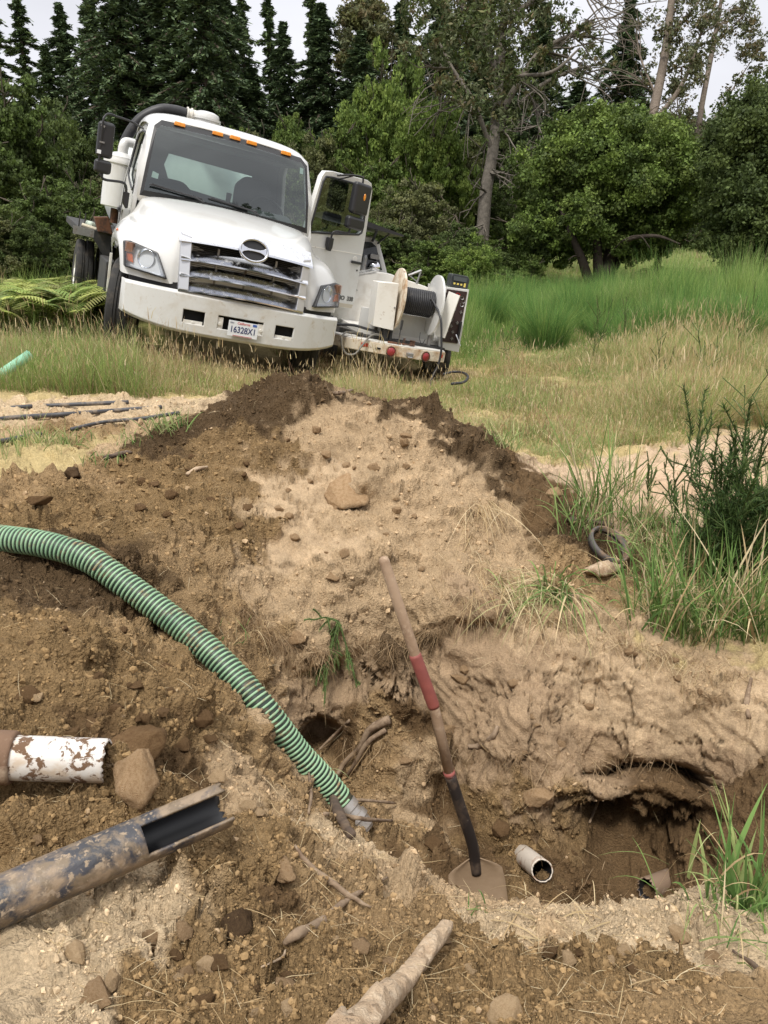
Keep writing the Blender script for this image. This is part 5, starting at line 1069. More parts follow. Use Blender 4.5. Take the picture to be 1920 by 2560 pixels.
def blob(cu, cv, ru, rv, n, R0, dj, top=None):
    out = []
    while len(out) < n:
        a, b = rg.uniform(-1, 1, 2)
        if a * a + b * b > 1: continue
        k = math.sqrt(max(0, 1 - a * a - b * b)); out.append((cu + a * ru, cv + b * rv, rg.uniform(-1, 1) * dj * (.3 + .7 * k), R0 * rg.uniform(.75, 1.3)))
    return out
D0 = 26
paths = [[(1500,735,0,.30),(1510,690,0,.24),(1530,620,.3,.2),(1545,540,.5,.14),(1570,450,.4,.08),(1580,380,.3,.04)],
 [(1495,735,0,.22),(1470,695,-.3,.16),(1455,650,-.6,.14),(1430,590,-.8,.1),(1400,520,-.6,.06),(1370,450,0,.03)],
 [(1505,735,0,.2),(1530,680,.4,.15),(1570,610,.8,.12),(1620,560,1,.09),(1680,500,1.1,.05),(1720,440,1,.03)],
 [(1500,730,0,.2),(1495,660,-.2,.16),(1490,560,-.4,.12),(1480,460,-.3,.07),(1470,370,0,.04)],
 [(1530,640,0,.1),(1570,600,-1.2,.07),(1640,590,-1.8,.05),(1700,610,-1.9,.02)],
 [(1640,690,1.2,.13),(1645,650,1.1,.12),(1655,600,1,.1),(1650,530,.8,.06)],
 [(1470,660,0,.03),(1440,640,-1,.02),(1420,650,-1.5,.01)],[(1520,640,-.5,.03),(1560,600,-1.4,.02),(1600,590,-1.7,.02),(1625,620,-1.8,.01)]]
tips = blob(1535,440,215,150,120,.62,2.3) + blob(1400,500,130,130,40,.55,1.8) + blob(1640,455,120,125,45,.55,1.8) + blob(1530,330,150,45,26,.5,1.5) + blob(1590,615,80,30,12,.35,1.2) + blob(1350,600,70,60,14,.45,1.2)
special('oak_tree', (1500,735), D0, paths, tips, (.075,.06,.05), 'round-crowned green oak with several dark stems standing in the right meadow', 'tree', GRN['mid'] + GRN['bright'][:2] + GRN['dark'][2:], .062, 130, 1)
# ---- dark oak at the right edge
tips = blob(1915,420,120,190,110,.6,2.2) + blob(1885,540,95,110,40,.5,1.6) + blob(1990,350,120,160,50,.6,2) + blob(1860,610,50,70,14,.35,1)+ blob(1960,640,160,60,30,.5,1.5)
special('dark_oak_tree', (1960,760), 23, [[(1960,760,0,.3),(1950,650,0,.25),(1930,520,0,.18),(1900,400,.2,.1),(1880,300,.3,.04)],[(1960,700,0,.2),(1900,600,-.3,.12),(1850,520,-.5,.07),(1820,450,0,.03)],[(1955,640,0,.2),(2000,500,.3,.12),(2020,350,.3,.05)]],
 tips, (.06,.05,.045), 'very dark oak cut off by the picture edge right of the hill', 'tree', GRN['dark'], .062, 120, 1)
# ---- tall eucalyptus with bare pale boughs in the middle
def twigs(rng, starts, n, L, r0, out):
    for (p0, d0) in starts:
        for k in range(n):
            m = 6; d = d0 + rng.normal(0, .45, 3); d /= np.linalg.norm(d); pts = [p0]; l = L * rng.uniform(.5, 1.2)
            for i in range(m): d = d + rng.normal(0, .18, 3) + np.array([0, 0, -.05]); d /= np.linalg.norm(d); pts.append(pts[-1] + d * l / m)
            out.append((np.array(pts), np.linspace(r0, .012, m + 1)))
            for j in (2, 4): out.append((np.array([pts[j], pts[j] + (d + rng.normal(0, .6, 3)) * l * .2, pts[j] + (d + rng.normal(0, .6, 3)) * l * .38]), np.array([r0 * .5, .014, .01])))
    return out
def gum(name, base, d, trunk, limbs, leafy, label, bark, tw=None, leafn=26, ls=.17, pal=None, R0=.55):
    rng = np.random.default_rng(int(base[0]) + 7); b = P(base[0], base[1], d); ex = []
    for (u, v, dd, du, dv, n, L) in (tw or []):
        p0 = P(u, v, d + dd) - b; d0 = P(u + du, v + dv, d + dd) - P(u, v, d + dd); d0 = d0 / (np.linalg.norm(d0) + 1e-6); twigs(rng, [(p0, d0)], n, L, .035, ex)
    return special(name, base, d, [trunk] + limbs, leafy, bark, label, 'tree', pal or GRN['euc'], ls, leafn, 1, 1.6, ex, flat=1.0, shell=1.0, sub=6)
def along(path, n, jit, R0):
    out = []
    for k in range(n):
        t = rg.random() * (len(path) - 1); i = int(t); f_ = t - i; a, b = path[i], path[min(i + 1, len(path) - 1)]
        out.append((a[0] + (b[0] - a[0]) * f_ + rg.normal(0, jit), a[1] + (b[1] - a[1]) * f_ + rg.normal(0, jit), a[2] + (b[2] - a[2]) * f_ + rg.normal(0, jit) / 60, R0 * rg.uniform(.6, 1.3)))
    return out
t0 = [(1190,690,0,.26),(1205,600,0,.24),(1215,480,0,.22),(1232,380,0,.2),(1243,270,.2,.19),(1250,150,.4,.17),(1262,20,.6,.14),(1275,-120,.8,.1)]
L0 = [[(1243,300,.2,.12),(1300,200,-.5,.11),(1350,130,-.8,.09),(1420,90,-1,.06),(1490,60,-1,.03)],[(1250,200,.3,.13),(1210,90,.4,.11),(1190,-20,.5,.1),(1180,-120,.5,.08)],
 [(1260,60,.5,.12),(1320,10,.2,.09),(1400,-50,0,.06),(1460,-80,0,.03)],[(1240,330,.2,.09),(1330,230,1,.08),(1420,180,1.3,.06),(1500,160,1.5,.03)],[(1232,380,0,.08),(1180,250,-.8,.09),(1130,170,-1,.06),(1100,110,-1,.04)],
 [(1248,120,.5,.1),(1160,20,.8,.09),(1110,-60,1,.06)],[(1290,190,-.5,.07),(1380,180,-1.2,.06),(1450,120,-1.4,.03)]]
lf = along(L0[1],22,35,.6) + along(L0[5],22,40,.6) + along(t0[4:],30,45,.6) + along(L0[4],18,35,.5) + along(L0[0],16,20,.42) + along(L0[2],24,30,.5) + along(L0[3],18,30,.5) + blob(1110,60,110,110,36,.55,2.5) + blob(1240,70,100,120,30,.5,2.5)
TW = [(1180,250,-.8,-60,10,5,2.2),(1130,170,-1,-60,-20,5,2.0),(1160,200,-1,-50,-10,4,2.0),(1240,330,0,60,-10,5,2.4),(1300,200,-.5,30,40,4,1.8),(1350,130,-.8,50,-10,6,2.2),(1420,90,-1,60,-10,7,2.2),(1420,180,1.3,60,-10,6,2.2),(1460,-20,0,60,40,6,2.4),(1232,400,0,60,10,5,1.9),(1215,480,-.2,-40,30,3,1.4),(1225,430,-.2,50,20,4,1.6),(1210,560,-.3,-20,50,3,1.2),(1330,230,1,20,60,4,2)]
gum('eucalyptus_tree', (1190,700), 28, t0, L0, lf, 'tall eucalyptus with a pale leaning trunk and bare grey boughs, middle of the tree line', (.17,.15,.125), TW, 15, .07, GRN['euc'] + GRN['dark'])
# ---- leaning gum right of it
t1 = [(1590,470,0,.30),(1610,380,0,.27),(1640,250,.2,.24),(1660,150,.3,.21),(1672,60,.4,.19),(1685,-60,.5,.15)]
L1 = [[(1625,310,.1,.13),(1680,250,-.3,.12),(1720,180,-.5,.09),(1750,90,-.5,.06),(1790,10,-.5,.03)],[(1665,100,.3,.1),(1720,40,.6,.07),(1770,-30,.8,.04)],[(1640,240,.2,.06),(1600,140,.5,.05),(1590,60,.5,.03)]]
lf = along(L1[0],26,22,.5) + along(L1[1],20,26,.5) + along(t1[3:],12,26,.45) + along(L1[0][2:],12,25,.5) + along(L1[2],7,18,.35) + along(t1[:3],8,14,.35)
gum('eucalyptus_tree', (1590,480), 40, t1, L1, lf, 'thick-trunked eucalyptus leaning right, its peeling stem bare against the sky', (.19,.155,.125), [(1600,140,.5,-10,-40,5,2.4),(1620,220,.3,-40,-30,5,2.4),(1750,90,-.5,20,-40,4,2),(1610,300,0,-40,-30,4,2)], 13, .08)
t2 = [(1715,470,0,.20),(1735,380,0,.17),(1757,250,0,.15),(1780,130,0,.13),(1800,20,0,.1),(1812,-60,0,.08)]
L2 = [[(1740,350,0,.07),(1790,290,-.3,.06),(1840,210,-.3,.04),(1880,150,-.2,.02)],[(1765,210,0,.06),(1720,170,.3,.05),(1690,170,.4,.03)],[(1785,110,0,.06),(1840,60,0,.04),(1870,20,0,.03)],[(1735,390,0,.05),(1700,300,.4,.04),(1690,210,.4,.03)],[(1750,300,0,.05),(1800,330,.4,.04),(1850,290,.4,.02)]]
lf = along(L2[0],14,16,.42) + along(L2[1],12,18,.42) + along(L2[2],16,20,.5) + along(L2[3],10,16,.42) + along(L2[4],10,15,.4) + blob(1800,20,80,60,12,.5,1.5) + blob(1870,110,40,60,12,.45,1) + blob(1700,150,50,30,9,.4,1) + blob(1880,140,30,40,8,.4,1)
gum('eucalyptus_tree', (1715,480), 44, t2, L2, lf, 'slender eucalyptus with airy leaf tufts, rightmost of the bare-stemmed trees on the sky', (.17,.14,.115), [(1700,300,.4,-20,-50,4,2.2),(1850,290,.4,30,-20,4,2)], 13, .08)
t3 = [(905,330,0,.15),(905,200,0,.12),(908,100,0,.09),(912,20,0,.05)]
gum('eucalyptus_tree', (905,340), 50, t3, [[(905,180,0,.06),(870,110,0,.05),(865,50,0,.03)],[(906,150,0,.06),(945,90,0,.04),(950,40,0,.03)]], blob(908,110,62,105,60,.62,2) + blob(905,40,45,40,16,.55,1.5), 'airy light-topped eucalyptus rising behind the truck cab, left of the bright pointed tree', (.2,.17,.13), None, 60, .10, GRN['euc'] + GRN['olive'])
# a few dead pale stems standing in front of the woods
for (u, v, d_, top, lab) in ((1165,690,30,(1140,540),'thin dead leaning stem with bare twigs at the forest foot'),(1350,700,29,(1330,560),'pale dead stem standing left of the round oak')):
    b = P(u, v, d_); pts = [P(u, v, d_) - b, P((u + top[0]) / 2 + 6, (v + top[1]) / 2, d_) - b, P(top[0], top[1], d_) - b]; ex = twigs(np.random.default_rng(u), [(pts[1], np.array([.3, 0, .8])), (pts[2], np.array([-.4, 0, .3]))], 5, 1.3, .02, [])
    r = empty('dead_tree', tuple(b)); tubes_mesh('trunk', [(np.array([tuple(q) for q in spline(pts, 4)]), np.linspace(.07, .03, 9))] + ex, (.22,.18,.14), r); tag(r, lab, 'dead tree')
# ================================================================ THINGS IN AND ROUND THE DIG
Gp = np.random.default_rng(91)
def strands(base, dirs, L, w, grav, pal, rng, seg=5, tipw=.1, flat=None, wob=.0):
    """bent strips from base along dirs, sagging by grav (fraction of the length)"""
    n = len(base); base = np.asarray(base, float); dirs = np.asarray(dirs, float); dirs = dirs / (np.linalg.norm(dirs, axis=1, keepdims=True) + 1e-9)
    side = np.cross(dirs, np.array([0, 0, 1.]) + rng.normal(0, .35, (n, 3))); side /= (np.linalg.norm(side, axis=1, keepdims=True) + 1e-9)
    col = np.array(pal)[rng.integers(0, len(pal), n)] * rng.uniform(.75, 1.25, (n, 1)); V = np.empty((n, 2*seg+2, 3)); C = np.empty_like(V); jit = rng.normal(0, 1, (n, 3)) * wob
    for k in range(seg + 1):
        t = k / seg; ww = (np.sin(PI * min(1, .25 + t * .55)) * (1 - t ** 3 * (1 - tipw))) * np.asarray(w) * .5
        c = base + dirs * (np.asarray(L) * t)[:, None] - np.array([0, 0, 1.]) * (np.asarray(L) * np.asarray(grav) * t * t)[:, None] + jit * (math.sin(t * 5) * np.asarray(L))[:, None]
        V[:, 2*k] = c - side * np.reshape(ww, (-1, 1)); V[:, 2*k+1] = c + side * np.reshape(ww, (-1, 1)); C[:, 2*k] = C[:, 2*k+1] = col * (.85 + .25 * t)
    m = 2*seg+2; b = (np.arange(n) * m)[:, None]; F_ = np.concatenate([b + np.array([2*k, 2*k+1, 2*k+3, 2*k+2]) for k in range(seg)])
    return V.reshape(-1, 3), F_, C.reshape(-1, 3)
# ---------------- suction hose
_hq = ((-260,1325,3.45),(-120,1330,3.32),(0,1345,3.22),(116,1362,3.2),(220,1397,3.17),(312,1460,3.13),(405,1529,3.12),(498,1604,3.14),(579,1682,3.17),(660,1774,3.21),(741,1880,3.27),(808,1952,3.32),(858,2012,3.36))
_hd = np.array([min(d_, (min(sdepth(u_, v_), sdepth(u_ - 10, v_ + 22) + .03) + .01) if u_ >= 0 else 9) for u_, v_, d_ in _hq])
for _ in range(5): _hd[1:-1] = np.minimum(_hd[1:-1], .25 * _hd[:-2] + .5 * _hd[1:-1] + .25 * _hd[2:]) * .6 + (.25 * _hd[:-2] + .5 * _hd[1:-1] + .25 * _hd[2:]) * .4
hp = spline([P(q_[0], q_[1], d_) for q_, d_ in zip(_hq, _hd)], 14)
hp = np.array([tuple(q) for q in hp]); seg_ = np.r_[0, np.cumsum(np.linalg.norm(np.diff(hp, axis=0), axis=1))]
def hat(s): return np.stack([np.interp(s, seg_, hp[:, k]) for k in range(3)], -1)
M_green = mat('green_rib', (.27, .43, .26), .45, mix=[(5, (.18,.32,.19), .45, .6), (15, (.26,.18,.10), .55, .64, .9)], bump=(60, .15, .004))
M_hdark = mat('dark_hose_wall', (.018, .030, .022), .5, mix=(18, (.12, .08, .045), .55, .7))
hose = empty('suction_hose', tuple(hp[len(hp)//2])); hb = Vector(hp[len(hp)//2]); tag(hose, 'green ribbed suction hose running from the left down into the pit', 'hose')
MB().tube([Vector(q) - hb for q in hp], .0500, 24).build('hose_wall', M_hdark, hose, smooth=True)
TL_ = seg_[-1]; pitch = .0185; nst = 22; ns = int(TL_ / pitch * nst); s_ = np.linspace(0, TL_ - .02, ns); cc_ = hat(s_); tt_ = hat(np.minimum(s_ + .01, TL_)) - hat(np.maximum(s_ - .01, 0)); tt_ /= np.linalg.norm(tt_, axis=1, keepdims=True)
a1 = np.cross(tt_, [0, 0, 1.]); a1 /= np.linalg.norm(a1, axis=1, keepdims=True); a2 = np.cross(a1, tt_); ph = 2*PI*s_/pitch; rd = a1 * np.cos(ph)[:, None] + a2 * np.sin(ph)[:, None]
pf = [(-.0047,.048),(-.0044,.0525),(-.002,.0545),(.002,.0545),(.0044,.0525),(.0047,.048)]
Vh = np.stack([cc_ + tt_ * x + rd * r for x, r in pf], 1) - np.array(hb); k6 = len(pf); bi = (np.arange(ns - 1) * k6)[:, None]
Fh = np.concatenate([bi + np.array([k, k + 1, k6 + k + 1, k6 + k]) for k in range(k6 - 1)]); npmesh('spiral_rib', Vh.reshape(-1, 3), Fh, M_green, hose, True)
M_alu = mat('scuffed_aluminium', (.42, .39, .36), .4, metal=.75, mix=(9, (.20,.14,.09), .5, .65, .8))
q0 = hp[-1]; q1 = q0 + (hp[-1] - hp[-8]) / np.linalg.norm(hp[-1] - hp[-8]) * .15 + np.array([.0, -.03, .03]); dq = Vector(q1 - q0); Lq = dq.length
cp_ = MB().lathe([(.046,0),(.053,.0),(.053,.03),(.047,.035),(.047,.055),(.055,.058),(.056,.08),(.049,.085),(.047,.12),(.042,.125),(.040,Lq)],(0,0,0),'z',32).build('hose_coupling', M_alu, hose, auto=30)
cp_.matrix_local = Matrix.Translation(Vector(q0) - hb) @ dq.normalized().to_track_quat('Z','Y').to_matrix().to_4x4()
# ---------------- shovel
sp_ = [P(*q) for q in ((958,1395,2.72),(1037,1635,2.82),(1085,1768,2.88),(1124,1935,2.94),(1181,2110,3.03),(1184,2152,3.05))]
sb_ = Vector(sp_[5]); shv = empty('shovel', tuple(sb_)); tag(shv, 'long-handled shovel with a red wrap on its shaft, standing in the pit floor', 'shovel')
Lc = lambda i: Vector(sp_[i]) - sb_
M_wood = mat('weathered_wood', (.36, .25, .165), .7, mix=[(7, (.24,.155,.095), .45, .65), (30, (.45,.33,.23), .55, .7)], bump=(60, .4, .004))
dirv = (Lc(3) - Lc(0)).normalized()
MB().tube([Lc(0) - dirv*.004, Lc(0), Lc(0) + dirv*.012, Lc(1), Lc(2), Lc(3)], [.008,.015,.0185,.019,.0195,.0195], 18).build('handle', M_wood, shv, smooth=True)
MB().tube([Lc(1) + dirv*.0, Lc(1) + dirv*.01, Lc(2) - dirv*.01, Lc(2)], [.0205,.0222,.0222,.0208], 18).build('red_wrap', mat('faded_red_tape', (.27,.075,.06), .65, mix=(12,(.22,.06,.05),.45,.65), bump=(50,.4,.003)), shv, smooth=True)
MB().tube([Lc(3)-dirv*.012, Lc(3)+dirv*.008],.0215,16).build('red_band', bpy.data.materials['faded_red_tape'], shv, smooth=True)
M_sock = mat('dark_socket_steel', (.035,.028,.026), .5, metal=.4, mix=[(30, (.25,.22,.2), .66, .74), (9, (.10,.065,.04), .5, .7, .9)])
MB().tube(spline([Lc(3), Lc(3)*.6+Lc(4)*.4, Lc(4), Lc(5) + Vector((.004,0,.0)), Lc(5) + Vector((.01,-.01,-.05))], 5), .0215, 18).build('socket', M_sock, shv, smooth=True)
dn = (Vector(P(1212,2330,2.98)) - sb_).normalized(); lat = Vector((1, .12, .08)).normalized(); nb_ = dn.cross(lat).normalized()
Vb = []; R__ = [(-.015,.012,.012),(.0,.045,.010),(.02,.085,.005),(.035,.104,.0),(.08,.110,-.008),(.16,.108,-.012),(.22,.092,-.010),(.27,.06,-.004),(.30,.012,.004)]
for t, hw, c in R__:
    for j in range(9):
        s = -1 + j / 4; Vb.append(dn * t + lat * (hw * s) + nb_ * (.018 * (1 - s*s) * (-1) + c + (.014 * math.exp(-(s*3.2)**2) * max(0, 1 - t/.16))))
fb = [(i*9+j, i*9+j+1, (i+1)*9+j+1, (i+1)*9+j) for i in range(len(R__)-1) for j in range(8)]
bl = MB().add(Vb, fb).build('blade', mat('muddy_blade', (.22,.15,.09), .7, mix=[(7,(.20,.135,.08),.45,.62),(14,(.30,.29,.28),.62,.7,.4)], bump=(30,.5,.004)), shv, smooth=True, solid=.004); 
# ---------------- pipes
def pipe(name, a, b, r, m, label, th=.006, inner=None, cutend=.0, n=40, notch=None, jag=.0):
    a, b = Vector(a), Vector(b); ax = b - a; L = ax.length; mid = a
    M_ = Matrix.Translation(mid) @ ax.normalized().to_track_quat('Z', 'Y').to_matrix().to_4x4()
    rng = np.random.default_rng(int(abs(a.x) * 1000)); V = []; nz = 60; 
    for k in range(nz + 1):
        for i in range(n):
            z = L * k / nz; 
            if k == nz: z += jag * rng.uniform(-1, 1)
            q = 2*PI*i/n; V.append((r*math.cos(q), r*math.sin(q), z))
    Fc = []
    for k in range(nz):
        for i in range(n):
            if notch and notch(2*PI*(i+.5)/n, L * (k+.5)/nz, L): continue
            Fc.append((k*n+i, k*n+(i+1)%n, (k+1)*n+(i+1)%n, (k+1)*n+i))
    o = MB().add(V, Fc).build(name, m, None, smooth=True)
    bm = bmesh.new(); bm.from_mesh(o.data)
    for v in [v for v in bm.verts if not v.link_faces]: bm.verts.remove(v)
    for f in bm.faces:
        c = f.calc_center_median()
        if f.normal.dot(Vector((c.x, c.y, 0))) < 0: f.normal_flip()
    bm.to_mesh(o.data); bm.free()
    mo = o.modifiers.new('s', 'SOLIDIFY'); mo.thickness = th; mo.offset = -1
    if inner: o.data.materials.append(inner); mo.material_offset = 1
    o.matrix_world = M_; tag(o, label, 'pipe'); return o
M_pin = mat('pipe_inside', (.015,.015,.017), .45)
M_blackpipe = mat('muddy_black_pipe', (.035,.035,.040), .42, mix=[(6, (.060,.060,.072), .42, .58), (7, (.26,.19,.125), .45, .55, .95), (22, (.17,.125,.08), .50, .60, .95), (60, (.30,.23,.16), .56, .62, .95)], bump=(22,.7,.006))
pa, pb = P(-90, 2292, 1.53), P(560, 2012, 1.79)
bp_ = pipe('black_pipe', pa, pb, .0495, M_blackpipe, 'muddy black pipe with a rectangular notch cut in its end, lying at lower left', .006, M_pin, jag=.004)
# notch direction: towards camera and up, found in the pipe's own frame
Mi = bp_.matrix_world.inverted(); tw = (Mi.to_3x3() @ (Vector((0, 0, CAMZ)) - Vector(P(480, 2040, 1.78))).normalized()); an0 = math.atan2(tw.y, tw.x)
bpy.data.objects.remove(bp_)
def notch(q, z, L):
    d = (q - an0 + PI) % (2*PI) - PI
    return (z > L - .185 and -.62 < d < .75 and z < L + 1) 
bp_ = pipe('black_pipe', pa, pb, .0495, M_blackpipe, 'muddy black pipe with a rectangular notch cut in its end, lying at lower left', .006, M_pin, jag=.006, notch=notch, n=64)
M_whitepipe = mat('mud_spattered_white_pipe', (.60,.57,.53), .45, mix=[(7, (.50,.41,.32), .48, .58), (32, (.14,.08,.045), .52, .56, .95)], bump=(24,.5,.004))
M_whitepipe2 = mat('stained_white_pipe', (.60,.53,.45), .45, mix=[(11, (.30,.17,.10), .52, .60, .9)], bump=(24,.5,.004))
wp_ = pipe('white_pipe', P(-110,1889,1.93), P(266,1902,1.98), .0535, M_whitepipe, 'white pipe spattered with mud jutting in at the left above the black pipe', .006, M_pin, jag=.004)
cl = MB().lathe([(.0535,0),(.064,0),(.064,.128),(.061,.135),(.0535,.135)],(0,0,0),'z',40,False).build('pipe_collar', mat('mud_brown_collar',(.17,.10,.06),.85,mix=(12,(.36,.27,.19),.5,.6),bump=(26,.8,.006)), wp_, smooth=True); cl.location = (0,0,.0)
M_brokenpipe = mat('mud_caked_pipe', (.22,.15,.10), .7, mix=[(11, (.55,.48,.40), .56, .62)], bump=(24,.6,.004))
pp_ = pipe('white_pipe', S(1308,2112,-.05), S(1356,2190,.034), .043, M_whitepipe2, 'short stained white pipe stub poking out of the pit floor right of the shovel', .005, M_pin, jag=.003)
pq_ = pipe('broken_pipe', P(1705,2190,sdepth(1615,2225)+.10), P(1618,2223,sdepth(1615,2225)-.035), .046, M_brokenpipe, 'broken mud-caked pipe end in the dark right corner of the pit', .005, M_pin, jag=.012)
# half-buried collar ring, wood chunk, plank
rg_ = MB().lathe([(.105,0),(.122,.0),(.128,.03),(.122,.045),(.112,.045),(.105,.02)],(0,0,0),'z',40,False).build('pipe_ring', mat('grey_ring',(.09,.08,.075),.7,mix=(12,(.20,.13,.08),.48,.6),bump=(20,.5,.006)), None, smooth=True)
rg_.matrix_world = Matrix.Translation(S(1508,1378,.03)) @ Euler((.55,.35,.2)).to_matrix().to_4x4(); tag(rg_, 'grey ring collar half sunk in the dirt right of the mound', 'ring')
def snap(q, lift=.006):
    return S(q[0], q[1], lift)
def chunk(name, pts, rs, m, label, cat, flat=.6, n=10, seed=0, amp=.25, group=None, k=6):
    rng = np.random.default_rng(seed + int(abs(pts[0][0]) * 991)); b = Vector(pts[0]); pp = spline([Vector(q) - b for q in pts], k); rr = np.interp(np.linspace(0, 1, len(pp)), np.linspace(0, 1, len(rs)), rs)
    V, Fc = tube_data(pp, rr, n, True); V = np.array([tuple(v) for v in V]); V += ((vnoise((V + seed) * (.5 / max(rs)), 3) + .5 * vnoise((V + seed) * (2.2 / max(rs)), 4)) * max(rs) * amp)[:, None] * np.array([[.6, .6, 1]]); 
    c = np.repeat(np.array([tuple(q) for q in pp]), n, 0); V[:, 2] = c[:, 2] + (V[:, 2] - c[:, 2]) * flat
    o = MB().add(V, Fc).build(name, m, None, smooth=True); o.location = b; tag(o, label, cat, group); return o
M_stick = mat('dead_wood', (.26,.185,.12), .85, mix=[(12,(.14,.09,.055),.45,.6),(40,(.36,.27,.19),.55,.7)], bump=(70,.7,.004))
M_pale = mat('pale_dry_wood', (.46,.34,.225), .8, mix=[(7,(.30,.20,.12),.46,.6),(30,(.58,.47,.34),.5,.7)], bump=(60,1.0,.012))
M_darkwood = mat('dark_wet_wood', (.075,.05,.035), .8, mix=(14,(.16,.11,.07),.48,.65), bump=(50,.7,.005))
_l0, _l1 = sdepth(1122, 2316) - .065, sdepth(900, 2555) - .085
chunk('log', [P(u_, v_, _l0 + (_l1 - _l0) * t_) for u_, v_, t_ in ((1122,2316,0),(1104,2334,.08),(1062,2385,.28),(1010,2445,.52),(945,2512,.8),(850,2600,1.18))], [.008,.018,.020,.021,.024,.026], M_pale, 'pale split log pointing into the picture at the bottom edge', 'log', .8, 18, 5, .5, k=14)
chunk('branch', [snap(q, .016) for q in ((706,2378,1.86),(745,2345,1.90),(800,2310,1.95),(850,2268,2.03),(900,2238,2.12),(962,2200,2.25))], [.006,.011,.011,.008,.006,.003], M_stick, 'brown curved branch lying on loose earth between the hose end and the log', 'branch', .9, 9, 1)
chunk('branch', [snap(q, .012) for q in ((732,2120,2.26),(768,2170,2.16),(820,2208,2.10),(870,2245,2.02),(925,2275,1.98))], [.003,.006,.008,.007,.003], M_stick, 'thin brown branch crossing the curved branch below the hose end', 'branch', .9, 7, 2)
chunk('branch', [snap(q, .03) for q in ((973,1803,3.5),(935,1830,3.44),(905,1880,3.36),(870,1915,3.3),(845,1945,3.24))], [.020,.017,.014,.013,.010], M_stick, 'thick pale root leaning down the pit wall behind the hose', 'root', .9, 9, 3)
chunk('branch', [snap(q, .03) for q in ((965,1835,3.46),(930,1862,3.38),(902,1905,3.3),(868,1950,3.22))], [.012,.011,.010,.005], M_stick, 'thinner root beside the thick pale root in the pit', 'root', .9, 8, 4)
chunk('stick', [snap(q, .03) for q in ((883,1808,3.48),(850,1840,3.44),(797,1888,3.38))], [.006,.008,.004], M_stick, 'thin straight root crossing the hollow right of the hose', 'stick', 1, 7, 5)
chunk('stick', [snap(q, .03) for q in ((848,2014,2.98),(900,2008,2.98),(985,2014,3.0))], [.006,.008,.005], M_stick, 'upper of the two twigs laid across the hose end', 'stick', 1, 7, 6)
chunk('stick', [snap(q, .03) for q in ((806,2050,2.72),(860,2052,2.74),(905,2066,2.76),(968,2060,2.8))], [.006,.009,.008,.005], M_stick, 'lower crooked twig laid across the hose coupling', 'stick', 1, 7, 7)
chunk('stick', [snap(q, .012) for q in ((828,1992,2.78),(845,2040,2.72),(875,2098,2.66))], [.018,.020,.012], M_darkwood, 'dark weathered stake standing against the hose end', 'stick', .9, 9, 8)
chunk('stick', [snap(q, .012) for q in ((772,1938,2.76),(774,1990,2.70),(774,2040,2.64))], [.005,.006,.004], M_stick, 'thin upright twig left of the hose end', 'stick', 1, 6, 9)
chunk('root', [snap(q, .012) for q in ((1170,1868,3.42),(1200,1868,3.40),(1232,1848,3.40),(1245,1820,3.46))], [.010,.016,.013,.008], M_stick, 'thick pale root stub sticking out of the pit wall above the pipe stub', 'root', .9, 8, 10)
chunk('root', [snap(q, .012) for q in ((1470,2060,3.3),(1490,2020,3.33),(1500,1985,3.36))], [.005,.007,.004], M_stick, 'small forked root over the dark hollow', 'root', 1, 6, 11)
chunk('root', [snap(q, .012) for q in ((1880,1700,3.5),(1868,1760,3.46),(1872,1800,3.44))], [.006,.013,.010], M_stick, 'short peg-like root on the far right bank', 'root', .9, 8, 12)
chunk('wood_chunk', [snap(q, .012) for q in ((1470,1428,4.30),(1500,1425,4.28),(1550,1418,4.30))], [.035,.055,.030], M_pale, 'pale broken wood chunk lying in front of the grey ring collar', 'wood', .55, 10, 13, .5)
chunk('plank', [snap(q, .012) for q in ((1425,1302,5.0),(1475,1308,4.95),(1530,1318,4.9))], [.03,.034,.026], M_darkwood, 'dark plank end half hidden by grass behind the ring', 'plank', .6, 8, 14)
chunk('stick', [snap(q, .012) for q in ((835,988,5.1),(860,985,5.0),(890,975,4.95))], [.012,.012,.008], M_stick, 'short stick lying on the crest of the mound', 'stick', 1, 7, 15)
chunk('stick', [snap(q, .012) for q in ((262,1150,4.6),(300,1140,4.65),(330,1133,4.7))], [.014,.018,.010], M_darkwood, 'dark stick lying at the left foot of the mound', 'stick', 1, 7, 16)
chunk('stick', [snap(q, .012) for q in ((470,1190,4.3),(490,1178,4.3),(520,1170,4.3))], [.010,.012,.006], M_pale, 'pale stick lying on the left shoulder of the mound', 'stick', 1, 7, 17)
chunk('stick', [snap(q, .012) for q in ((1830,2385,1.92),(1880,2420,1.84),(1940,2470,1.76))], [.003,.006,.006], M_darkwood, 'dark twig at the lower right edge of the picture', 'stick', 1, 7, 18)
chunk('stick', [snap(q, .012) for q in ((660,2425,1.72),(700,2400,1.76),(720,2385,1.78))], [.0015,.003,.002], M_pale, 'pale straw-like twig left of the log', 'stick', 1, 6, 19)
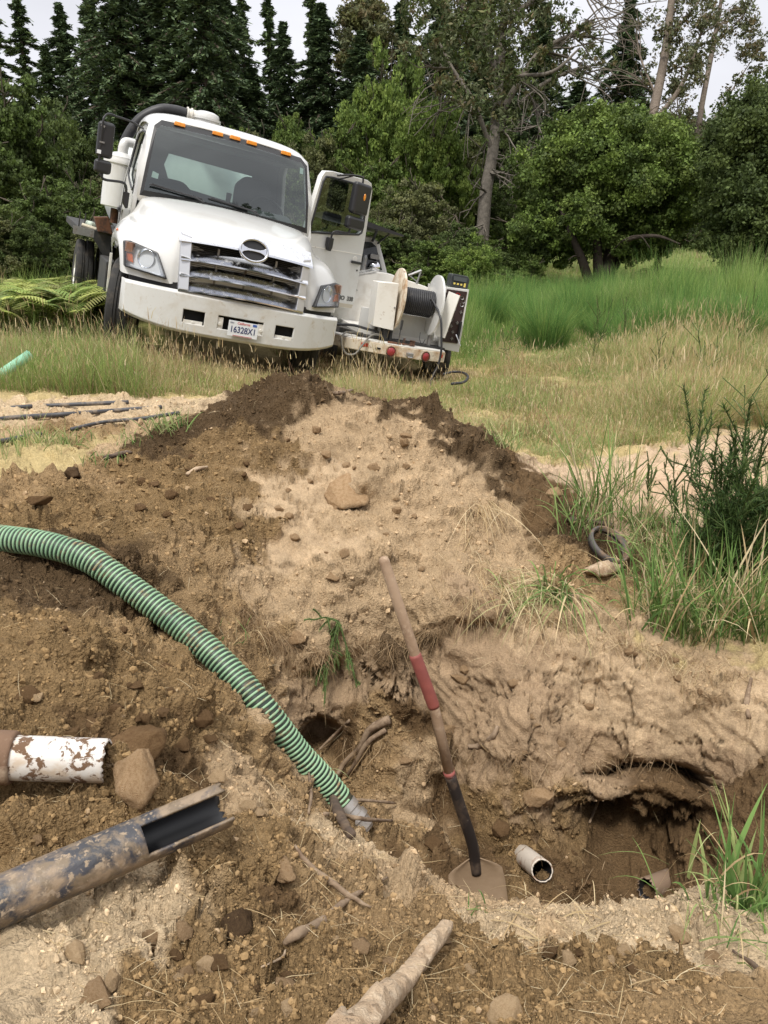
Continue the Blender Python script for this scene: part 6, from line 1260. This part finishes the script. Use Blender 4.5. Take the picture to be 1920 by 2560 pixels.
# ---------------- poly pipes on the sand, green pipe, hose loop
M_poly = mat('black_poly_pipe', (.05,.05,.055), .5, mix=(9,(.22,.18,.14),.5,.62,.9))
def on_ground(us, r, lift=.6):
    out = []
    for u, v in us: q = gp(u, v); out.append(S(u, v, r * .9))
    return out
for i, (pts, lab) in enumerate(((((-60,1032),(60,1022),(130,1018),(320,1010)),'farthest black poly pipe lying on the sand at left'),(((-60,1060),(40,1048),(160,1040),(300,1030),(400,1022)),'long black poly pipe, middle one of three on the sand'),(((-60,1112),(0,1108),(60,1098),(100,1090)),'short black poly pipe, nearest of three on the sand at left'),(((180,1078),(260,1060),(350,1052),(450,1036)),'thin dirty black pipe leading towards the left side of the mound'))):
    pp = on_ground(pts, .016); o = MB().tube([q - pp[0] for q in spline(pp, 8)], .016 if i < 3 else .012, 10).build('poly_pipe', M_poly, None, smooth=True); o.location = pp[0]; tag(o, lab, 'pipe', 'black poly pipes on the sand')
gpp = [P(-80,990,6.6), P(0,938,6.75), P(75,886,6.9)]
o = MB().tube([Vector(q) - Vector(gpp[0]) for q in gpp], .042, 18).build('green_pipe', mat('mint_green_pipe', (.26,.52,.36), .4, mix=(6,(.2,.45,.3),.5,.7)), None, smooth=True); o.location = gpp[0]; tag(o, 'pale green pipe lying in the grass at the left edge', 'pipe')
pp = [q + Vector((0, 0, .22)) for q in (S(1108,985), S(1130,978), S(1155,980), S(1168,992), S(1158,1008), S(1128,1014))]
o = MB().tube([q - pp[0] for q in spline(pp, 8)], .014, 8).build('hose_loop', M_hosek, None, smooth=True); o.location = pp[0]; tag(o, 'black hose loop lying in the dry grass right of the mound', 'hose')
# ---------------- lumps of earth and stones
def rock(name, u, v, sx_, sy_, sz_, m, label, cat='clod', seed=0, d=None, rot=0.0, sink=.3, angular=True, tilt=(0, 0)):
    rng = np.random.default_rng(seed); bm = bmesh.new()
    for _ in range(16):
        q = rng.normal(size=3); q /= np.linalg.norm(q); q *= rng.uniform(.85, 1.1); bm.verts.new(q)
    r_ = bmesh.ops.convex_hull(bm, input=bm.verts); 
    for v_ in [v_ for v_ in bm.verts if not v_.link_faces]: bm.verts.remove(v_)
    bmesh.ops.triangulate(bm, faces=bm.faces); bmesh.ops.subdivide_edges(bm, edges=bm.edges, cuts=5, use_grid_fill=True); bmesh.ops.triangulate(bm, faces=bm.faces)
    co = np.array([tuple(x.co) for x in bm.verts]); nz = fbm(co + seed, 2.2, 4, seed) * .16 + fbm(co + seed, 9, 3, seed + 9) * .05
    for x, dlt in zip(bm.verts, nz): x.co *= 1 + dlt
    me = bpy.data.meshes.new(name); bm.to_mesh(me); bm.free(); me.shade_smooth(); me.materials.append(m); o = bpy.data.objects.new(name, me); COL.objects.link(o)
    q = S(u, v); o.location = (q[0], q[1], q[2] + sz_ * (1 - 2 * sink) * .5); o.scale = (sx_ / 2, sy_ / 2, sz_ / 2); o.rotation_euler = (tilt[0], tilt[1], rot); tag(o, label, cat); return o
def earth(name, c, c2, s1=8): return mat(name, c, .95, mix=[(s1, c2, .42, .62), (s1 * 5, tuple(min(.9, k * 1.25) for k in c), .52, .68)], bump=(26, .9, .012), spec=.1)
M_tan = earth('tan_clod', (.40,.27,.155), (.30,.19,.10)); M_palec = earth('pale_clod', (.56,.40,.24), (.46,.31,.17)); M_brn = earth('brown_clod', (.18,.11,.055), (.13,.075,.036)); M_drk = earth('dark_clod', (.08,.05,.028), (.12,.075,.04))
rocks = [(345,1985,.17,.12,.16,M_tan,'big tan three-cornered clod leaning behind the black pipe','clod',1,.3),(350,1880,.20,.14,.12,M_brn,'wide brown clod just right of the white pipe end','clod',2,.35),(540,1950,.085,.06,.05,M_palec,'pale stone beside the notched end of the black pipe','stone',3,.3),
 (622,2020,.05,.04,.04,M_palec,'round pale stone right of the notched pipe','stone',4,.3),(650,2035,.035,.03,.025,M_palec,'small pale pebble beside the round pale stone','stone',5,.3),(700,2180,.07,.11,.05,M_tan,'upright pinkish clod below the thin branch','clod',6,.3),
 (255,2510,.10,.06,.045,M_tan,'flat tan clod near the bottom left corner','clod',7,.25),(285,2455,.055,.04,.035,M_palec,'pale stone above the flat tan clod','stone',8,.3),(460,2335,.05,.04,.035,M_tan,'tan clod in the middle of the loose brown earth','clod',9,.3),(590,2320,.10,.07,.06,M_drk,'dark wet clod of clay below the thin branch','clod',10,.4),
 (1265,2540,.075,.085,.05,M_palec,'pale yellow stone at the bottom edge right of the log','stone',11,.3),(870,1205,.34,.26,.22,M_tan,'large cracked clay boulder high on the front of the mound','boulder',12,.80),(790,1080,.07,.06,.06,M_tan,'tan clod near the top of the mound','clod',13,.3),(1010,1110,.08,.06,.06,M_tan,'tan clod right of the clay boulder','clod',14,.3),
 (240,1400,.16,.10,.09,M_brn,'brown clod tucked against the hose at left','clod',15,.4),(180,1190,.14,.1,.08,M_drk,'dark clod on the flat earth at far left','clod',16,.35),(100,1350-100,.12,.08,.07,M_brn,'brown clod lying above the hose at left','clod',17,.35),(740,1600,.12,.09,.08,M_tan,'tan clod at the lip of the pit below the mound','clod',18,.35),
 (1385,1240,.14,.1,.09,M_tan,'tan clod on the right foot of the mound','clod',19,.35),(1150,1700,.10,.08,.08,M_tan,'clay lump stuck on the pit wall right of the shovel','clod',20,.45),(1250,2075,.10,.08,.07,M_brn,'brown lump behind the pipe stub in the pit','clod',21,.4),(1345,1990,.16,.12,.10,M_tan,'smooth clay lump on the ledge over the pipe stub','clod',22,.45),
 (180,1950,.05,.04,.035,M_tan,'small tan clod under the white pipe','clod',23,.3),(90,2105,.035,.03,.028,M_tan,'round tan pebble between the two left pipes','stone',24,.3),(95,1745,.05,.04,.03,M_palec,'pale clod above the white pipe','clod',25,.3),(500,1800,.09,.07,.06,M_brn,'brown lump on the bank left of the hose','clod',26,.35),
 (605,1800,.03,.025,.02,M_palec,'small pale stone on the bank beside the hose','stone',27,.3),(1420,2400,.05,.04,.03,M_palec,'pale clod among the brown crumbs at lower right','clod',28,.3),(1700,2340,.06,.05,.035,M_palec,'pale lump on the near rim at right','clod',29,.3),(1560,2385,.045,.04,.03,M_palec,'small pale lump on the near rim below the broken pipe','clod',30,.3),(190,2390,.07,.05,.03,M_palec,'rounded pale lump on the sandy patch at lower left','clod',31,.35)]
_rb = np.random.default_rng(5)
_wh = [('mound face', 700, 1060, 1080, 1460), ('left shoulder of the mound', 300, 620, 1120, 1330), ('bank left of the hose', 60, 560, 1560, 1880), ('earth in front of the pit', 350, 1850, 2330, 2540), ('pit wall', 1000, 1850, 1560, 1900), ('pit floor', 1080, 1500, 2100, 2230)]
for k, (nm, u0, u1, v0, v1) in enumerate(_wh):
    for i in range((22, 16, 18, 30, 14, 8)[k]):
        sz_ = _rb.uniform(.025, .075) * (1 if k != 3 else .6); m_ = (M_tan, M_brn, M_brn, (M_brn, M_palec, M_tan)[i % 3], M_tan, M_brn)[k]
        o = rock('clod', _rb.uniform(u0, u1), _rb.uniform(v0, v1), sz_ * 1.2, sz_, sz_ * .75, m_, 'small lump of earth lying on the ' + nm, 'clod', 200 + k * 40 + i, rot=i * 1.3, sink=.5); o['group'] = 'small lumps on the ' + nm
for (u, v, a, b, c, m, lab, cat, sd, sk_) in rocks: rock('stone' if cat == 'stone' else ('boulder' if cat == 'boulder' else 'clod'), u, v, a, b, c, m, lab, cat, sd, rot=sd * 1.7, sink=sk_)
# ---------------- crumbs, pebbles and straw scattered over the loose earth
t_ = (1 + 5 ** .5) / 2; ico = np.array([(-1,t_,0),(1,t_,0),(-1,-t_,0),(1,-t_,0),(0,-1,t_),(0,1,t_),(0,-1,-t_),(0,1,-t_),(t_,0,-1),(t_,0,1),(-t_,0,-1),(-t_,0,1)]) / 1.9
icf = np.array([(0,11,5),(0,5,1),(0,1,7),(0,7,10),(0,10,11),(1,5,9),(5,11,4),(11,10,2),(10,7,6),(7,1,8),(3,9,4),(3,4,2),(3,2,6),(3,6,8),(3,8,9),(4,9,5),(2,4,11),(6,2,10),(8,6,7),(9,8,1)])
kk = surf_samples(210000, math.radians(-30), math.radians(30), .8, 8.5, Gp)
keep = (Gp.random(len(kk)) < np.clip(rgh[kk] * 1.1, .06, 1) ** 1.3) & ~np.isin(_kind[0], ['x']); kk = kk[keep]
gr_ok = ~grassy(p[kk, 0], p[kk, 1], p[kk, 2]); kk = kk[gr_ok]
kk = kk[:110000]; n = len(kk); sz = (.0008 + .0011 * Gp.random(n) + .0062 * Gp.random(n) ** 12) * (.62 + .38 * rho[kk]); sz = np.minimum(sz, .024) * (.6 + .4 * rgh[kk])
jit = 1 + Gp.normal(0, .30, (n, 12, 1)); S3 = Gp.uniform(.65, 1.2, (n, 1, 3)); an = Gp.uniform(0, 2*PI, n); ca, sa = np.cos(an), np.sin(an)
B_ = ico[None] * jit * S3; B_ = np.stack([B_[..., 0] * ca[:, None] - B_[..., 1] * sa[:, None], B_[..., 0] * sa[:, None] + B_[..., 1] * ca[:, None], B_[..., 2]], -1)
Vc = B_ * sz[:, None, None] + (p2[kk] + N[kk] * sz[:, None] * .15 + Gp.normal(0, .004, (n, 3)) * np.array([1, 1, 0]))[:, None]
cb = vcol[kk] * Gp.uniform(.75, 1.2, (n, 1)); pc = Gp.random(n) < .02; cb[pc] = cb[pc] * .4 + np.array([.52,.38,.24]) * .6 * Gp.uniform(.8, 1.2, (pc.sum(), 1))
M_crumb = vmat('crumb', .95, mul=[(150, .8, 1.2, 4)], spec=.1)
Fcr = (np.arange(n) * 12)[:, None, None] + icf[None]
tag(npmesh('soil_crumbs', Vc.reshape(-1, 3), Fcr.reshape(-1, 3), M_crumb, smooth=False, col=np.clip(np.repeat(cb, 12, 0), 0, .9)), kind='stuff')
kk = surf_samples(9000, math.radians(-29), math.radians(29), 1.0, 7.0, Gp); kk = kk[~grassy(p[kk, 0], p[kk, 1], p[kk, 2])][:2200]; n = len(kk)
dd = rnd_dir(n, Gp); dd -= N[kk] * (dd * N[kk]).sum(1, keepdims=True); dd += N[kk] * Gp.uniform(.0, .5, (n, 1))
tag(npmesh('straw_litter', *strands(p2[kk] + N[kk] * .003, dd, Gp.uniform(.02, .10, n), Gp.uniform(.0008, .0018, n), Gp.uniform(0, .3, n), PAL['straw'], Gp, 4, .4, wob=.03)[:2], M_grass, smooth=False, col=None), kind='stuff')
o = bpy.data.objects['straw_litter']; a_ = o.data.color_attributes.new('col', 'FLOAT_COLOR', 'POINT'); cc2 = np.ones((len(o.data.vertices), 4), np.float32); cc2[:, :3] = np.repeat(np.array(PAL['straw'])[Gp.integers(0, 4, n)], 10, 0); a_.data.foreach_set('color', cc2.ravel())
# ---------------- dry roots hanging from the lips of the pit
def fringe(name, pts, n, L, pal, label, w=.0016, spread=.5, outw=.3, grav=.4, kind='stuff', thick=None):
    V3 = []; 
    for i in range(n):
        t = Gp.random() * (len(pts) - 1); k = int(t); f_ = t - k; a, b = pts[k], pts[min(k + 1, len(pts) - 1)]; u, v = a[0] + (b[0] - a[0]) * f_ + Gp.normal(0, 9), a[1] + (b[1] - a[1]) * f_ + Gp.normal(0, 9)
        q = S(u, v, .008); V3.append((q[0], q[1], q[2]))
    V3 = np.array(V3); d_ = np.stack([Gp.normal(0, spread, n), -outw - .25 * Gp.random(n), Gp.normal(-.5, .45, n)], -1)
    V_, F_, C_ = strands(V3, d_, Gp.uniform(*L, n), Gp.uniform(.6, 1.6, n) * w, Gp.uniform(.1, 1, n) * grav, pal, Gp, 6, .3, wob=.05)
    o = npmesh(name, V_, F_, M_grass, smooth=False, col=C_); tag(o, label, None, None, kind); return o
ROOT = [(.36,.25,.14),(.26,.17,.09),(.45,.33,.20),(.20,.13,.07)]
fringe('hanging_roots', [(1140,1510),(1230,1490),(1330,1530),(1400,1560),(1500,1590),(1620,1620),(1750,1660),(1900,1700)], 900, (.06,.24), ROOT + PAL['straw'], None)
fringe('hanging_roots', [(590,1500),(640,1560),(700,1600),(790,1630),(910,1600),(1010,1610),(1130,1540)], 750, (.05,.20), ROOT, None)
fringe('hanging_roots', [(1150,1290),(1200,1400),(1250,1460)], 260, (.08,.25), PAL['straw'] + ROOT, None, .002)
fringe('hanging_roots', [(830,1850),(950,1850),(1100,1870),(1300,1880),(1500,1900),(1700,1900)], 260, (.05,.22), ROOT, None, .0018)
# ---------------- tufts and plants round the dig
def tuft(name, u, v, n, L, w, pal, label, cat='grass tuft', spread=.35, grav=(.1,.6), rad=.05, base=None, group=None, dirz=1.0, bias=(0,0,0), seg=6, dry=0):
    q = S(u, v) if base is None else P(*base); z = q[2]
    b = np.stack([Gp.normal(0, rad, n), Gp.normal(0, rad, n), Gp.uniform(-.01, .01, n)], -1); d_ = np.stack([Gp.normal(0, spread, n), Gp.normal(0, spread, n), dirz * np.ones(n)], -1) + np.array(bias)
    pl_ = list(pal) * 3 + (list(PAL['straw']) * dry)
    V_, F_, C_ = strands(b, d_, Gp.uniform(*L, n), Gp.uniform(.6, 1.3, n) * w, Gp.uniform(*grav, n), pl_, Gp, seg, .08)
    o = npmesh(name, V_, F_, M_grass, smooth=False, col=C_); o.location = (q[0], q[1], z - .01); tag(o, label, cat, group); return o
RB = [(.13,.22,.06),(.17,.27,.075),(.10,.18,.05),(.24,.32,.11)]
big = [(1640,1560,60,(.25,.62),.011,'broad-bladed green tuft at the left end of the tall clump on the right bank'),(1720,1600,70,(.25,.6),.010,'splayed green tuft spilling over the right bank'),(1800,1570,70,(.3,.7),.010,'dense green tuft below the feathery shrub'),(1890,1590,80,(.3,.75),.011,'green tuft at the right edge on the pit bank'),
 (1770,1470,60,(.35,.75),.010,'upright green tuft behind the splayed one on the right bank'),(1880,1440,90,(.5,.95),.011,'tallest green tuft at the right picture edge'),(1690,1430,50,(.3,.6),.009,'green tuft left of the feathery shrub'),(1930,1350,90,(.5,1.0),.011,'tall green blades beside the feathery shrub at the edge'),
 (1440,1330,46,(.2,.5),.008,'short green tuft behind the mound foot'),(1490,1290,60,(.35,.85),.010,'tall upright green tuft left of the plank'),(1560,1240,50,(.3,.6),.008,'green tuft beside the pinkish sand heap'),(1590,1330,60,(.3,.55),.008,'green tuft right of the plank end')]
for (u, v, n, L, w, lab) in big: tuft('grass_tuft', u, v, int(n * 1.3), (L[0] * 1.25, L[1] * 1.25), w * .9, RB, lab, spread=.30, rad=.07, grav=(.15,.75), dry=1)
for i in range(44):
    u, v = Gp.uniform(1560, 1960), Gp.uniform(1330, 1600)
    tuft('grass_tuft', u, v, 40, (.15,.45), .005, RB + PAL['pale'], 'low mixed green and straw tuft filling the tall clump on the right bank', spread=.45, rad=.08, grav=(.2,.9), group='low tufts on the right bank', dry=3)
tuft('grass_tuft', 1400, 1480, 110, (.2,.55), .008, RB, 'green tuft drooping over the pit wall right of the shovel', spread=.5, rad=.05, grav=(.4,1.4), bias=(-.1,-.35,-.3), dry=1)
tuft('grass_tuft', 1330, 1490, 130, (.15,.42), .004, PAL['straw'] + PAL['pale'], 'straw-coloured tuft beside the drooping green one', spread=.6, rad=.08, grav=(.4,1.2), bias=(-.3,-.3,-.3))
tuft('grass_tuft', 1240, 1440, 90, (.2,.5), .003, PAL['straw'], 'long dry straw trailing down the right side of the mound', spread=.45, rad=.12, grav=(.2,.6), bias=(.2,-.7,-.8))
tuft('grass_tuft', 1205, 1250, 60, (.2,.5), .003, PAL['straw'], 'dry straw hanging from the upper right side of the mound', spread=.3, rad=.06, grav=(.2,.6), bias=(.2,-.8,-.9))
tuft('wheat_plant', 1870, 2275, 80, (.15,.44), .012, [(.16,.28,.08),(.20,.33,.10),(.12,.22,.06),(.30,.36,.13)], 'broad-leaved green grass plant on the near rim at right', 'grass plant', spread=.30, rad=.05, grav=(.05,.55), dirz=1.1)
tuft('grass_tuft', 1830, 2300, 80, (.10,.30), .004, RB + PAL['pale'], 'fine pale tuft round the foot of the broad-leaved plant', spread=.6, rad=.08, grav=(.3,1.2), dry=2)
tuft('grass_tuft', 1400, 2330, 60, (.08,.22), .004, PAL['straw'], 'dry straw bunch spread over the near rim of the pit', spread=1.0, rad=.06, grav=(.3,.8), dirz=.15)
tuft('grass_tuft', 1470, 2300, 160, (.03,.09), .0012, ROOT, 'fuzzy dry rootlets on the crest of the near rim', spread=.8, rad=.10, grav=(.1,.5), dirz=.7)
tuft('grass_tuft', 1190, 2270, 10, (.06,.12), .005, RB, 'few short green blades in front of the shovel blade', spread=.4, rad=.03)
tuft('grass_tuft', 800, 1935, 40, (.06,.16), .004, PAL['pale'] + PAL['straw'], 'pale tuft squeezed beside the hose above its end', spread=.7, rad=.03, grav=(.2,.8))
tuft('grass_tuft', 640, 1560, 80, (.08,.25), .0025, PAL['straw'] + ROOT, 'dead grass bunch between the hose and the pit', spread=.5, rad=.04, grav=(.6,1.6), bias=(0,-.4,-.4))
tuft('grass_tuft', 570, 1600, 30, (.06,.14), .004, RB + PAL['straw'], 'small half-green tuft beside the hose', spread=.7, rad=.05)
for (u, v, n, s_, lab) in ((420,1070,90,.22,'bright green tuft between the sand and the mound'),(60,1105,60,.16,'green tuft nearest the left edge on the sand'),(130,1110,60,.18,'green tuft amid the three poly pipes'),(190,1115,50,.18,'green tuft right of the nearest poly pipe'),(330,1100,50,.12,'low tuft at the left foot of the mound'),(250,1150,40,.10,'dusty low tuft above the dark stick'),(380,985,40,.16,'pale leafy tuft behind the sand'),(500,985,40,.16,'green tuft below the front wheel'),(1250,1120,60,.3,'upright tuft right of the mound crest'),(1340,1110,50,.28,'grass tuft behind the right foot of the mound')):
    tuft('grass_tuft', u, v, n, (s_*.5, s_*1.2), .006, RB + PAL['pale'], lab, spread=.45, rad=.07, dry=1)
# feathery broom shrub at the right, hanging sprig on the mound's lip, tall weed stems
def feathery(name, b, stems, label, cat, col, m=70, nl=.035, w=.004, sub=5):
    r = empty(name, tuple(b)); tubes = []; VV = []
    for (d_, L, g_) in stems:
        d_ = np.array(d_, float); d_ /= np.linalg.norm(d_); t = np.linspace(0, 1, 9)[:, None]; pts = d_ * L * t - np.array([0, 0, 1]) * L * g_ * t ** 2 + Gp.normal(0, .012 * L, (9, 3)) * t
        tubes.append((pts, np.linspace(.006 * max(.5, L), .0015, 9)))
        for k in range(sub):
            t0_ = Gp.uniform(.25, .95); p0 = d_ * L * t0_ - np.array([0, 0, 1]) * L * g_ * t0_ ** 2; e = d_ + Gp.normal(0, .55, 3); e /= np.linalg.norm(e); l = L * Gp.uniform(.15, .4); tt2 = np.linspace(0, 1, 5)[:, None]; q2 = p0 + e * l * tt2 - np.array([0,0,1]) * l * g_ * tt2**2
            tubes.append((q2, np.linspace(.003, .001, 5)))
    for pts, _ in tubes:
        n = max(8, int(m * np.linalg.norm(pts[-1] - pts[0]) / .5)); t = Gp.random(n) * (len(pts) - 1); i = np.minimum(t.astype(int), len(pts) - 2); f_ = (t - i)[:, None]; q = pts[i] * (1 - f_) + pts[i + 1] * f_
        ax = pts[-1] - pts[0]; ax = ax / (np.linalg.norm(ax) + 1e-9); dv_ = rnd_dir(n, Gp) * .7 + ax * .8
        VV.append(strands(q, dv_, Gp.uniform(.5, 1.3, n) * nl, w * np.ones(n), .1 * np.ones(n), col, Gp, 2, .2))
    tubes_mesh('stem', tubes, (.10,.14,.05), r); V_, F_, C_ = join(VV); npmesh('foliage', V_, F_, M_leaf, r, False, C_); tag(r, label, cat); return r
q = S(1800, 1470); sb = np.array([q[0], q[1], q[2]])
feathery('broom_shrub', sb, [((Gp.normal(0,.42), Gp.normal(0,.3), 1), Gp.uniform(.5, 1.0), Gp.uniform(.0, .2)) for _ in range(26)], 'dark green feathery shrub rising above the tall grass at right', 'shrub', [(.035,.075,.025),(.05,.10,.03),(.03,.06,.022),(.07,.13,.04)], 150, .05, .005, 8)
feathery('hanging_sprig', S(842,1560,.02), [((Gp.normal(-.25,.3), -.5, Gp.normal(-.5,.4)), Gp.uniform(.12, .30), Gp.uniform(.1, .5)) for _ in range(8)], 'feathery green sprig hanging over the pit lip left of the shovel', 'plant', [(.09,.17,.05),(.13,.22,.07),(.07,.13,.04)], 200, .022, .002, 5)
for (u, v, d_, h_) in ((1870,1180,5.6,.9),(1690,1330,5.0,.55),(1620,1300,5.2,.5),(1760,1000,8.5,.9),(1480,900,11,.95),(1560,880,12,.9),(1830,930,10,1.1),(1270,880,11.5,.7),(1650,960,9,.8)):
    b = P(u, v, d_); b[2] = float(H(b[0], b[1])[0])
    feathery('tall_weed', b, [((Gp.normal(0,.12), Gp.normal(0,.12), 1), h_ * Gp.uniform(.7, 1), .03) for _ in range(3)], 'thin tall weed with sparse twigs standing over the dry grass', 'weed', [(.22,.24,.12),(.14,.20,.07),(.34,.30,.22)], 26, .03, .004, 5)['group'] = 'tall weeds in the meadow'
# pinkish sand heap behind the tufts
def heap(name, u, v, R0, h, m, label):
    q = gp(u, v); n1, n2 = 40, 22; V = []
    for i in range(n2 + 1):
        for j in range(n1):
            r = i / n2; a = 2*PI*j/n1; V.append((q[0] + R0 * r * math.cos(a), q[1] + R0 * .7 * r * math.sin(a), 0))
    V = np.array(V); rr = np.repeat(np.arange(n2 + 1) / n2, n1); z0 = H(V[:, 0], V[:, 1]); V[:, 2] = z0 + h * (np.cos(rr * PI) * .5 + .5) * (1 + .3 * fbm(V, 3, 3, 5)) + .03 * fbm(V, 9, 4, 7) * (1 - rr) - .03 * rr - .01
    V -= q; Fc = [(i*n1+j, i*n1+(j+1)%n1, (i+1)*n1+(j+1)%n1, (i+1)*n1+j) for i in range(n2) for j in range(n1)]
    o = npmesh(name, V, np.array(Fc), m, smooth=True); o.location = q; tag(o, label, 'sand heap'); return o
heap('sand_heap', 1660, 1225, .75, .20, earth('pinkish_sand', (.50,.36,.25), (.42,.29,.19), 3), 'pinkish sand heap behind the tall grass at right')
heap('sand_heap', 1850, 1215, .6, .17, earth('pinkish_sand', (.50,.36,.25), (.42,.29,.19), 3), 'smaller sand heap cut by the right picture edge')
# ---------------- trees at the photographer's back, seen only in glass and chrome
for (x, y, k, s_, h_) in ((-9,-16,0,9,11),(-3,-20,1,9,10),(4,-22,4,10,12),(10,-17,1,9,9),(16,-10,0,9,10),(-16,-8,3,9,10),(-5,-13,2,4,8)):
    o = copy_tree(BL[k]); o.location = (x, y, float(H(x, y)[0]) - .2); o.scale = (s_, s_, h_); tag(o, 'tree behind the photographer, mirrored in the windscreen and grille', 'tree', 'trees behind the photographer')
